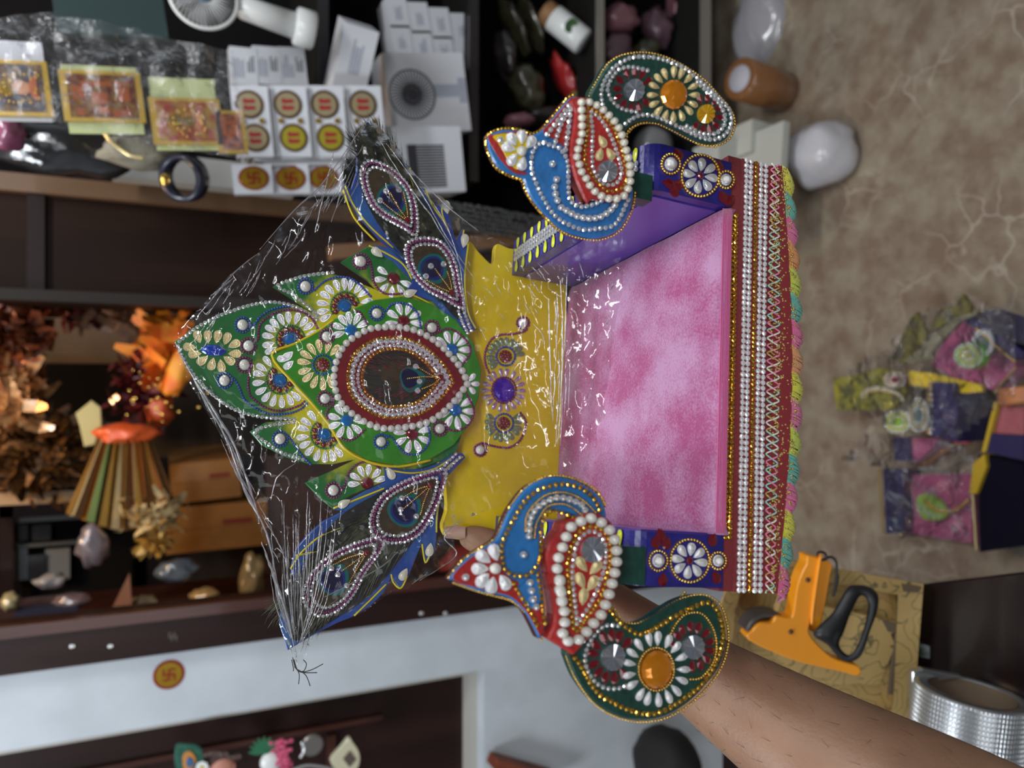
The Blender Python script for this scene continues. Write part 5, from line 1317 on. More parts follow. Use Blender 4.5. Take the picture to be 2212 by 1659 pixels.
# black beaded strips along the cabinet edge
for k in range(2):
    bs = thing('beaded_strip', YP(1030, 465, 1.6), 'black beaded strip lying along the cabinet edge, %s one' % ['upper', 'lower'][k], 'garland', 'black beaded strips')
    mb = MB()
    for i in range(70):
        for j in range(3):
            t = i / 69; p = YP(850 + 380 * t + random.uniform(-2, 2), 418 + 30 * k + j * 10 + 62 * t + random.uniform(-2, 2), 1.60 - .0 * t); mb.tmpl(SMALL, p, V((.0055, 0, 0)), V((0, .0055, 0)), V((0, 0, .0055)))
    mb.build('beads', mat('black_bead', (.02, .02, .02), .2, .2, coat=1), bs, kind='stuff')
obox('counter_lip', 1180, 512, 1.66, 26, 860, .05, mat('tan_wood', (.24, .12, .055), .4, coat=.4), 'tan wooden lip of the counter under the beaded strips', 'board', roll=-8)
# dark hanging packets upper left
lump('black_bag', 130, 320, 1.55, 60, 140, .05, mat('black_film', (.02, .02, .022), .12, coat=1, bump=1, bump_s=40), 'crumpled black film bag hanging under the gold cards', 'bag', amp=.25, seed=41)
lump('magenta_bag', 15, 285, 1.5, 40, 36, .04, mat('magenta_film', (.28, .08, .15), .2, coat=1, bump=1, bump_s=50), 'magenta printed bag at the picture corner below the portrait card', 'bag', amp=.2, seed=42)
lump('rope_coil', 300, 330, 1.5, 34, 70, .03, mat('grey_fibre', (.24, .22, .17), .7, bump=1, bump_s=200), 'grey fibre coil above the black tape', 'rope', amp=.3, seed=43)
mb = MB(); mb.tube([YP(a, b_, 1.46) for a, b_ in sm([(225, 285), (245, 310), (280, 335), (310, 342)])], .004, 8)
prop(mb.build('rope', pale_gold), 'thin gold cord curling beside the fibre coil', 'cord')
obox('dark_folder', 240, 30, 1.56, 90, 200, .03, mat('dark_teal', (.03, .05, .05), .3, coat=.6), 'dark folder lying behind the clear pouches', 'folder', roll=-8)
obox('pale_folder', 190, 0, 1.60, 70, 90, .03, white, 'pale packet above the clear pouches', 'packet', roll=-8)
# ---- middle hallway goods (warm lit)
HY = 2.35
orange_dry = mat('orange_foil', (.28, .075, .03), .35, .3, coat=.5, noise_s=25, noise_a=.6, bump=1, bump_s=70)
def tuft(name, px, py, Y, w_, h_, m, label, cat, n_=160, seed=1, L=.05, group=None, droop=0):
    """loose bunch of crinkled strips"""
    random.seed(seed); mb = MB(); s_ = mpp(Y, px, py)
    for i in range(n_):
        c = YP(px, py, Y) + V((random.gauss(0, .4) * w_ * s_, random.uniform(-.04, .04), random.gauss(0, .4) * h_ * s_))
        d = V((random.gauss(0, 1), random.gauss(0, .6), random.gauss(0, 1) - droop)).normalized(); e_ = d.cross(V((random.gauss(0, 1), random.gauss(0, 1), random.gauss(0, 1)))).normalized()
        l = L * random.uniform(.5, 1.2); b_ = l * random.uniform(.1, .3); f_ = d.cross(e_)
        mb.add([c - e_ * b_, c + e_ * b_, c + d * l * .5 + e_ * b_ + f_ * l * .12, c + d * l * .5 - e_ * b_ + f_ * l * .12, c + d * l + e_ * b_ * .4, c + d * l - e_ * b_ * .4], [[0, 1, 2, 3], [3, 2, 4, 5]])
    return prop(mb.build(name, m), label, cat, group, 'stuff')
tuft('dried_flowers', 25, 720, 2.1, 120, 60, orange_dry, 'rust orange crinkled foil flowers at the top of the hallway', 'flowers', 260, 3, .06)
tuft('dried_flowers', 35, 840, 2.1, 90, 44, mat('copper_foil', (.50, .25, .10), .3, .5, coat=.5), 'copper coloured foil flowers below the rust orange ones', 'flowers', 200, 4, .05)
tuft('maroon_petals', 175, 680, 2.3, 24, 70, mat('maroon_foil', (.10, .008, .01), .5), 'dark maroon cloth petals against the taupe wall', 'flowers', 60, 5, .05)
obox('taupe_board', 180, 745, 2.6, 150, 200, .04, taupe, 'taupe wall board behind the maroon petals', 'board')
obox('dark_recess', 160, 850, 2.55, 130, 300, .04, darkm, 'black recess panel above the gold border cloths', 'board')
goldcloth = mat('gold_brocade', (.20, .085, .02), .5, .4, noise_s=60, col2=(.035, .015, .006), stretch=(2, 1, 1), bump=1, bump_s=80)
for i in range(5):
    t = obox('brocade_roll', 85, 916 + i * 33, 2.30, 27, 230, .06, goldcloth, 'gold brocade border cloth, %s of the hanging row' % ['first', 'second', 'third', 'fourth', 'lowest'][i], 'cloth', roll=1.5, group='gold brocade cloths')
tuft('brocade_fringe', 85, 985, 2.24, 90, 100, goldcloth, 'loose gold brocade fringe in front of the rolled border cloths', 'cloth', 320, 15, .05)
obox('beige_lintel', 70, 1072, 2.3, 34, 300, .05, mat('beige_paint', (.46, .31, .19), .6), 'beige painted edge above the glazed door', 'board', roll=1)
# orange decorated hanging (puppet-like skirt) and gold skirt
tuft('orange_hanging', 370, 740, 2.05, 70, 46, mat('flame_cloth', (.75, .14, .015), .5, noise_s=20, col2=(.75, .32, .03)), 'orange and red cloth streamer behind the crest tip', 'decoration', 60, 6, .09)
lump('orange_streamer', 395, 790, 2.0, 70, 26, .03, mat('flame_cloth', (.75, .14, .015), .5), 'bright orange cloth fold next to the crest tip', 'decoration', amp=.2, seed=51, ang=-.35)
tuft('copper_hanging', 285, 690, 2.2, 26, 110, mat('copper_wood', (.26, .12, .06), .5, noise_s=30, noise_a=.5), 'copper brown hanging strip by the cabinet rail', 'decoration', 70, 7, .07)
tuft('beaded_hanging', 310, 835, 2.1, 90, 55, mat('dark_red_beads', (.16, .02, .025), .25, .3, coat=.8, noise_s=50, noise_a=.8), 'dark red hanging ornament with glinting beads', 'decoration', 180, 8, .045)
random.seed(11)
mb = MB()
for i in range(36):
    p = YP(random.gauss(330, 36), random.gauss(850, 40), 2.0); r_ = random.uniform(.002, .004); mb.tmpl(SMALL, p, V((r_, 0, 0)), V((0, r_, 0)), V((0, 0, r_)))
prop(mb.build('glass_beads', gold), 'scattered gold beads on the dark red hanging ornament', 'beads', kind='stuff')
mb = MB(); pp = [YP(a, b_, 2.05) for a, b_ in ((163, 893), (198, 865), (218, 880), (220, 920), (205, 960), (182, 965), (172, 920))]
mb.slab(pp, NF, .01, bev=.002); prop(mb.build('cream_tag', mat('cream_cloth', (.46, .40, .18), .7)), 'cream cloth tag hanging left of the orange skirt', 'tag')
skirt = thing('gold_skirt_hanging', YP(330, 1000, 2.0), 'orange and gold tissue skirt ornament hanging in the warm light', 'decoration')
sk_m = [mat('gold_tissue', (.62, .36, .08), .3, .4, coat=.4, bump=.8, bump_s=60), mat('orange_tissue', (.60, .20, .04), .4, .2, coat=.3), mat('green_tissue', (.36, .48, .16), .35, .3), mat('cream_tissue', (.66, .50, .26), .35, .2, coat=.4), mat('brown_tissue', (.12, .055, .02), .4, .2)]
for i in range(26):
    t = i / 25; mb = MB(); a0 = (215 + 110 * t, 950 - 6 * math.sin(t * 3)); a1 = (150 + 225 * t, 1105 + 45 * math.sin(t * 3.1 + .3) * (.4 + t))
    pts = []
    vs = []
    for k in range(7):
        q = k / 6; x = a0[0] + (a1[0] - a0[0]) * q; y = a0[1] + (a1[1] - a0[1]) * q; hw = 2 + 7 * q
        p = YP(x - hw, y, 2.0 + .02 * math.sin(i * 2.1)); p2 = YP(x + hw, y + 2, 2.0 + .02 * math.sin(i * 2.1 + 1.4)); vs += [p, p2]
    mb.add(vs, [[2 * k, 2 * k + 1, 2 * k + 3, 2 * k + 2] for k in range(6)], True)
    mb.build('skirt_pleat', sk_m[[0, 3, 4, 1, 0, 2, 2, 4, 0, 4, 0, 3, 3, 0, 4, 1, 3, 0, 3, 1, 4, 3, 0, 1, 3, 4][i]], skirt)
lump('x', 270, 935, 2.0, 22, 60, .04, mat('flame_red_cloth', (.60, .09, .02), .4, coat=.3, bump=1, bump_s=40), None, None, amp=.3, seed=61, parent=skirt).name = 'waist_sash'
tuft('gold_fluff', 330, 1110, 2.0, 34, 60, sk_m[3], 'cream gold tissue fluff at the hem of the orange skirt', 'decoration', 150, 9, .04)
tuft('gold_fluff', 330, 1170, 2.0, 26, 26, sk_m[0], 'gold tissue fluff in front of the cardboard cartons', 'decoration', 90, 10, .035)['group'] = 'tissue fluff'
red_blob = lump('red_pouch', 345, 885, 2.1, 38, 30, .04, mat('flame_red_cloth', (.60, .09, .02), .4), 'red and orange pouch above the gold skirt', 'pouch', amp=.25, seed=62)
# cartons
cb = mat('warm_cardboard', (.34, .15, .03), .55, coat=.15, noise_s=10, noise_a=.25)
for i, (px, py, w_, h_, lab) in enumerate(((445, 1030, 86, 130, 'upper warm brown cardboard carton behind the throne'), (470, 1130, 100, 190, 'lower warm brown cardboard carton in front of the shelf'))):
    obox('cardboard_box', px, py, 2.25 + .02 * i, w_, h_, .25, cb, lab, 'box', roll=-4 + i * 3, yaw=-5, group='cardboard cartons', prints=(('red_mark', .1, -.2, .12, .3, mat('red_ink', (.20, .03, .01), .6), 'rect'), ('flap_line', 0, .0, .02, .9, mat('seam_brown', (.18, .08, .02), .7), 'rect')))
zp_ = Z_at(572, 1130, 2.3); xq0, xq1 = X_at(560, 1240, 2.3), X_at(560, 985, 2.3)
prop(MB().box(((xq0 + xq1) / 2, 2.45, zp_ / 2), xq1 - xq0, .34, zp_).build('plinth', mat('plinth_brown', (.055, .022, .012), .5, noise_s=12, noise_a=.4)), 'reddish brown plinth under the cardboard cartons', 'plinth')
# glazed door behind
wd = thing('glazed_door', YP(110, 1200, 2.5), 'black framed glazed door showing pale shutters outside', 'door')
for nm, px, py, w_, h_, m_, Y_ in (('door_leaf', 120, 1220, 250, 300, darkm, 2.60), ('frame_bar', 14, 1200, 240, 26, darkwood, 2.50), ('frame_bar', 110, 1098, 28, 240, darkwood, 2.50), ('pane', 95, 1120, 10, 150, mat('pale_grey', (.17, .18, .19), .4), 2.55), ('pane', 90, 1150, 34, 35, mat('slate', (.02, .022, .027), .2), 2.55), ('pane', 45, 1150, 34, 28, mat('slate', (.02, .022, .027), .2), 2.55), ('frame_bar', 90, 1176, 7, 150, mat('mid_grey', (.09, .095, .10), .4), 2.54), ('pane', 40, 1218, 70, 34, mat('pale_grey', (.17, .18, .19), .4), 2.55), ('pane', 125, 1218, 66, 46, mat('pale_grey', (.17, .18, .19), .4), 2.55), ('pane', 80, 1225, 54, 34, mat('slate', (.02, .022, .027), .2), 2.54)):
    s_ = mpp(Y_, px, py); MB().box(YP(px, py, Y_), w_ * s_, .012, h_ * s_).build(nm, m_, wd)
for i, (px, py, rx, rz, m_, lab) in enumerate(((200, 1180, 55, 34, mat('lilac_film', (.20, .17, .20), .2, coat=1, bump=1.2, bump_s=50), 'lilac grey clear bag hanging in front of the glazed door'), (110, 1255, 18, 34, baggy, 'small grey bag at the foot of the glazed door'), (22, 1300, 22, 20, mat('yellow_white_film', (.42, .38, .22), .3, coat=1), 'pale yellow bag at the left picture edge'), (155, 1298, 20, 40, mat('rose_grey_film', (.16, .11, .12), .3, coat=1, bump=1, bump_s=60), 'rosy grey bag on the shelf edge'),
                                  (380, 1232, 28, 50, mat('steel_blue_film', (.10, .12, .15), .25, coat=1, bump=1, bump_s=40), 'bluish bag under the cardboard cartons'), (310, 1305, 20, 36, mat('wheat_film', (.38, .30, .18), .35, coat=1, bump=1, bump_s=60), 'wheat coloured packet on the shelf'), (440, 1290, 22, 36, mat('gold_film', (.46, .28, .10), .3, .2, coat=1, bump=1, bump_s=60), 'gold coloured packet on the shelf'), (545, 1250, 60, 30, mat('bronze_film', (.26, .17, .07), .3, .3, coat=1, bump=1.2, bump_s=50), 'bronze bundle of sticks behind the plastic wrap'))):
    lump('shelf_packet', px, py, 2.0, rx * .9, rz * .9, .03, m_, lab, 'packet', amp=.25, seed=70 + i, group='packets on the hallway shelf')
mb = MB(); apex = YP(280, 1237, 1.95); bs = [YP(238, 1322, 1.93), YP(286, 1322, 1.93), YP(286, 1322, 2.02), YP(238, 1322, 2.02)]
mb.add([apex] + bs, [[0, 1, 2], [0, 2, 3], [0, 3, 4], [0, 4, 1]]); prop(mb.build('incense_cone', mat('brown_cone', (.24, .09, .04), .5)), 'brown paper cone standing on the hallway shelf', 'cone')
obox('hall_shelf', 560, 1312, 2.0, 18, 1250, .30, dw2, 'red brown timber shelf edge along the hallway', 'shelf')
obox('navy_tray', 100, 1322, 1.96, 10, 110, .05, mat('navy_card', (.015, .02, .05), .5), 'navy blue tray edge on the timber shelf', 'tray')
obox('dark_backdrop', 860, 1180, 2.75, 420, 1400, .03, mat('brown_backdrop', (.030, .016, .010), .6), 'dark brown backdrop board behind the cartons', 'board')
lump('red_cloth', 1010, 1230, 1.95, 60, 60, .05, mat('dark_red_cloth', (.20, .02, .015), .6), 'dark red cloth behind the peacock beak', 'cloth', amp=.2, seed=81)
# ---- knick-knacks hanging on the dark cupboard
YD = YW - .02
def dpt(a, b_): return YP(a, b_, YD)
ch = thing('peacock_charm', dpt(405, 1640), 'hanging charm with a green and orange peacock feather', 'charm')
def flat(nm, pts, m, par, h=0, t=.006): 
    mb = MB(); mb.slab([dpt(a, b_) + NF * h for a, b_ in sm(pts, True, 4)], NF, t, bev=.001); return mb.build(nm, m, par)
flat('feather', [(378, 1655), (380, 1612), (400, 1608), (432, 1614), (440, 1640), (425, 1662), (395, 1670)], mat('charm_green', (.02, .12, .08), .5, noise_s=120, noise_a=.5), ch)
flat('feather_eye', [(395, 1650), (396, 1630), (412, 1622), (424, 1640), (414, 1660), (400, 1662)], mat('charm_orange', (.50, .20, .04), .5), ch, .003, .003)
flat('eye_spot', [(402, 1648), (406, 1634), (416, 1638), (418, 1650), (408, 1656)], mat('charm_blue', (.04, .12, .25), .4), ch, .005, .003)
fl = thing('daisy_charm', dpt(435, 1658), 'small white daisy on the charm edge', 'charm')
for i in range(8):
    a = 2 * math.pi * i / 8; mb = MB(); mb.tmpl(SMALL, dpt(436 + 9 * math.cos(a), 1652 + 9 * math.sin(a)) + NF * .012, V((.005, 0, 0)), V((0, .003, 0)), V((0, 0, .005))); mb.build('daisy_petal', white2, fl)
mb = MB(); mb.tmpl(SMALL, dpt(436, 1652) + NF * .014, V((.004, 0, 0)), V((0, .003, 0)), V((0, 0, .004))); mb.build('daisy_centre', yellow, fl)
cw = thing('leaf_charm', dpt(585, 1640), 'hanging charm of green leaves, pink flowers and a white ball', 'charm')
for i in range(9):
    a = math.radians(180 + i * 22); p = (572 + 20 * math.cos(a), 1625 + 20 * math.sin(a))
    flat('leaf', [(572, 1627), (p[0] - 5 * math.sin(a), p[1] + 5 * math.cos(a)), (p[0] + 16 * math.cos(a), p[1] + 16 * math.sin(a)), (p[0] + 5 * math.sin(a), p[1] - 5 * math.cos(a))], mat('charm_leaf', (.02, .13, .06), .5), cw, .004, .002)
random.seed(5)
mb = MB()
for i in range(60):
    mb.tmpl(SMALL, dpt(random.gauss(607, 9), random.uniform(1597, 1659)) + NF * random.uniform(0, .01), V((.005, 0, 0)), V((0, .004, 0)), V((0, 0, .005)))
mb.build('pink_flowers', mat('charm_pink', (.50, .05, .13), .4, coat=.5), cw, kind='stuff')
mb = MB(); mb.tmpl(t_ball(20, 12), dpt(586, 1645), V((.023, 0, 0)), V((0, .012, 0)), V((0, 0, .023))); mb.build('white_ball', white2, cw)
mb = MB(); mb.tmpl(t_ball(16, 10), dpt(480, 1662), V((.026, 0, 0)), V((0, .012, 0)), V((0, 0, .026))); prop(mb.build('clay_face', mat('clay_pink', (.46, .20, .14), .5)), 'pinkish clay knob between the two charms at the picture edge', 'ornament')
mb = MB()
for i in range(40): mb.tmpl(SMALL, dpt(random.gauss(478, 14), random.gauss(1640, 8)), V((.008, 0, 0)), V((0, .006, 0)), V((0, 0, .008)))
prop(mb.build('brown_curls', mat('curl_brown', (.05, .022, .016), .5)), 'brown curled ornament above the pinkish knob', 'ornament', kind='stuff')
mr = thing('metal_bell', dpt(672, 1605), 'round grey metal disc hanging on a ring', 'ornament')
mb = MB(); disc(mb, dpt(674, 1608) + NF * .008, .023, NF, .008, 32); mb.build('disc', mat('dull_steel', (.26, .24, .22), .35, .7), mr)
mb = MB(); mb.tube([dpt(650 + 6 * math.sin(t / 3), 1600 + t * 3) + NF * .008 for t in range(0, 12)], .003, 8); mb.build('ring', silver, mr)
cf = thing('cream_fob', dpt(742, 1622), 'cream plastic fob with a dark square window', 'ornament')
flat('fob_body', [(712, 1640), (735, 1610), (752, 1590), (760, 1600), (772, 1618), (775, 1640), (765, 1660), (735, 1665)], mat('cream_plastic', (.56, .52, .36), .4, coat=.4), cf, .01, .012)
mb = MB(); mb.slab([dpt(a, b_) + NF * .013 for a, b_ in ((738, 1634), (752, 1617), (766, 1636), (752, 1652))], NF, .002, bev=.0003); mb.build('window', mat('fob_window', (.10, .075, .06), .4), cf)
mb = MB(); mb.tube([dpt(a, b_) + NF * .004 for a, b_ in sm([(630, 1662), (660, 1652), (690, 1654), (725, 1662)])], .003, 8); prop(mb.build('twine', mat('cord_grey', (.3, .29, .28), .5)), 'grey cord along the bottom picture edge', 'cord')
lump('black_hood', 1440, 1645, 1.55, 74, 64, .10, mat('black_cloth', (.006, .006, .007), .8), 'black rounded cloth bundle by the white wall below the forearm', 'cloth', amp=.08, seed=91)
obox('orange_cloth', 1140, 1672, 1.64, 22, 150, .05, mat('red_orange_cloth', (.22, .05, .02), .6, noise_s=20, noise_a=.5), 'red and orange cloth edge at the bottom of the picture', 'cloth', roll=25)
# ================================================================== TABLE WITH BOX, TAPE TOOLS
ZT = .585
tab = thing('dark_table', ZP(2100, 1500, 0.0), 'dark glossy table with a glass edge under the floral box', 'table')
tp4 = [ZP(1990, 1275, ZT), ZP(2600, 1210, ZT), ZP(2600, 2000, ZT), ZP(1560, 2000, ZT), ZP(1560, 1330, ZT)]
tabm = mat('table_dark', (.010, .005, .005), .3, coat=.25)
tp4 = [ZP(1992, 1262, ZT), ZP(2700, 1180, ZT), ZP(2900, 2000, ZT), ZP(1560, 2000, ZT), ZP(1560, 1335, ZT)]
MB().slab(tp4, V((0, 0, 1)), .03, bev=.002).build('table_top', tabm, tab)
for q in (tp4[0], tp4[4]): MB().box((q.x - .04 , q.y - .04, (ZT - .03) / 2), .04, .04, ZT - .03).build('leg', tabm, tab)
# floral box: open tray of patterned card
flm = bpy.data.materials.new('floral_paper'); flm.use_nodes = True
nt = flm.node_tree; b = nt.nodes['Principled BSDF']; b.inputs['Roughness'].default_value = .5
tc = nt.nodes.new('ShaderNodeTexCoord'); vo = nt.nodes.new('ShaderNodeTexVoronoi'); vo.feature = 'F1'; vo.inputs['Scale'].default_value = 22
wv = nt.nodes.new('ShaderNodeMath'); wv.operation = 'MULTIPLY'; wv.inputs[1].default_value = 34
si = nt.nodes.new('ShaderNodeMath'); si.operation = 'SINE'
nz = nt.nodes.new('ShaderNodeTexNoise'); nz.inputs['Scale'].default_value = 30
mxv = nt.nodes.new('ShaderNodeMix'); mxv.data_type = 'VECTOR'; mxv.inputs[0].default_value = .03
nt.links.new(tc.outputs['Object'], nz.inputs['Vector']); nt.links.new(tc.outputs['Object'], mxv.inputs[4]); nt.links.new(nz.outputs[1], mxv.inputs[5]); nt.links.new(mxv.outputs[1], vo.inputs['Vector'])
nt.links.new(vo.outputs['Distance'], wv.inputs[0]); nt.links.new(wv.outputs[0], si.inputs[0])
rr = nt.nodes.new('ShaderNodeValToRGB'); e = rr.color_ramp.elements; e[0].position = .90; e[0].color = (.46, .31, .115, 1); e[1].position = .99; e[1].color = (.14, .12, .05, 1)
nt.links.new(si.outputs[0], rr.inputs[0]); nt.links.new(rr.outputs[0], b.inputs['Base Color'])
bx = thing('floral_box', C(1800, 1380, .95), 'open cardboard box covered in tan floral paper on the table', 'box')
BN = c2w(.10, .05, -1.0); BPl = Plane(C(1800, 1380, .98), BN)
def bq(pts, h=0): return [BPl.P(a, b_, h) for a, b_ in pts]
rimo = [(1600, 1192), (1995, 1262), (1975, 1520), (1930, 1620), (1520, 1560), (1560, 1300)]
rimi = [(1610, 1225), (1940, 1285), (1930, 1520), (1900, 1600), (1560, 1545), (1590, 1320)]
MB().slab(bq(rimo, -.020), BPl.n, .004, bev=.0005).build('box_bottom', flm, bx)
for i in range(6):
    j = (i + 1) % 6; a_, b_ = bq(rimo, .012), bq(rimi, .008); a0, b0 = bq(rimo, -.022), bq(rimi, -.018)
    mb = MB(); mb.hexa([a0[i], a0[j], b0[j], b0[i], a_[i], a_[j], b_[j], b_[i]]); mb.build('box_wall', flm, bx)
# torn flaps and inner sleeve
MB().slab(bq([(1690, 1290), (1945, 1345), (1955, 1358), (1925, 1370), (1935, 1395), (1900, 1480), (1760, 1480), (1650, 1400)], .004), BPl.n, .012, bev=.0008).build('inner_sleeve', flm, bx)
edge_c = mat('torn_card', (.13, .09, .055), .8)
MB().slab(bq([(1905, 1338), (1952, 1352), (1950, 1366), (1920, 1366)], .006), BPl.n, .004, bev=.0005).build('torn_flap', edge_c, bx)
MB().slab(bq([(1950, 1262), (1992, 1268), (1985, 1280), (1955, 1278)], .014), BPl.n, .004, bev=.0005).build('torn_flap', edge_c, bx)
MB().slab(bq([(1935, 1368), (1950, 1372), (1938, 1500), (1920, 1500)], .006), BPl.n, .004, bev=.0005).build('torn_flap', edge_c, bx)
# orange tape gun
om = mat('orange_plastic', (.90, .32, .01), .35, coat=.3); bk = mat('black_rubber', (.010, .010, .012), .45)
tg = thing('tape_gun', C(1780, 1340, .9), 'orange tape dispenser gun with a black grip lying on the floral box', 'tool')
GP = Plane(C(1780, 1340, .90), c2w(.05, .0, -1.0))
R5 = lambda L: Z(1560, 1150, .3068, L)
def gslab(nm, pts, m, h, t, n=4, smooth=True): 
    q = sm(pts, True, n) if smooth else pts
    return MB().slab([GP.P(a, b_, h) for a, b_ in q], GP.n, t, bev=.0015).build(nm, m, tg)
gslab('gun_body', R5([(605, 165), (680, 180), (690, 215), (650, 480), (620, 640), (625, 730), (780, 880), (960, 940), (960, 1010), (830, 980), (500, 900), (190, 760), (215, 690), (270, 640), (350, 635), (385, 590), (470, 600), (500, 570), (525, 400), (560, 290), (595, 220)]), om, 0, .022)
gslab('handle_rib', R5([(680, 190), (772, 225), (765, 300), (700, 640), (650, 700), (632, 680), (650, 500)]), om, -.006, .016)
gslab('handle_ridge', R5([(686, 190), (700, 195), (645, 600), (630, 640), (640, 480)]), om, .004, .004)
gslab('tape_wheel', R5([(170, 690), (210, 620), (280, 580), (350, 570), (420, 585), (360, 600), (280, 610), (220, 660), (200, 700)]), mat('grey_tape', (.06, .05, .05), .4), -.004, .03)
# grip loop
loop = R5([(880, 395), (960, 370), (1050, 390), (1100, 450), (1090, 560), (1040, 700), (990, 850), (930, 905), (850, 905), (790, 850), (740, 790), (640, 720), (700, 640), (780, 560)])
hole = inset(R5([(975, 420), (1030, 440), (1040, 520), (1000, 700), (940, 840), (890, 890), (830, 850), (810, 790), (850, 700), (900, 560)]), .88)
mb = MB(); K_ = 60
import bisect
def even(pts, k):
    q = sm(pts, True, 12); L = [0]
    for i in range(len(q)): L.append(L[-1] + math.dist(q[i], q[(i + 1) % len(q)]))
    out = []
    for j in range(k):
        t = L[-1] * j / k; i = bisect.bisect_right(L, t) - 1; u = (t - L[i]) / max(1e-9, L[i + 1] - L[i]); a_, b_ = q[i], q[(i + 1) % len(q)]
        out.append((a_[0] + (b_[0] - a_[0]) * u, a_[1] + (b_[1] - a_[1]) * u))
    return out
lo_, hi_ = even(loop, K_), even(hole, K_)
cxh, cyh = sum(p[0] for p in hi_) / K_, sum(p[1] for p in hi_) / K_
def byang(q): # start both at the same angle
    k = min(range(K_), key=lambda i: abs(math.atan2(q[i][1] - cyh, q[i][0] - cxh))); return q[k:] + q[:k]
lo_, hi_ = byang(lo_), byang(hi_)
vs = []
for i in range(K_):
    vs += [GP.P(*lo_[i], .004), GP.P((lo_[i][0] + hi_[i][0]) / 2, (lo_[i][1] + hi_[i][1]) / 2, .010), GP.P(*hi_[i], .004), GP.P(*hi_[i], -.014), GP.P(*lo_[i], -.014)]
mb.add(vs, [[i * 5 + j, i * 5 + (j + 1) % 5, ((i + 1) % K_) * 5 + (j + 1) % 5, ((i + 1) % K_) * 5 + j] for i in range(K_) for j in range(5)], True)
mb.build('grip', bk, tg)
mb = MB(); mb.tube([GP.P(a, b_, .004) for a, b_ in sm(R5([(665, 165), (680, 140), (720, 145), (735, 185), (700, 195)]))], .0016, 7); mb.tube([GP.P(a, b_, .002) for a, b_ in sm(R5([(720, 185), (770, 175), (805, 220), (800, 350), (780, 450), (800, 380), (815, 300)]))], .0016, 7)
mb.build('strap', bk, tg)
for a, b_ in R5([(602, 335), (482, 700)]): mb = MB(); mb.tmpl(t_ball(12, 6), GP.P(a, b_, .0), V((.003, 0, 0)), V((0, .003, 0)), V((0, 0, .003))); mb.build('screw', mat('dark_screw', (.08, .03, .01), .4), tg)
# silver tape roll
sv = mat('foil_tape', (.62, .64, .66), .28, .85, noise_s=14, noise_a=.15)
rt = thing('silver_tape', C(2110, 1640, .83), 'wide roll of silver woven duct tape standing in front of the floral box', 'tape')
cT = C(2100, 1495, .888); axz = c2w(.12, -.99, .0); xx = c2w(.99, .11, -.3); xx = (xx - axz * xx.dot(axz)).normalized(); yy = axz.cross(xx)
Ro, Ri, Hh = 112 / F * .888, 86 / F * .888, .085
seg = 96; mb = MB(); vs = []
for k, (r_, h_) in enumerate([(Ri, -Hh), (Ri, 0), (Ro - .002, .0005), (Ro, -.001)] + [(Ro, -Hh * i / 16) for i in range(1, 17)]):
    for i in range(seg):
        a = 2 * math.pi * i / seg; wob = .0007 * math.sin(7 * a) if k == 2 else 0; vs.append(cT + xx * (r_ + wob) * math.cos(a) + yy * (r_ + wob) * math.sin(a) + axz * h_)
mb.add(vs, [[k * seg + i, k * seg + (i + 1) % seg, (k + 1) * seg + (i + 1) % seg, (k + 1) * seg + i] for k in range(19) for i in range(seg)], True)
# woven grid relief as small raised pillows
for k in range(16):
    for i in range(seg):
        a = 2 * math.pi * (i + .5) / seg; r_ = Ro + .0007
        c = cT + axz * (-Hh * (k + .5) / 16) ; n_ = xx * math.cos(a) + yy * math.sin(a); t_ = axz.cross(n_)
        pts = [c + n_ * (Ro + .0002) + t_ * sx * Ro * math.pi / seg * .86 + axz * sz * Hh / 32 * .84 for sx, sz in ((-1, -1), (1, -1), (1, 1), (-1, 1))]
        pi = [c + n_ * (Ro + .0009) + t_ * sx * Ro * math.pi / seg * .55 + axz * sz * Hh / 32 * .5 for sx, sz in ((-1, -1), (1, -1), (1, 1), (-1, 1))]
        mb.add(pts + pi, [[4, 5, 6, 7], [0, 1, 5, 4], [1, 2, 6, 5], [2, 3, 7, 6], [3, 0, 4, 7]], False)
mb.build('tape_body', sv, rt)
mb = MB(); vs = []
for r_, h_ in ((Ri - .001, .0), (Ri - .001, -Hh)):
    for i in range(seg): a = 2 * math.pi * i / seg; vs.append(cT + xx * r_ * math.cos(a) + yy * r_ * math.sin(a) + axz * h_)
mb.add(vs, [[i, (i + 1) % seg, seg + (i + 1) % seg, seg + i] for i in range(seg)], True); mb.build('core', mat('card_core', (.14, .095, .06), .8), rt)
mb = MB(); mb.tube([C(1975, 1450, .72), C(1985, 1447, .71), C(2075, 1462, .72)], .006, 8)
MB().slab([C(a, b_, .93) for a, b_ in ((1972, 1452), (1995, 1446), (2080, 1462), (2000, 1475), (1992, 1540), (1972, 1528))], -FW, .01, bev=.001).build('loose_end', sv, rt)
# glass edge strip on the table
gl = mat('frosted_edge', (.30, .35, .34), .3, coat=.5, noise_s=60, col2=(.05, .06, .05))
MB().slab([C(a, b_, 1.0) for a, b_ in ((1988, 1392), (2030, 1400), (2230, 1445), (2230, 1475), (2050, 1432), (1988, 1420))], (TU * 0 - FW), .02, bev=.001).build('glass_edge', gl, tab)

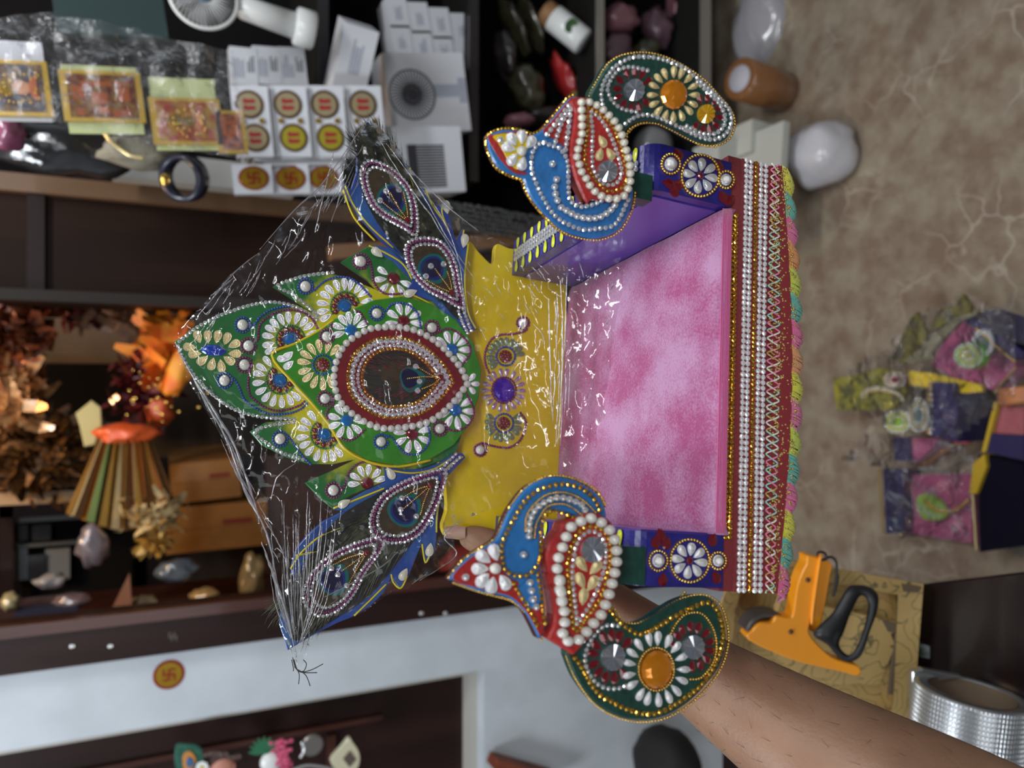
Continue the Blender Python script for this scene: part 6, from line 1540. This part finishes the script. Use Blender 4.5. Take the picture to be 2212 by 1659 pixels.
# ================================================================== OTHER THRONES LYING ON THE FLOOR
pinkc = mat('pink_cloth', (.42, .07, .20), .55, sheen=.4, noise_s=30, noise_a=.3); navyc = mat('navy_cloth', (.012, .012, .085), .35, coat=.3)
def zp(pts, z): return [ZP(a, b_, z) for a, b_ in pts]
def fl_slab(par, nm, pts, z, t, m, smooth=False, n=3):
    q = sm(pts, True, n) if smooth else pts
    return MB().slab(zp(q, z), V((0, 0, 1)), t, bev=.001).build(nm, m, par)
def fl_chain(par, pts, z, sp, r, m, T=SMALL):
    q = resample(sm(pts), sp); mb = MB()
    for a, b_ in q: p = ZP(a, b_, z); rr_ = r * (p - CAM).dot(FW) / F; mb.tmpl(T, p, V((rr_, 0, 0)), V((0, rr_, 0)), V((0, 0, rr_)))
    mb.build('bead_chain', m, par, kind='stuff')
X1 = lambda L: Z(1700, 600, .3616, L)
f1 = thing('floor_throne', ZP(1950, 980, 0), 'wrapped throne lying on the floor with a blue front panel and feather crest', 'throne', 'wrapped thrones on the floor')
fl_slab(f1, 'seat_cloth', X1([(735, 955), (910, 960), (890, 1000), (760, 1110), (740, 1090)]), .06, .05, pinkc)
fl_slab(f1, 'side_panel', X1([(870, 620), (1010, 630), (1020, 980), (860, 945)]), .12, .10, navyc)
fl_slab(f1, 'side_panel', X1([(635, 950), (725, 955), (738, 1095), (640, 1090)]), .07, .06, navyc)
fl_slab(f1, 'base_trim', X1([(1010, 975), (1040, 985), (790, 1140), (760, 1130)]), .075, .02, mat('copper_trim', (.30, .15, .07), .4, .5, bump=.5, bump_s=300))
fl_slab(f1, 'back_board', X1([(725, 555), (860, 570), (1160, 640), (1170, 680), (1060, 690), (730, 640)]), .11, .01, yellow)
fl_slab(f1, 'crest_board', X1([(275, 600), (400, 580), (560, 540), (720, 560), (720, 640), (690, 740), (600, 790), (300, 790), (285, 720)]), .10, .01, mat('floor_crest', (.08, .085, .03), .5, noise_s=40, col2=(.30, .27, .02)))
fl_slab(f1, 'feather', X1([(620, 480), (680, 360), (740, 240), (775, 205), (830, 330), (840, 400), (780, 430), (700, 520)]), .11, .01, mat('floor_feather', (.04, .04, .025), .5, noise_s=40, col2=(.16, .14, .02)))
fl_slab(f1, 'feather', X1([(840, 330), (900, 190), (1000, 170), (1050, 100), (1100, 170), (1090, 220), (1000, 250)]), .10, .01, mat('floor_feather', (.04, .04, .025), .5, noise_s=40, col2=(.16, .14, .02)))
for (cx, cy, rx, ry, m_) in ((660, 860, 75, 65, mat('lime_ornament', (.24, .40, .04), .4)), (785, 820, 60, 95, mat('teal_ornament', (.06, .10, .09), .4)), (645, 610, 60, 45, dkred)):
    fl_slab(f1, 'rosette', X1(ringpts(cx, cy, rx, ry)), .135, .012, m_)
    for k in (1, .75, .5): fl_chain(f1, X1(ringpts(cx, cy, rx * k, ry * k) + [(cx + rx * k, cy)]), .137, 6, 3, gem_silver if k != .75 else pale_gold)
for r_ in (1, .8, .6): fl_chain(f1, X1([(450 + (1 - r_) * 60, 710), (470 + (1 - r_) * 40, 670 + (1 - r_) * 40), (560, 655 + (1 - r_) * 50), (660, 690 + (1 - r_) * 20), (690, 730)]), .112, 7, 3.5, pearl_m if r_ == 1 else pale_gold)
fl_chain(f1, X1([(860, 630), (865, 780), (860, 930)]), .124, 12, 4, gem_silver); fl_chain(f1, X1([(845, 630), (850, 780), (845, 930)]), .124, 5, 2.5, gold)
lump('x', 2087, 887, 1, 1, 1, .001, pinkc, None, None, parent=f1).name = 'bolster'
bpy.data.objects.remove(bpy.data.objects['bolster'])
for cy in (795, 925):
    mb = MB(); mb.tube([ZP(*X1([(1020, cy)])[0], .07), ZP(*X1([(1085, cy + 5)])[0], .07), ZP(*X1([(1112, cy + 8)])[0], .07)], [.022, .022, .008], 18); mb.build('bolster', mat('salmon_foam', (.62, .16, .17), .6), f1)
f2 = thing('floor_throne', ZP(2150, 760, 0), 'wrapped throne on the floor with a round green rosette on pink cloth', 'throne', 'wrapped thrones on the floor')
fl_slab(f2, 'seat_cloth', X1([(1000, 260), (1100, 270), (1360, 510), (1370, 540), (1220, 670), (1000, 600), (860, 520)]), .10, .05, pinkc)
fl_slab(f2, 'side_panel', X1([(1060, 260), (1120, 230), (1416, 440), (1416, 480), (1330, 480)]), .15, .10, navyc)
fl_slab(f2, 'side_panel', X1([(1130, 215), (1250, 180), (1416, 230), (1416, 400), (1300, 360)]), .17, .10, mat('dark_navy_film', (.03, .03, .06), .15, coat=1, bump=.6, bump_s=60))
fl_slab(f2, 'back_board', X1([(700, 500), (1000, 240), (1180, 185), (1190, 200), (1030, 260), (820, 490), (720, 515)]), .16, .01, mat('grey_gold_board', (.20, .19, .12), .35, coat=.6))
fl_slab(f2, 'rosette', X1(ringpts(1085, 465, 95, 80)), .165, .015, mat('lime_ornament2', (.10, .38, .02), .4)); fl_slab(f2, 'rosette', X1(ringpts(1170, 390, 70, 85)), .155, .012, mat('teal_ornament', (.06, .10, .09), .4))
for k in (.85, .6, .35, .2): fl_chain(f2, X1(ringpts(1085, 465, 95 * k, 80 * k) + [(1085 + 95 * k, 465)]), .168, 7, 3.4, [pale_gold, gem_silver][int(k * 20) % 2])
for k in (.9, .7): fl_chain(f2, X1(ringpts(1170, 390, 70 * k, 85 * k) + [(1170 + 70 * k, 390)]), .158, 6, 3, gem_silver)
fl_chain(f2, X1([(1130, 300), (1240, 400), (1360, 500)]), .157, 5, 3, gold); fl_chain(f2, X1([(1365, 540), (1300, 610), (1240, 680)]), .107, 5, 3, lacegold if 'lacegold' in globals() else pale_gold)
f3 = thing('floor_throne', ZP(2000, 1130, 0), 'wrapped throne lowest in the heap with wide pink cloth and dark side panels', 'throne', 'wrapped thrones on the floor')
fl_slab(f3, 'seat_cloth', X1([(690, 1180), (1100, 1170), (1110, 1590), (700, 1520)]), .03, .028, pinkc)
fl_slab(f3, 'side_panel', X1([(570, 1140), (690, 1150), (695, 1520), (590, 1530)]), .06, .055, navyc)
fl_slab(f3, 'side_panel', X1([(1140, 1060), (1416, 1100), (1416, 1600), (1150, 1640)]), .08, .075, mat('black_navy', (.004, .004, .014), .6, spec=.1))
fl_slab(f3, 'rosette', X1([(770, 1320), (850, 1290), (960, 1400), (900, 1450), (800, 1430)]), .045, .012, mat('lime_ornament', (.24, .40, .04), .4), True)
fl_chain(f3, X1([(550, 1150), (560, 1300), (575, 1520)]), .063, 5, 3, lacegold if 'lacegold' in globals() else pale_gold); fl_chain(f3, X1([(1110, 1300), (1120, 1450), (1130, 1620)]), .083, 5, 3.4, pale_gold)
fl_chain(f3, X1([(830, 1340), (900, 1390), (1000, 1390), (1080, 1330)]), .047, 8, 5, gold)
f4 = thing('floor_throne', ZP(2180, 920, 0), 'wrapped throne at the picture edge with yellow piping and rosy cloth', 'throne', 'wrapped thrones on the floor')
fl_slab(f4, 'seat_cloth', X1([(1255, 750), (1416, 770), (1416, 940), (1215, 930)]), .10, .05, mat('rose_film', (.42, .12, .15), .25, coat=1, bump=.6, bump_s=60))
fl_slab(f4, 'side_panel', X1([(1200, 930), (1416, 940), (1416, 1095), (1180, 1040)]), .11, .06, navyc)
fl_slab(f4, 'piping', X1([(1235, 740), (1258, 745), (1185, 1040), (1160, 1040)]), .115, .012, mat('yellow_piping', (.55, .36, .02), .5)); fl_slab(f4, 'piping', X1([(1110, 1110), (1180, 1050), (1190, 1130), (1130, 1290), (1085, 1290)]), .09, .012, mat('yellow_piping', (.55, .36, .02), .5))
for i in range(3):
    mb = MB(); mb.tube([ZP(*X1([(1275, 690 + i * 30 - 5)])[0], .12), ZP(*X1([(1440, 670 + i * 25)])[0], .12)], .008, 10); prop(mb.build('orange_stick', mat('salmon_stick', (.62, .24, .10), .5)), 'salmon orange rod poking out by the yellow piping, %s of three' % ['top', 'middle', 'lowest'][i], 'stick', 'salmon rods')
film2 = make_film(bpy.data.materials.new('clear_wrap_floor'), .03, haze=.015, bump_s=22, bstr=1.2)
def wrapfloor(pts, z, label, seed):
    xs = [p[0] for p in pts]; ys = [p[1] for p in pts]; N = 22; vs = []; idx = {}
    poly = pts
    def inside(x, y):
        c = False
        for i in range(len(poly)):
            (x1, y1), (x2, y2) = poly[i], poly[i - 1]
            if (y1 > y) != (y2 > y) and x < (x2 - x1) * (y - y1) / (y2 - y1) + x1: c = not c
        return c
    mb = MB(); fs = []
    for j in range(N + 1):
        for i in range(N + 1):
            x = min(xs) + (max(xs) - min(xs)) * i / N; y = min(ys) + (max(ys) - min(ys)) * j / N
            vs.append(ZP(x, y, z + .012 * noise.noise(V((x / 30, y / 30, seed)))))
            idx[i, j] = inside(x, y)
    for j in range(N):
        for i in range(N):
            if idx[i, j] and idx[i + 1, j] and idx[i, j + 1] and idx[i + 1, j + 1]: a = j * (N + 1) + i; fs.append([a, a + 1, a + N + 2, a + N + 1])
    mb.add(vs, fs, True); prop(mb.build('plastic_wrap', film2), label, 'wrapper', 'clear wraps over the floor thrones')
wrapfloor(X1([(250, 590), (560, 400), (760, 190), (1080, 100), (1416, 200), (1416, 700), (1000, 1000), (640, 900), (280, 800)]), .18, 'clear plastic wrap over the feather crest of the floor thrones', 1)
wrapfloor(X1([(450, 930), (700, 900), (1100, 990), (1150, 1250), (1120, 1610), (560, 1540), (540, 1130), (250, 1110)]), .13, 'clear plastic wrap over the lowest floor throne', 2)
# pink throne reflected in the dark table, reflection built as dimmed pieces
f5 = thing('floor_throne', C(2120, 1400, .96), 'dim reflection of a pink throne in the dark table, built as solid pieces', 'throne', 'wrapped thrones on the floor')
MB().slab([C(a, b_, 1.02) for a, b_ in ((1990, 1350), (2100, 1375), (2100, 1405), (1990, 1395))], -FW, .01, bev=.001).build('seat_cloth', mat('dim_pink_reflection', (.10, .012, .04), .6), f5)
MB().slab([C(a, b_, 1.02) for a, b_ in ((2115, 1375), (2215, 1395), (2215, 1430), (2115, 1408))], -FW, .01, bev=.001).build('side_panel', navyc, f5)
# ================================================================== CLEAR PLASTIC WRAP ON THE HELD THRONE
wrapm = make_film(bpy.data.materials.new('throne_wrap'), .022, rough=.09, haze=.010, bump_s=22, bstr=.22, stretch=(1, 1, 1), tint=(.97, .97, .97))
outl = [(795, 256), (770, 290), (700, 395), (630, 460), (560, 545), (500, 590), (450, 645), (400, 700), (374, 738), (395, 800), (440, 880), (490, 965), (530, 1060), (560, 1140), (590, 1230), (598, 1330), (625, 1400), (650, 1440), (668, 1395), (690, 1345), (730, 1330), (775, 1328), (815, 1300), (850, 1278), (880, 1272),
        (900, 1255), (960, 1222), (985, 1200), (982, 1165), (1010, 1120), (1090, 1090), (1150, 1050), (1215, 1020), (1270, 960), (1330, 860), (1370, 740), (1390, 600), (1396, 540), (1380, 475), (1330, 480), (1290, 505), (1230, 505), (1170, 530), (1140, 548), (1080, 520), (1020, 490), (960, 430), (900, 380), (860, 320), (815, 270)]
from mathutils.geometry import delaunay_2d_cdt
pl0 = sm(outl, True, 3)
def inside(x, y, poly):
    c = False
    for i in range(len(poly)):
        (x1, y1), (x2, y2) = poly[i], poly[i - 1]
        if (y1 > y) != (y2 > y) and x < (x2 - x1) * (y - y1) / (y2 - y1) + x1: c = not c
    return c
vin = [V(p) for p in pl0]; nb = len(vin)
random.seed(3)
st = 9
y = 250
while y < 1450:
    x = 370 + (st / 2 if int(y / st) % 2 else 0)
    while x < 1400:
        if inside(x, y, pl0): vin.append(V((x, y)))
        x += st
    y += st
vo_, eo, fo, _, _, _ = delaunay_2d_cdt(vin, [(i, (i + 1) % nb) for i in range(nb)], [], 1, 1e-5)
foci = [(795, 256, 420, 14), (640, 1420, 520, 17), (376, 738, 300, 9), (1140, 560, 260, 20), (985, 1180, 200, 12)]
def edge_d(x, y): return min(math.hypot(x - a, y - b_) for a, b_ in pl0[::2])
vs = []
for p in vo_:
    x, y = p.x, p.y; ed = min(1, edge_d(x, y) / 60)
    k = BD - .0195
    if x > 1000: # drapes forward over the seat back
        t = min(1, max(0, (x - 1030) / 350)); k -= .070 * t * t + .012 * t
    h = 0
    for fx, fy, rng, fr in foci:
        d = math.hypot(x - fx, y - fy)
        if d < rng:
            a = math.atan2(y - fy, x - fx); f_ = (1 - d / rng)
            r_ = 1 - abs(noise.noise(V((a * fr * .55, fx * .01, d * .002)))) * 3.2
            h += max(-.4, r_) * .0045 * f_ * min(1, d / 30)
    h += .0022 * noise.noise(V((x / 55, y / 26, 2))) + .0012 * (1 - 4 * abs(noise.noise(V((x / 24, y / 60, 7)))))
    kk = k - (h + .003) * ed + .006 * (1 - ed) ** 2
    # keep in front of the boards
    vs.append(TP(kk).P(x, y))
o = MB().add(vs, [list(f) for f in fo], True).build('plastic_wrap', wrapm)
prop(o, 'crinkled clear plastic bag pulled over the crest and back of the held throne', 'wrapper')
# long pleats of the bag, tight folds of the same film
fold = make_film(bpy.data.materials.new('film_fold'), .30, rough=.12, haze=.10, bstr=.1)
WP = TP(BD - .026)
L = [[(792, 262), (750, 330), (735, 420), (715, 480)], [(790, 262), (700, 392), (635, 455), (560, 540)], [(560, 545), (505, 590), (455, 650), (425, 685)], [(455, 640), (480, 620), (505, 600)], [(378, 738), (440, 860), (490, 950), (530, 1060), (575, 1150), (600, 1260)], [(385, 760), (430, 835), (470, 900), (505, 960), (548, 1080), (560, 1130)],
     [(565, 1170), (590, 1240), (620, 1330), (640, 1420)], [(640, 1120), (645, 1200), (650, 1290), (655, 1400)], [(665, 1060), (662, 1150), (664, 1260), (668, 1380)], [(700, 1290), (760, 1260), (830, 1220), (860, 1190)], [(820, 300), (860, 370), (940, 480), (1010, 600)], [(835, 310), (900, 400), (970, 520), (1030, 610)], [(870, 350), (960, 440), (1035, 500)],
     [(905, 400), (955, 470), (990, 560), (1008, 690)], [(1000, 1120), (960, 1160), (985, 1200), (905, 1255)], [(1210, 600), (1215, 700), (1212, 850), (1205, 960)], [(1185, 640), (1188, 760), (1192, 900)], [(1225, 590), (1222, 680), (1220, 760)], [(1240, 520), (1250, 560), (1262, 600)], [(720, 330), (700, 420), (680, 500)], [(640, 1000), (600, 1030), (585, 1080)]]
random.seed(14)
for i in range(46):
    t = random.random(); x = 775 - 340 * t + random.uniform(-6, 40) * (1 - .4 * t); y = 300 + 370 * t + random.uniform(0, 50); l = random.uniform(25, 110) * (1 - .5 * t); a = math.radians(random.uniform(105, 128))
    L.append([(x, y), (x + math.cos(a) * l * .5 + random.uniform(-2, 2), y + math.sin(a) * l * .5), (x + math.cos(a + .08) * l, y + math.sin(a + .08) * l)])
for i in range(44):
    x1 = random.uniform(575, 725); y1 = random.uniform(1035, 1240); t0, t1 = random.uniform(0, .25), random.uniform(.4, .95)
    L.append([(x1 + (640 - x1) * q_ + (x1 - 640) * .25 * math.sin(3.14 * q_), y1 + (1410 - y1) * q_) for q_ in (t0, (t0 + t1) / 2, t1)])
for i in range(22):
    t = random.random(); x = 395 + 190 * t + random.uniform(4, 26); y = 790 + 400 * t; l = random.uniform(30, 110); a = math.radians(66 + random.uniform(-6, 6))
    L.append([(x, y), (x + math.cos(a) * l * .5, y + math.sin(a) * l * .5), (x + math.cos(a) * l, y + math.sin(a) * l)])
for i in range(26):
    x = random.uniform(985, 1190); y = random.uniform(545, 720); l = random.uniform(8, 40); a = math.radians(random.uniform(40, 75))
    L.append([(x, y), (x + math.cos(a) * l * .5 + 1, y + math.sin(a) * l * .5), (x + math.cos(a) * l, y + math.sin(a) * l)])
for i in range(14):
    y = random.uniform(600, 960); x = random.uniform(1195, 1232); L.append([(x, y), (x + 2, y + 30), (x - 2, y + random.uniform(60, 130))])
mb = MB()
random.seed(4)
for qi, q in enumerate(L):
    fat = 2.0 if qi in (4, 5, 6) else (1.0 if qi < 21 else .62)
    pts = sm(q, n=8); k = len(pts)
    kz = 0
    W = []
    for i, (x, y) in enumerate(pts):
        d = BD - .025 - (.070 * min(1, max(0, (x - 1030) / 350)) ** 2 + .014 * min(1, max(0, (x - 1030) / 350)) if x > 1000 else 0)
        W.append(TP(d).P(x + 1.5 * noise.noise(V((i * .5, q[0][0], 0))), y + 1.5 * noise.noise(V((i * .5, q[0][1], 5)))))
    mb.tube(W, [fat * .00055 * (math.sin(math.pi * (i + .6) / (k + .2)) ** .6) * random.uniform(.6, 1.3) for i in range(k)], 5)
mb.build('bag_fold', fold, o, kind='stuff')
# frayed feather hairs poking out of the bag corner
mb = MB()
for q in ([(632, 1420), (640, 1445), (655, 1450), (662, 1435), (655, 1425)], [(635, 1425), (645, 1450), (670, 1448), (698, 1434)], [(638, 1440), (650, 1452), (685, 1453)], [(636, 1440), (646, 1455), (645, 1478)], [(640, 1445), (660, 1458), (670, 1482)], [(630, 1425), (634, 1445), (633, 1450)]):
    mb.tube([WP.P(a, b_) for a, b_ in sm(q, n=5)], .0003, 4)
mb.build('feather_hair', mat('hair_grey', (.06, .055, .05), .6), fbB, kind='stuff')
# ================================================================== THE PERSON'S HAND AND FOREARM
import bmesh
skin = bpy.data.materials.new('skin'); skin.use_nodes = True
nt = skin.node_tree; b = nt.nodes['Principled BSDF']
tc = nt.nodes.new('ShaderNodeTexCoord'); n1 = nt.nodes.new('ShaderNodeTexNoise'); n1.inputs['Scale'].default_value = 30; n1.inputs['Detail'].default_value = 6
r_ = nt.nodes.new('ShaderNodeValToRGB'); r_.color_ramp.elements[0].position = .3; r_.color_ramp.elements[0].color = (.26, .135, .08, 1); r_.color_ramp.elements[1].position = .7; r_.color_ramp.elements[1].color = (.33, .185, .115, 1)
nt.links.new(tc.outputs['Object'], n1.inputs['Vector']); nt.links.new(n1.outputs[0], r_.inputs[0]); nt.links.new(r_.outputs[0], b.inputs['Base Color'])
n2 = nt.nodes.new('ShaderNodeTexNoise'); n2.inputs['Scale'].default_value = 420; bp = nt.nodes.new('ShaderNodeBump'); bp.inputs['Strength'].default_value = .35; bp.inputs['Distance'].default_value = .0008
nt.links.new(tc.outputs['Object'], n2.inputs['Vector']); nt.links.new(n2.outputs[0], bp.inputs['Height']); nt.links.new(bp.outputs[0], b.inputs['Normal'])
b.inputs['Roughness'].default_value = .5; b.inputs['Subsurface Weight'].default_value = .15; b.inputs['Subsurface Radius'].default_value = (.01, .004, .002); b.inputs['Subsurface Scale'].default_value = .4
def pt(x, y, k): return TP(k).P(x, y)
J = {}
el = C(2500, 2010, .40); fa = C(2080, 1790, .44); fa2 = C(1775, 1632, .48); wr = C(1515, 1458, .535); pm0 = C(1400, 1370, .575); 
pm = pt(1290, 1290, .20); 
skel = [('el', el, .052), ('fa', fa, .050), ('fa2', fa2, .044), ('wr', wr, .031), ('pm0', pm0, .029), ('pm', C(1300, 1315, .62), .032), ('pk', C(1200, 1270, .665), .030)]
edges = [(0, 1), (1, 2), (2, 3), (3, 4), (4, 5), (5, 6)]
def fing(parent_i, pts, r0, r1):
    n0 = len(skel); k = len(pts)
    for i, p in enumerate(pts):
        skel.append(('f', p, r0 + (r1 - r0) * i / (k - 1))); edges.append((parent_i if i == 0 else n0 + i - 1, n0 + i))
# thumb comes over the edge of the board in front
fing(5, [C(1200, 1240, .625), C(1110, 1195, .605), pt(1040, 1168, BD - .012), pt(990, 1153, BD - .010)], .017, .0088)
kb = BD + .024
fing(6, [pt(1110, 1235, kb + .01), pt(1050, 1150, kb), pt(1010, 1090, kb - .004), pt(980, 1030, kb - .006)], .0115, .0075)
fing(6, [pt(1150, 1230, kb + .016), pt(1110, 1130, kb + .004), pt(1080, 1050, kb - .003), pt(1060, 990, kb - .006)], .012, .0078)
fing(6, [pt(1195, 1215, kb + .016), pt(1170, 1110, kb + .004), pt(1150, 1030, kb - .003), pt(1140, 980, kb - .006)], .0115, .0076)
fing(5, [pt(1250, 1230, kb + .012), pt(1230, 1140, kb + .004), pt(1215, 1070, kb - .002), pt(1210, 1030, kb - .004)], .0105, .0066)
me = bpy.data.meshes.new('arm'); base_p = V(fa2)
me.from_pydata([p - base_p for _, p, _ in skel], edges, [])
person = thing('person', base_p, 'bare forearm and hand of a person holding up the decorated throne', 'person')
ao = bpy.data.objects.new('arm_and_hand', me); COL.objects.link(ao)
md = ao.modifiers.new('skin', 'SKIN'); md.use_smooth_shade = True; md.branch_smoothing = .6
for i, (_, _, r) in enumerate(skel): me.skin_vertices[0].data[i].radius = (r, r)
me.skin_vertices[0].data[0].use_root = True
sb = ao.modifiers.new('sub', 'SUBSURF'); sb.levels = 2; sb.render_levels = 3
me.materials.append(skin)
dg = bpy.context.evaluated_depsgraph_get()
bpy.context.view_layer.update()
ev = ao.evaluated_get(bpy.context.evaluated_depsgraph_get())
nm_ = bpy.data.meshes.new_from_object(ev)
if not nm_.materials: nm_.materials.append(skin)
bpy.data.objects.remove(ao)
for p_ in nm_.polygons: p_.use_smooth = True
hand = bpy.data.objects.new('arm_and_hand', nm_); COL.objects.link(hand); hand.parent = person
# thumb nail
nail = mat('nail', (.52, .33, .25), .25, coat=.6)
nP = TP(BD - .0205)
mb = MB(); ctr = (985, 1146); NU, NVv = 10, 8; vs = []
for j in range(NVv + 1):
    for i in range(NU + 1):
        u, v_ = i / NU * 2 - 1, j / NVv * 2 - 1
        x = 984 + u * 21; y = 1150 + v_ * 14 * (1 - .12 * u * u) + .1 * u * 20 * 0
        x += -4 * (1 - v_ * v_) if u < 0 else 0
        vs.append(TP(BD - .0195 + .0035 * v_ * v_ + .0016 * max(0, -u) ** 2 - .001).P(x, y))
mb.add(vs, [[j * (NU + 1) + i, j * (NU + 1) + i + 1, (j + 1) * (NU + 1) + i + 1, (j + 1) * (NU + 1) + i] for j in range(NVv) for i in range(NU)], True)
mb.build('thumbnail', nail, person)
# fine arm hairs
mb = MB(); random.seed(8)
zf = [v.co + base_p for v in nm_.vertices]; nf = [v.normal for v in nm_.vertices]
cand = [i for i in range(len(zf)) if 1480 < 1106 + F * (zf[i] - CAM).dot(RX) / (zf[i] - CAM).dot(FW) < 2150 and nf[i].dot(CAM - zf[i]) > 0]
for i in random.sample(cand, min(260, len(cand))):
    p, n_ = zf[i], nf[i]; d = (fa2 - wr).normalized() * -1 + V((random.gauss(0, .5), random.gauss(0, .5), random.gauss(0, .5))); d = (d - n_ * d.dot(n_)).normalized()
    l = random.uniform(.004, .009)
    mb.tube([p, p + d * l * .5 + n_ * .0006, p + d * l + n_ * .0008], [.00010, .00008, .00003], 3, cap=False)
mb.build('arm_hair', mat('arm_hair', (.04, .02, .012), .6), person, kind='stuff')
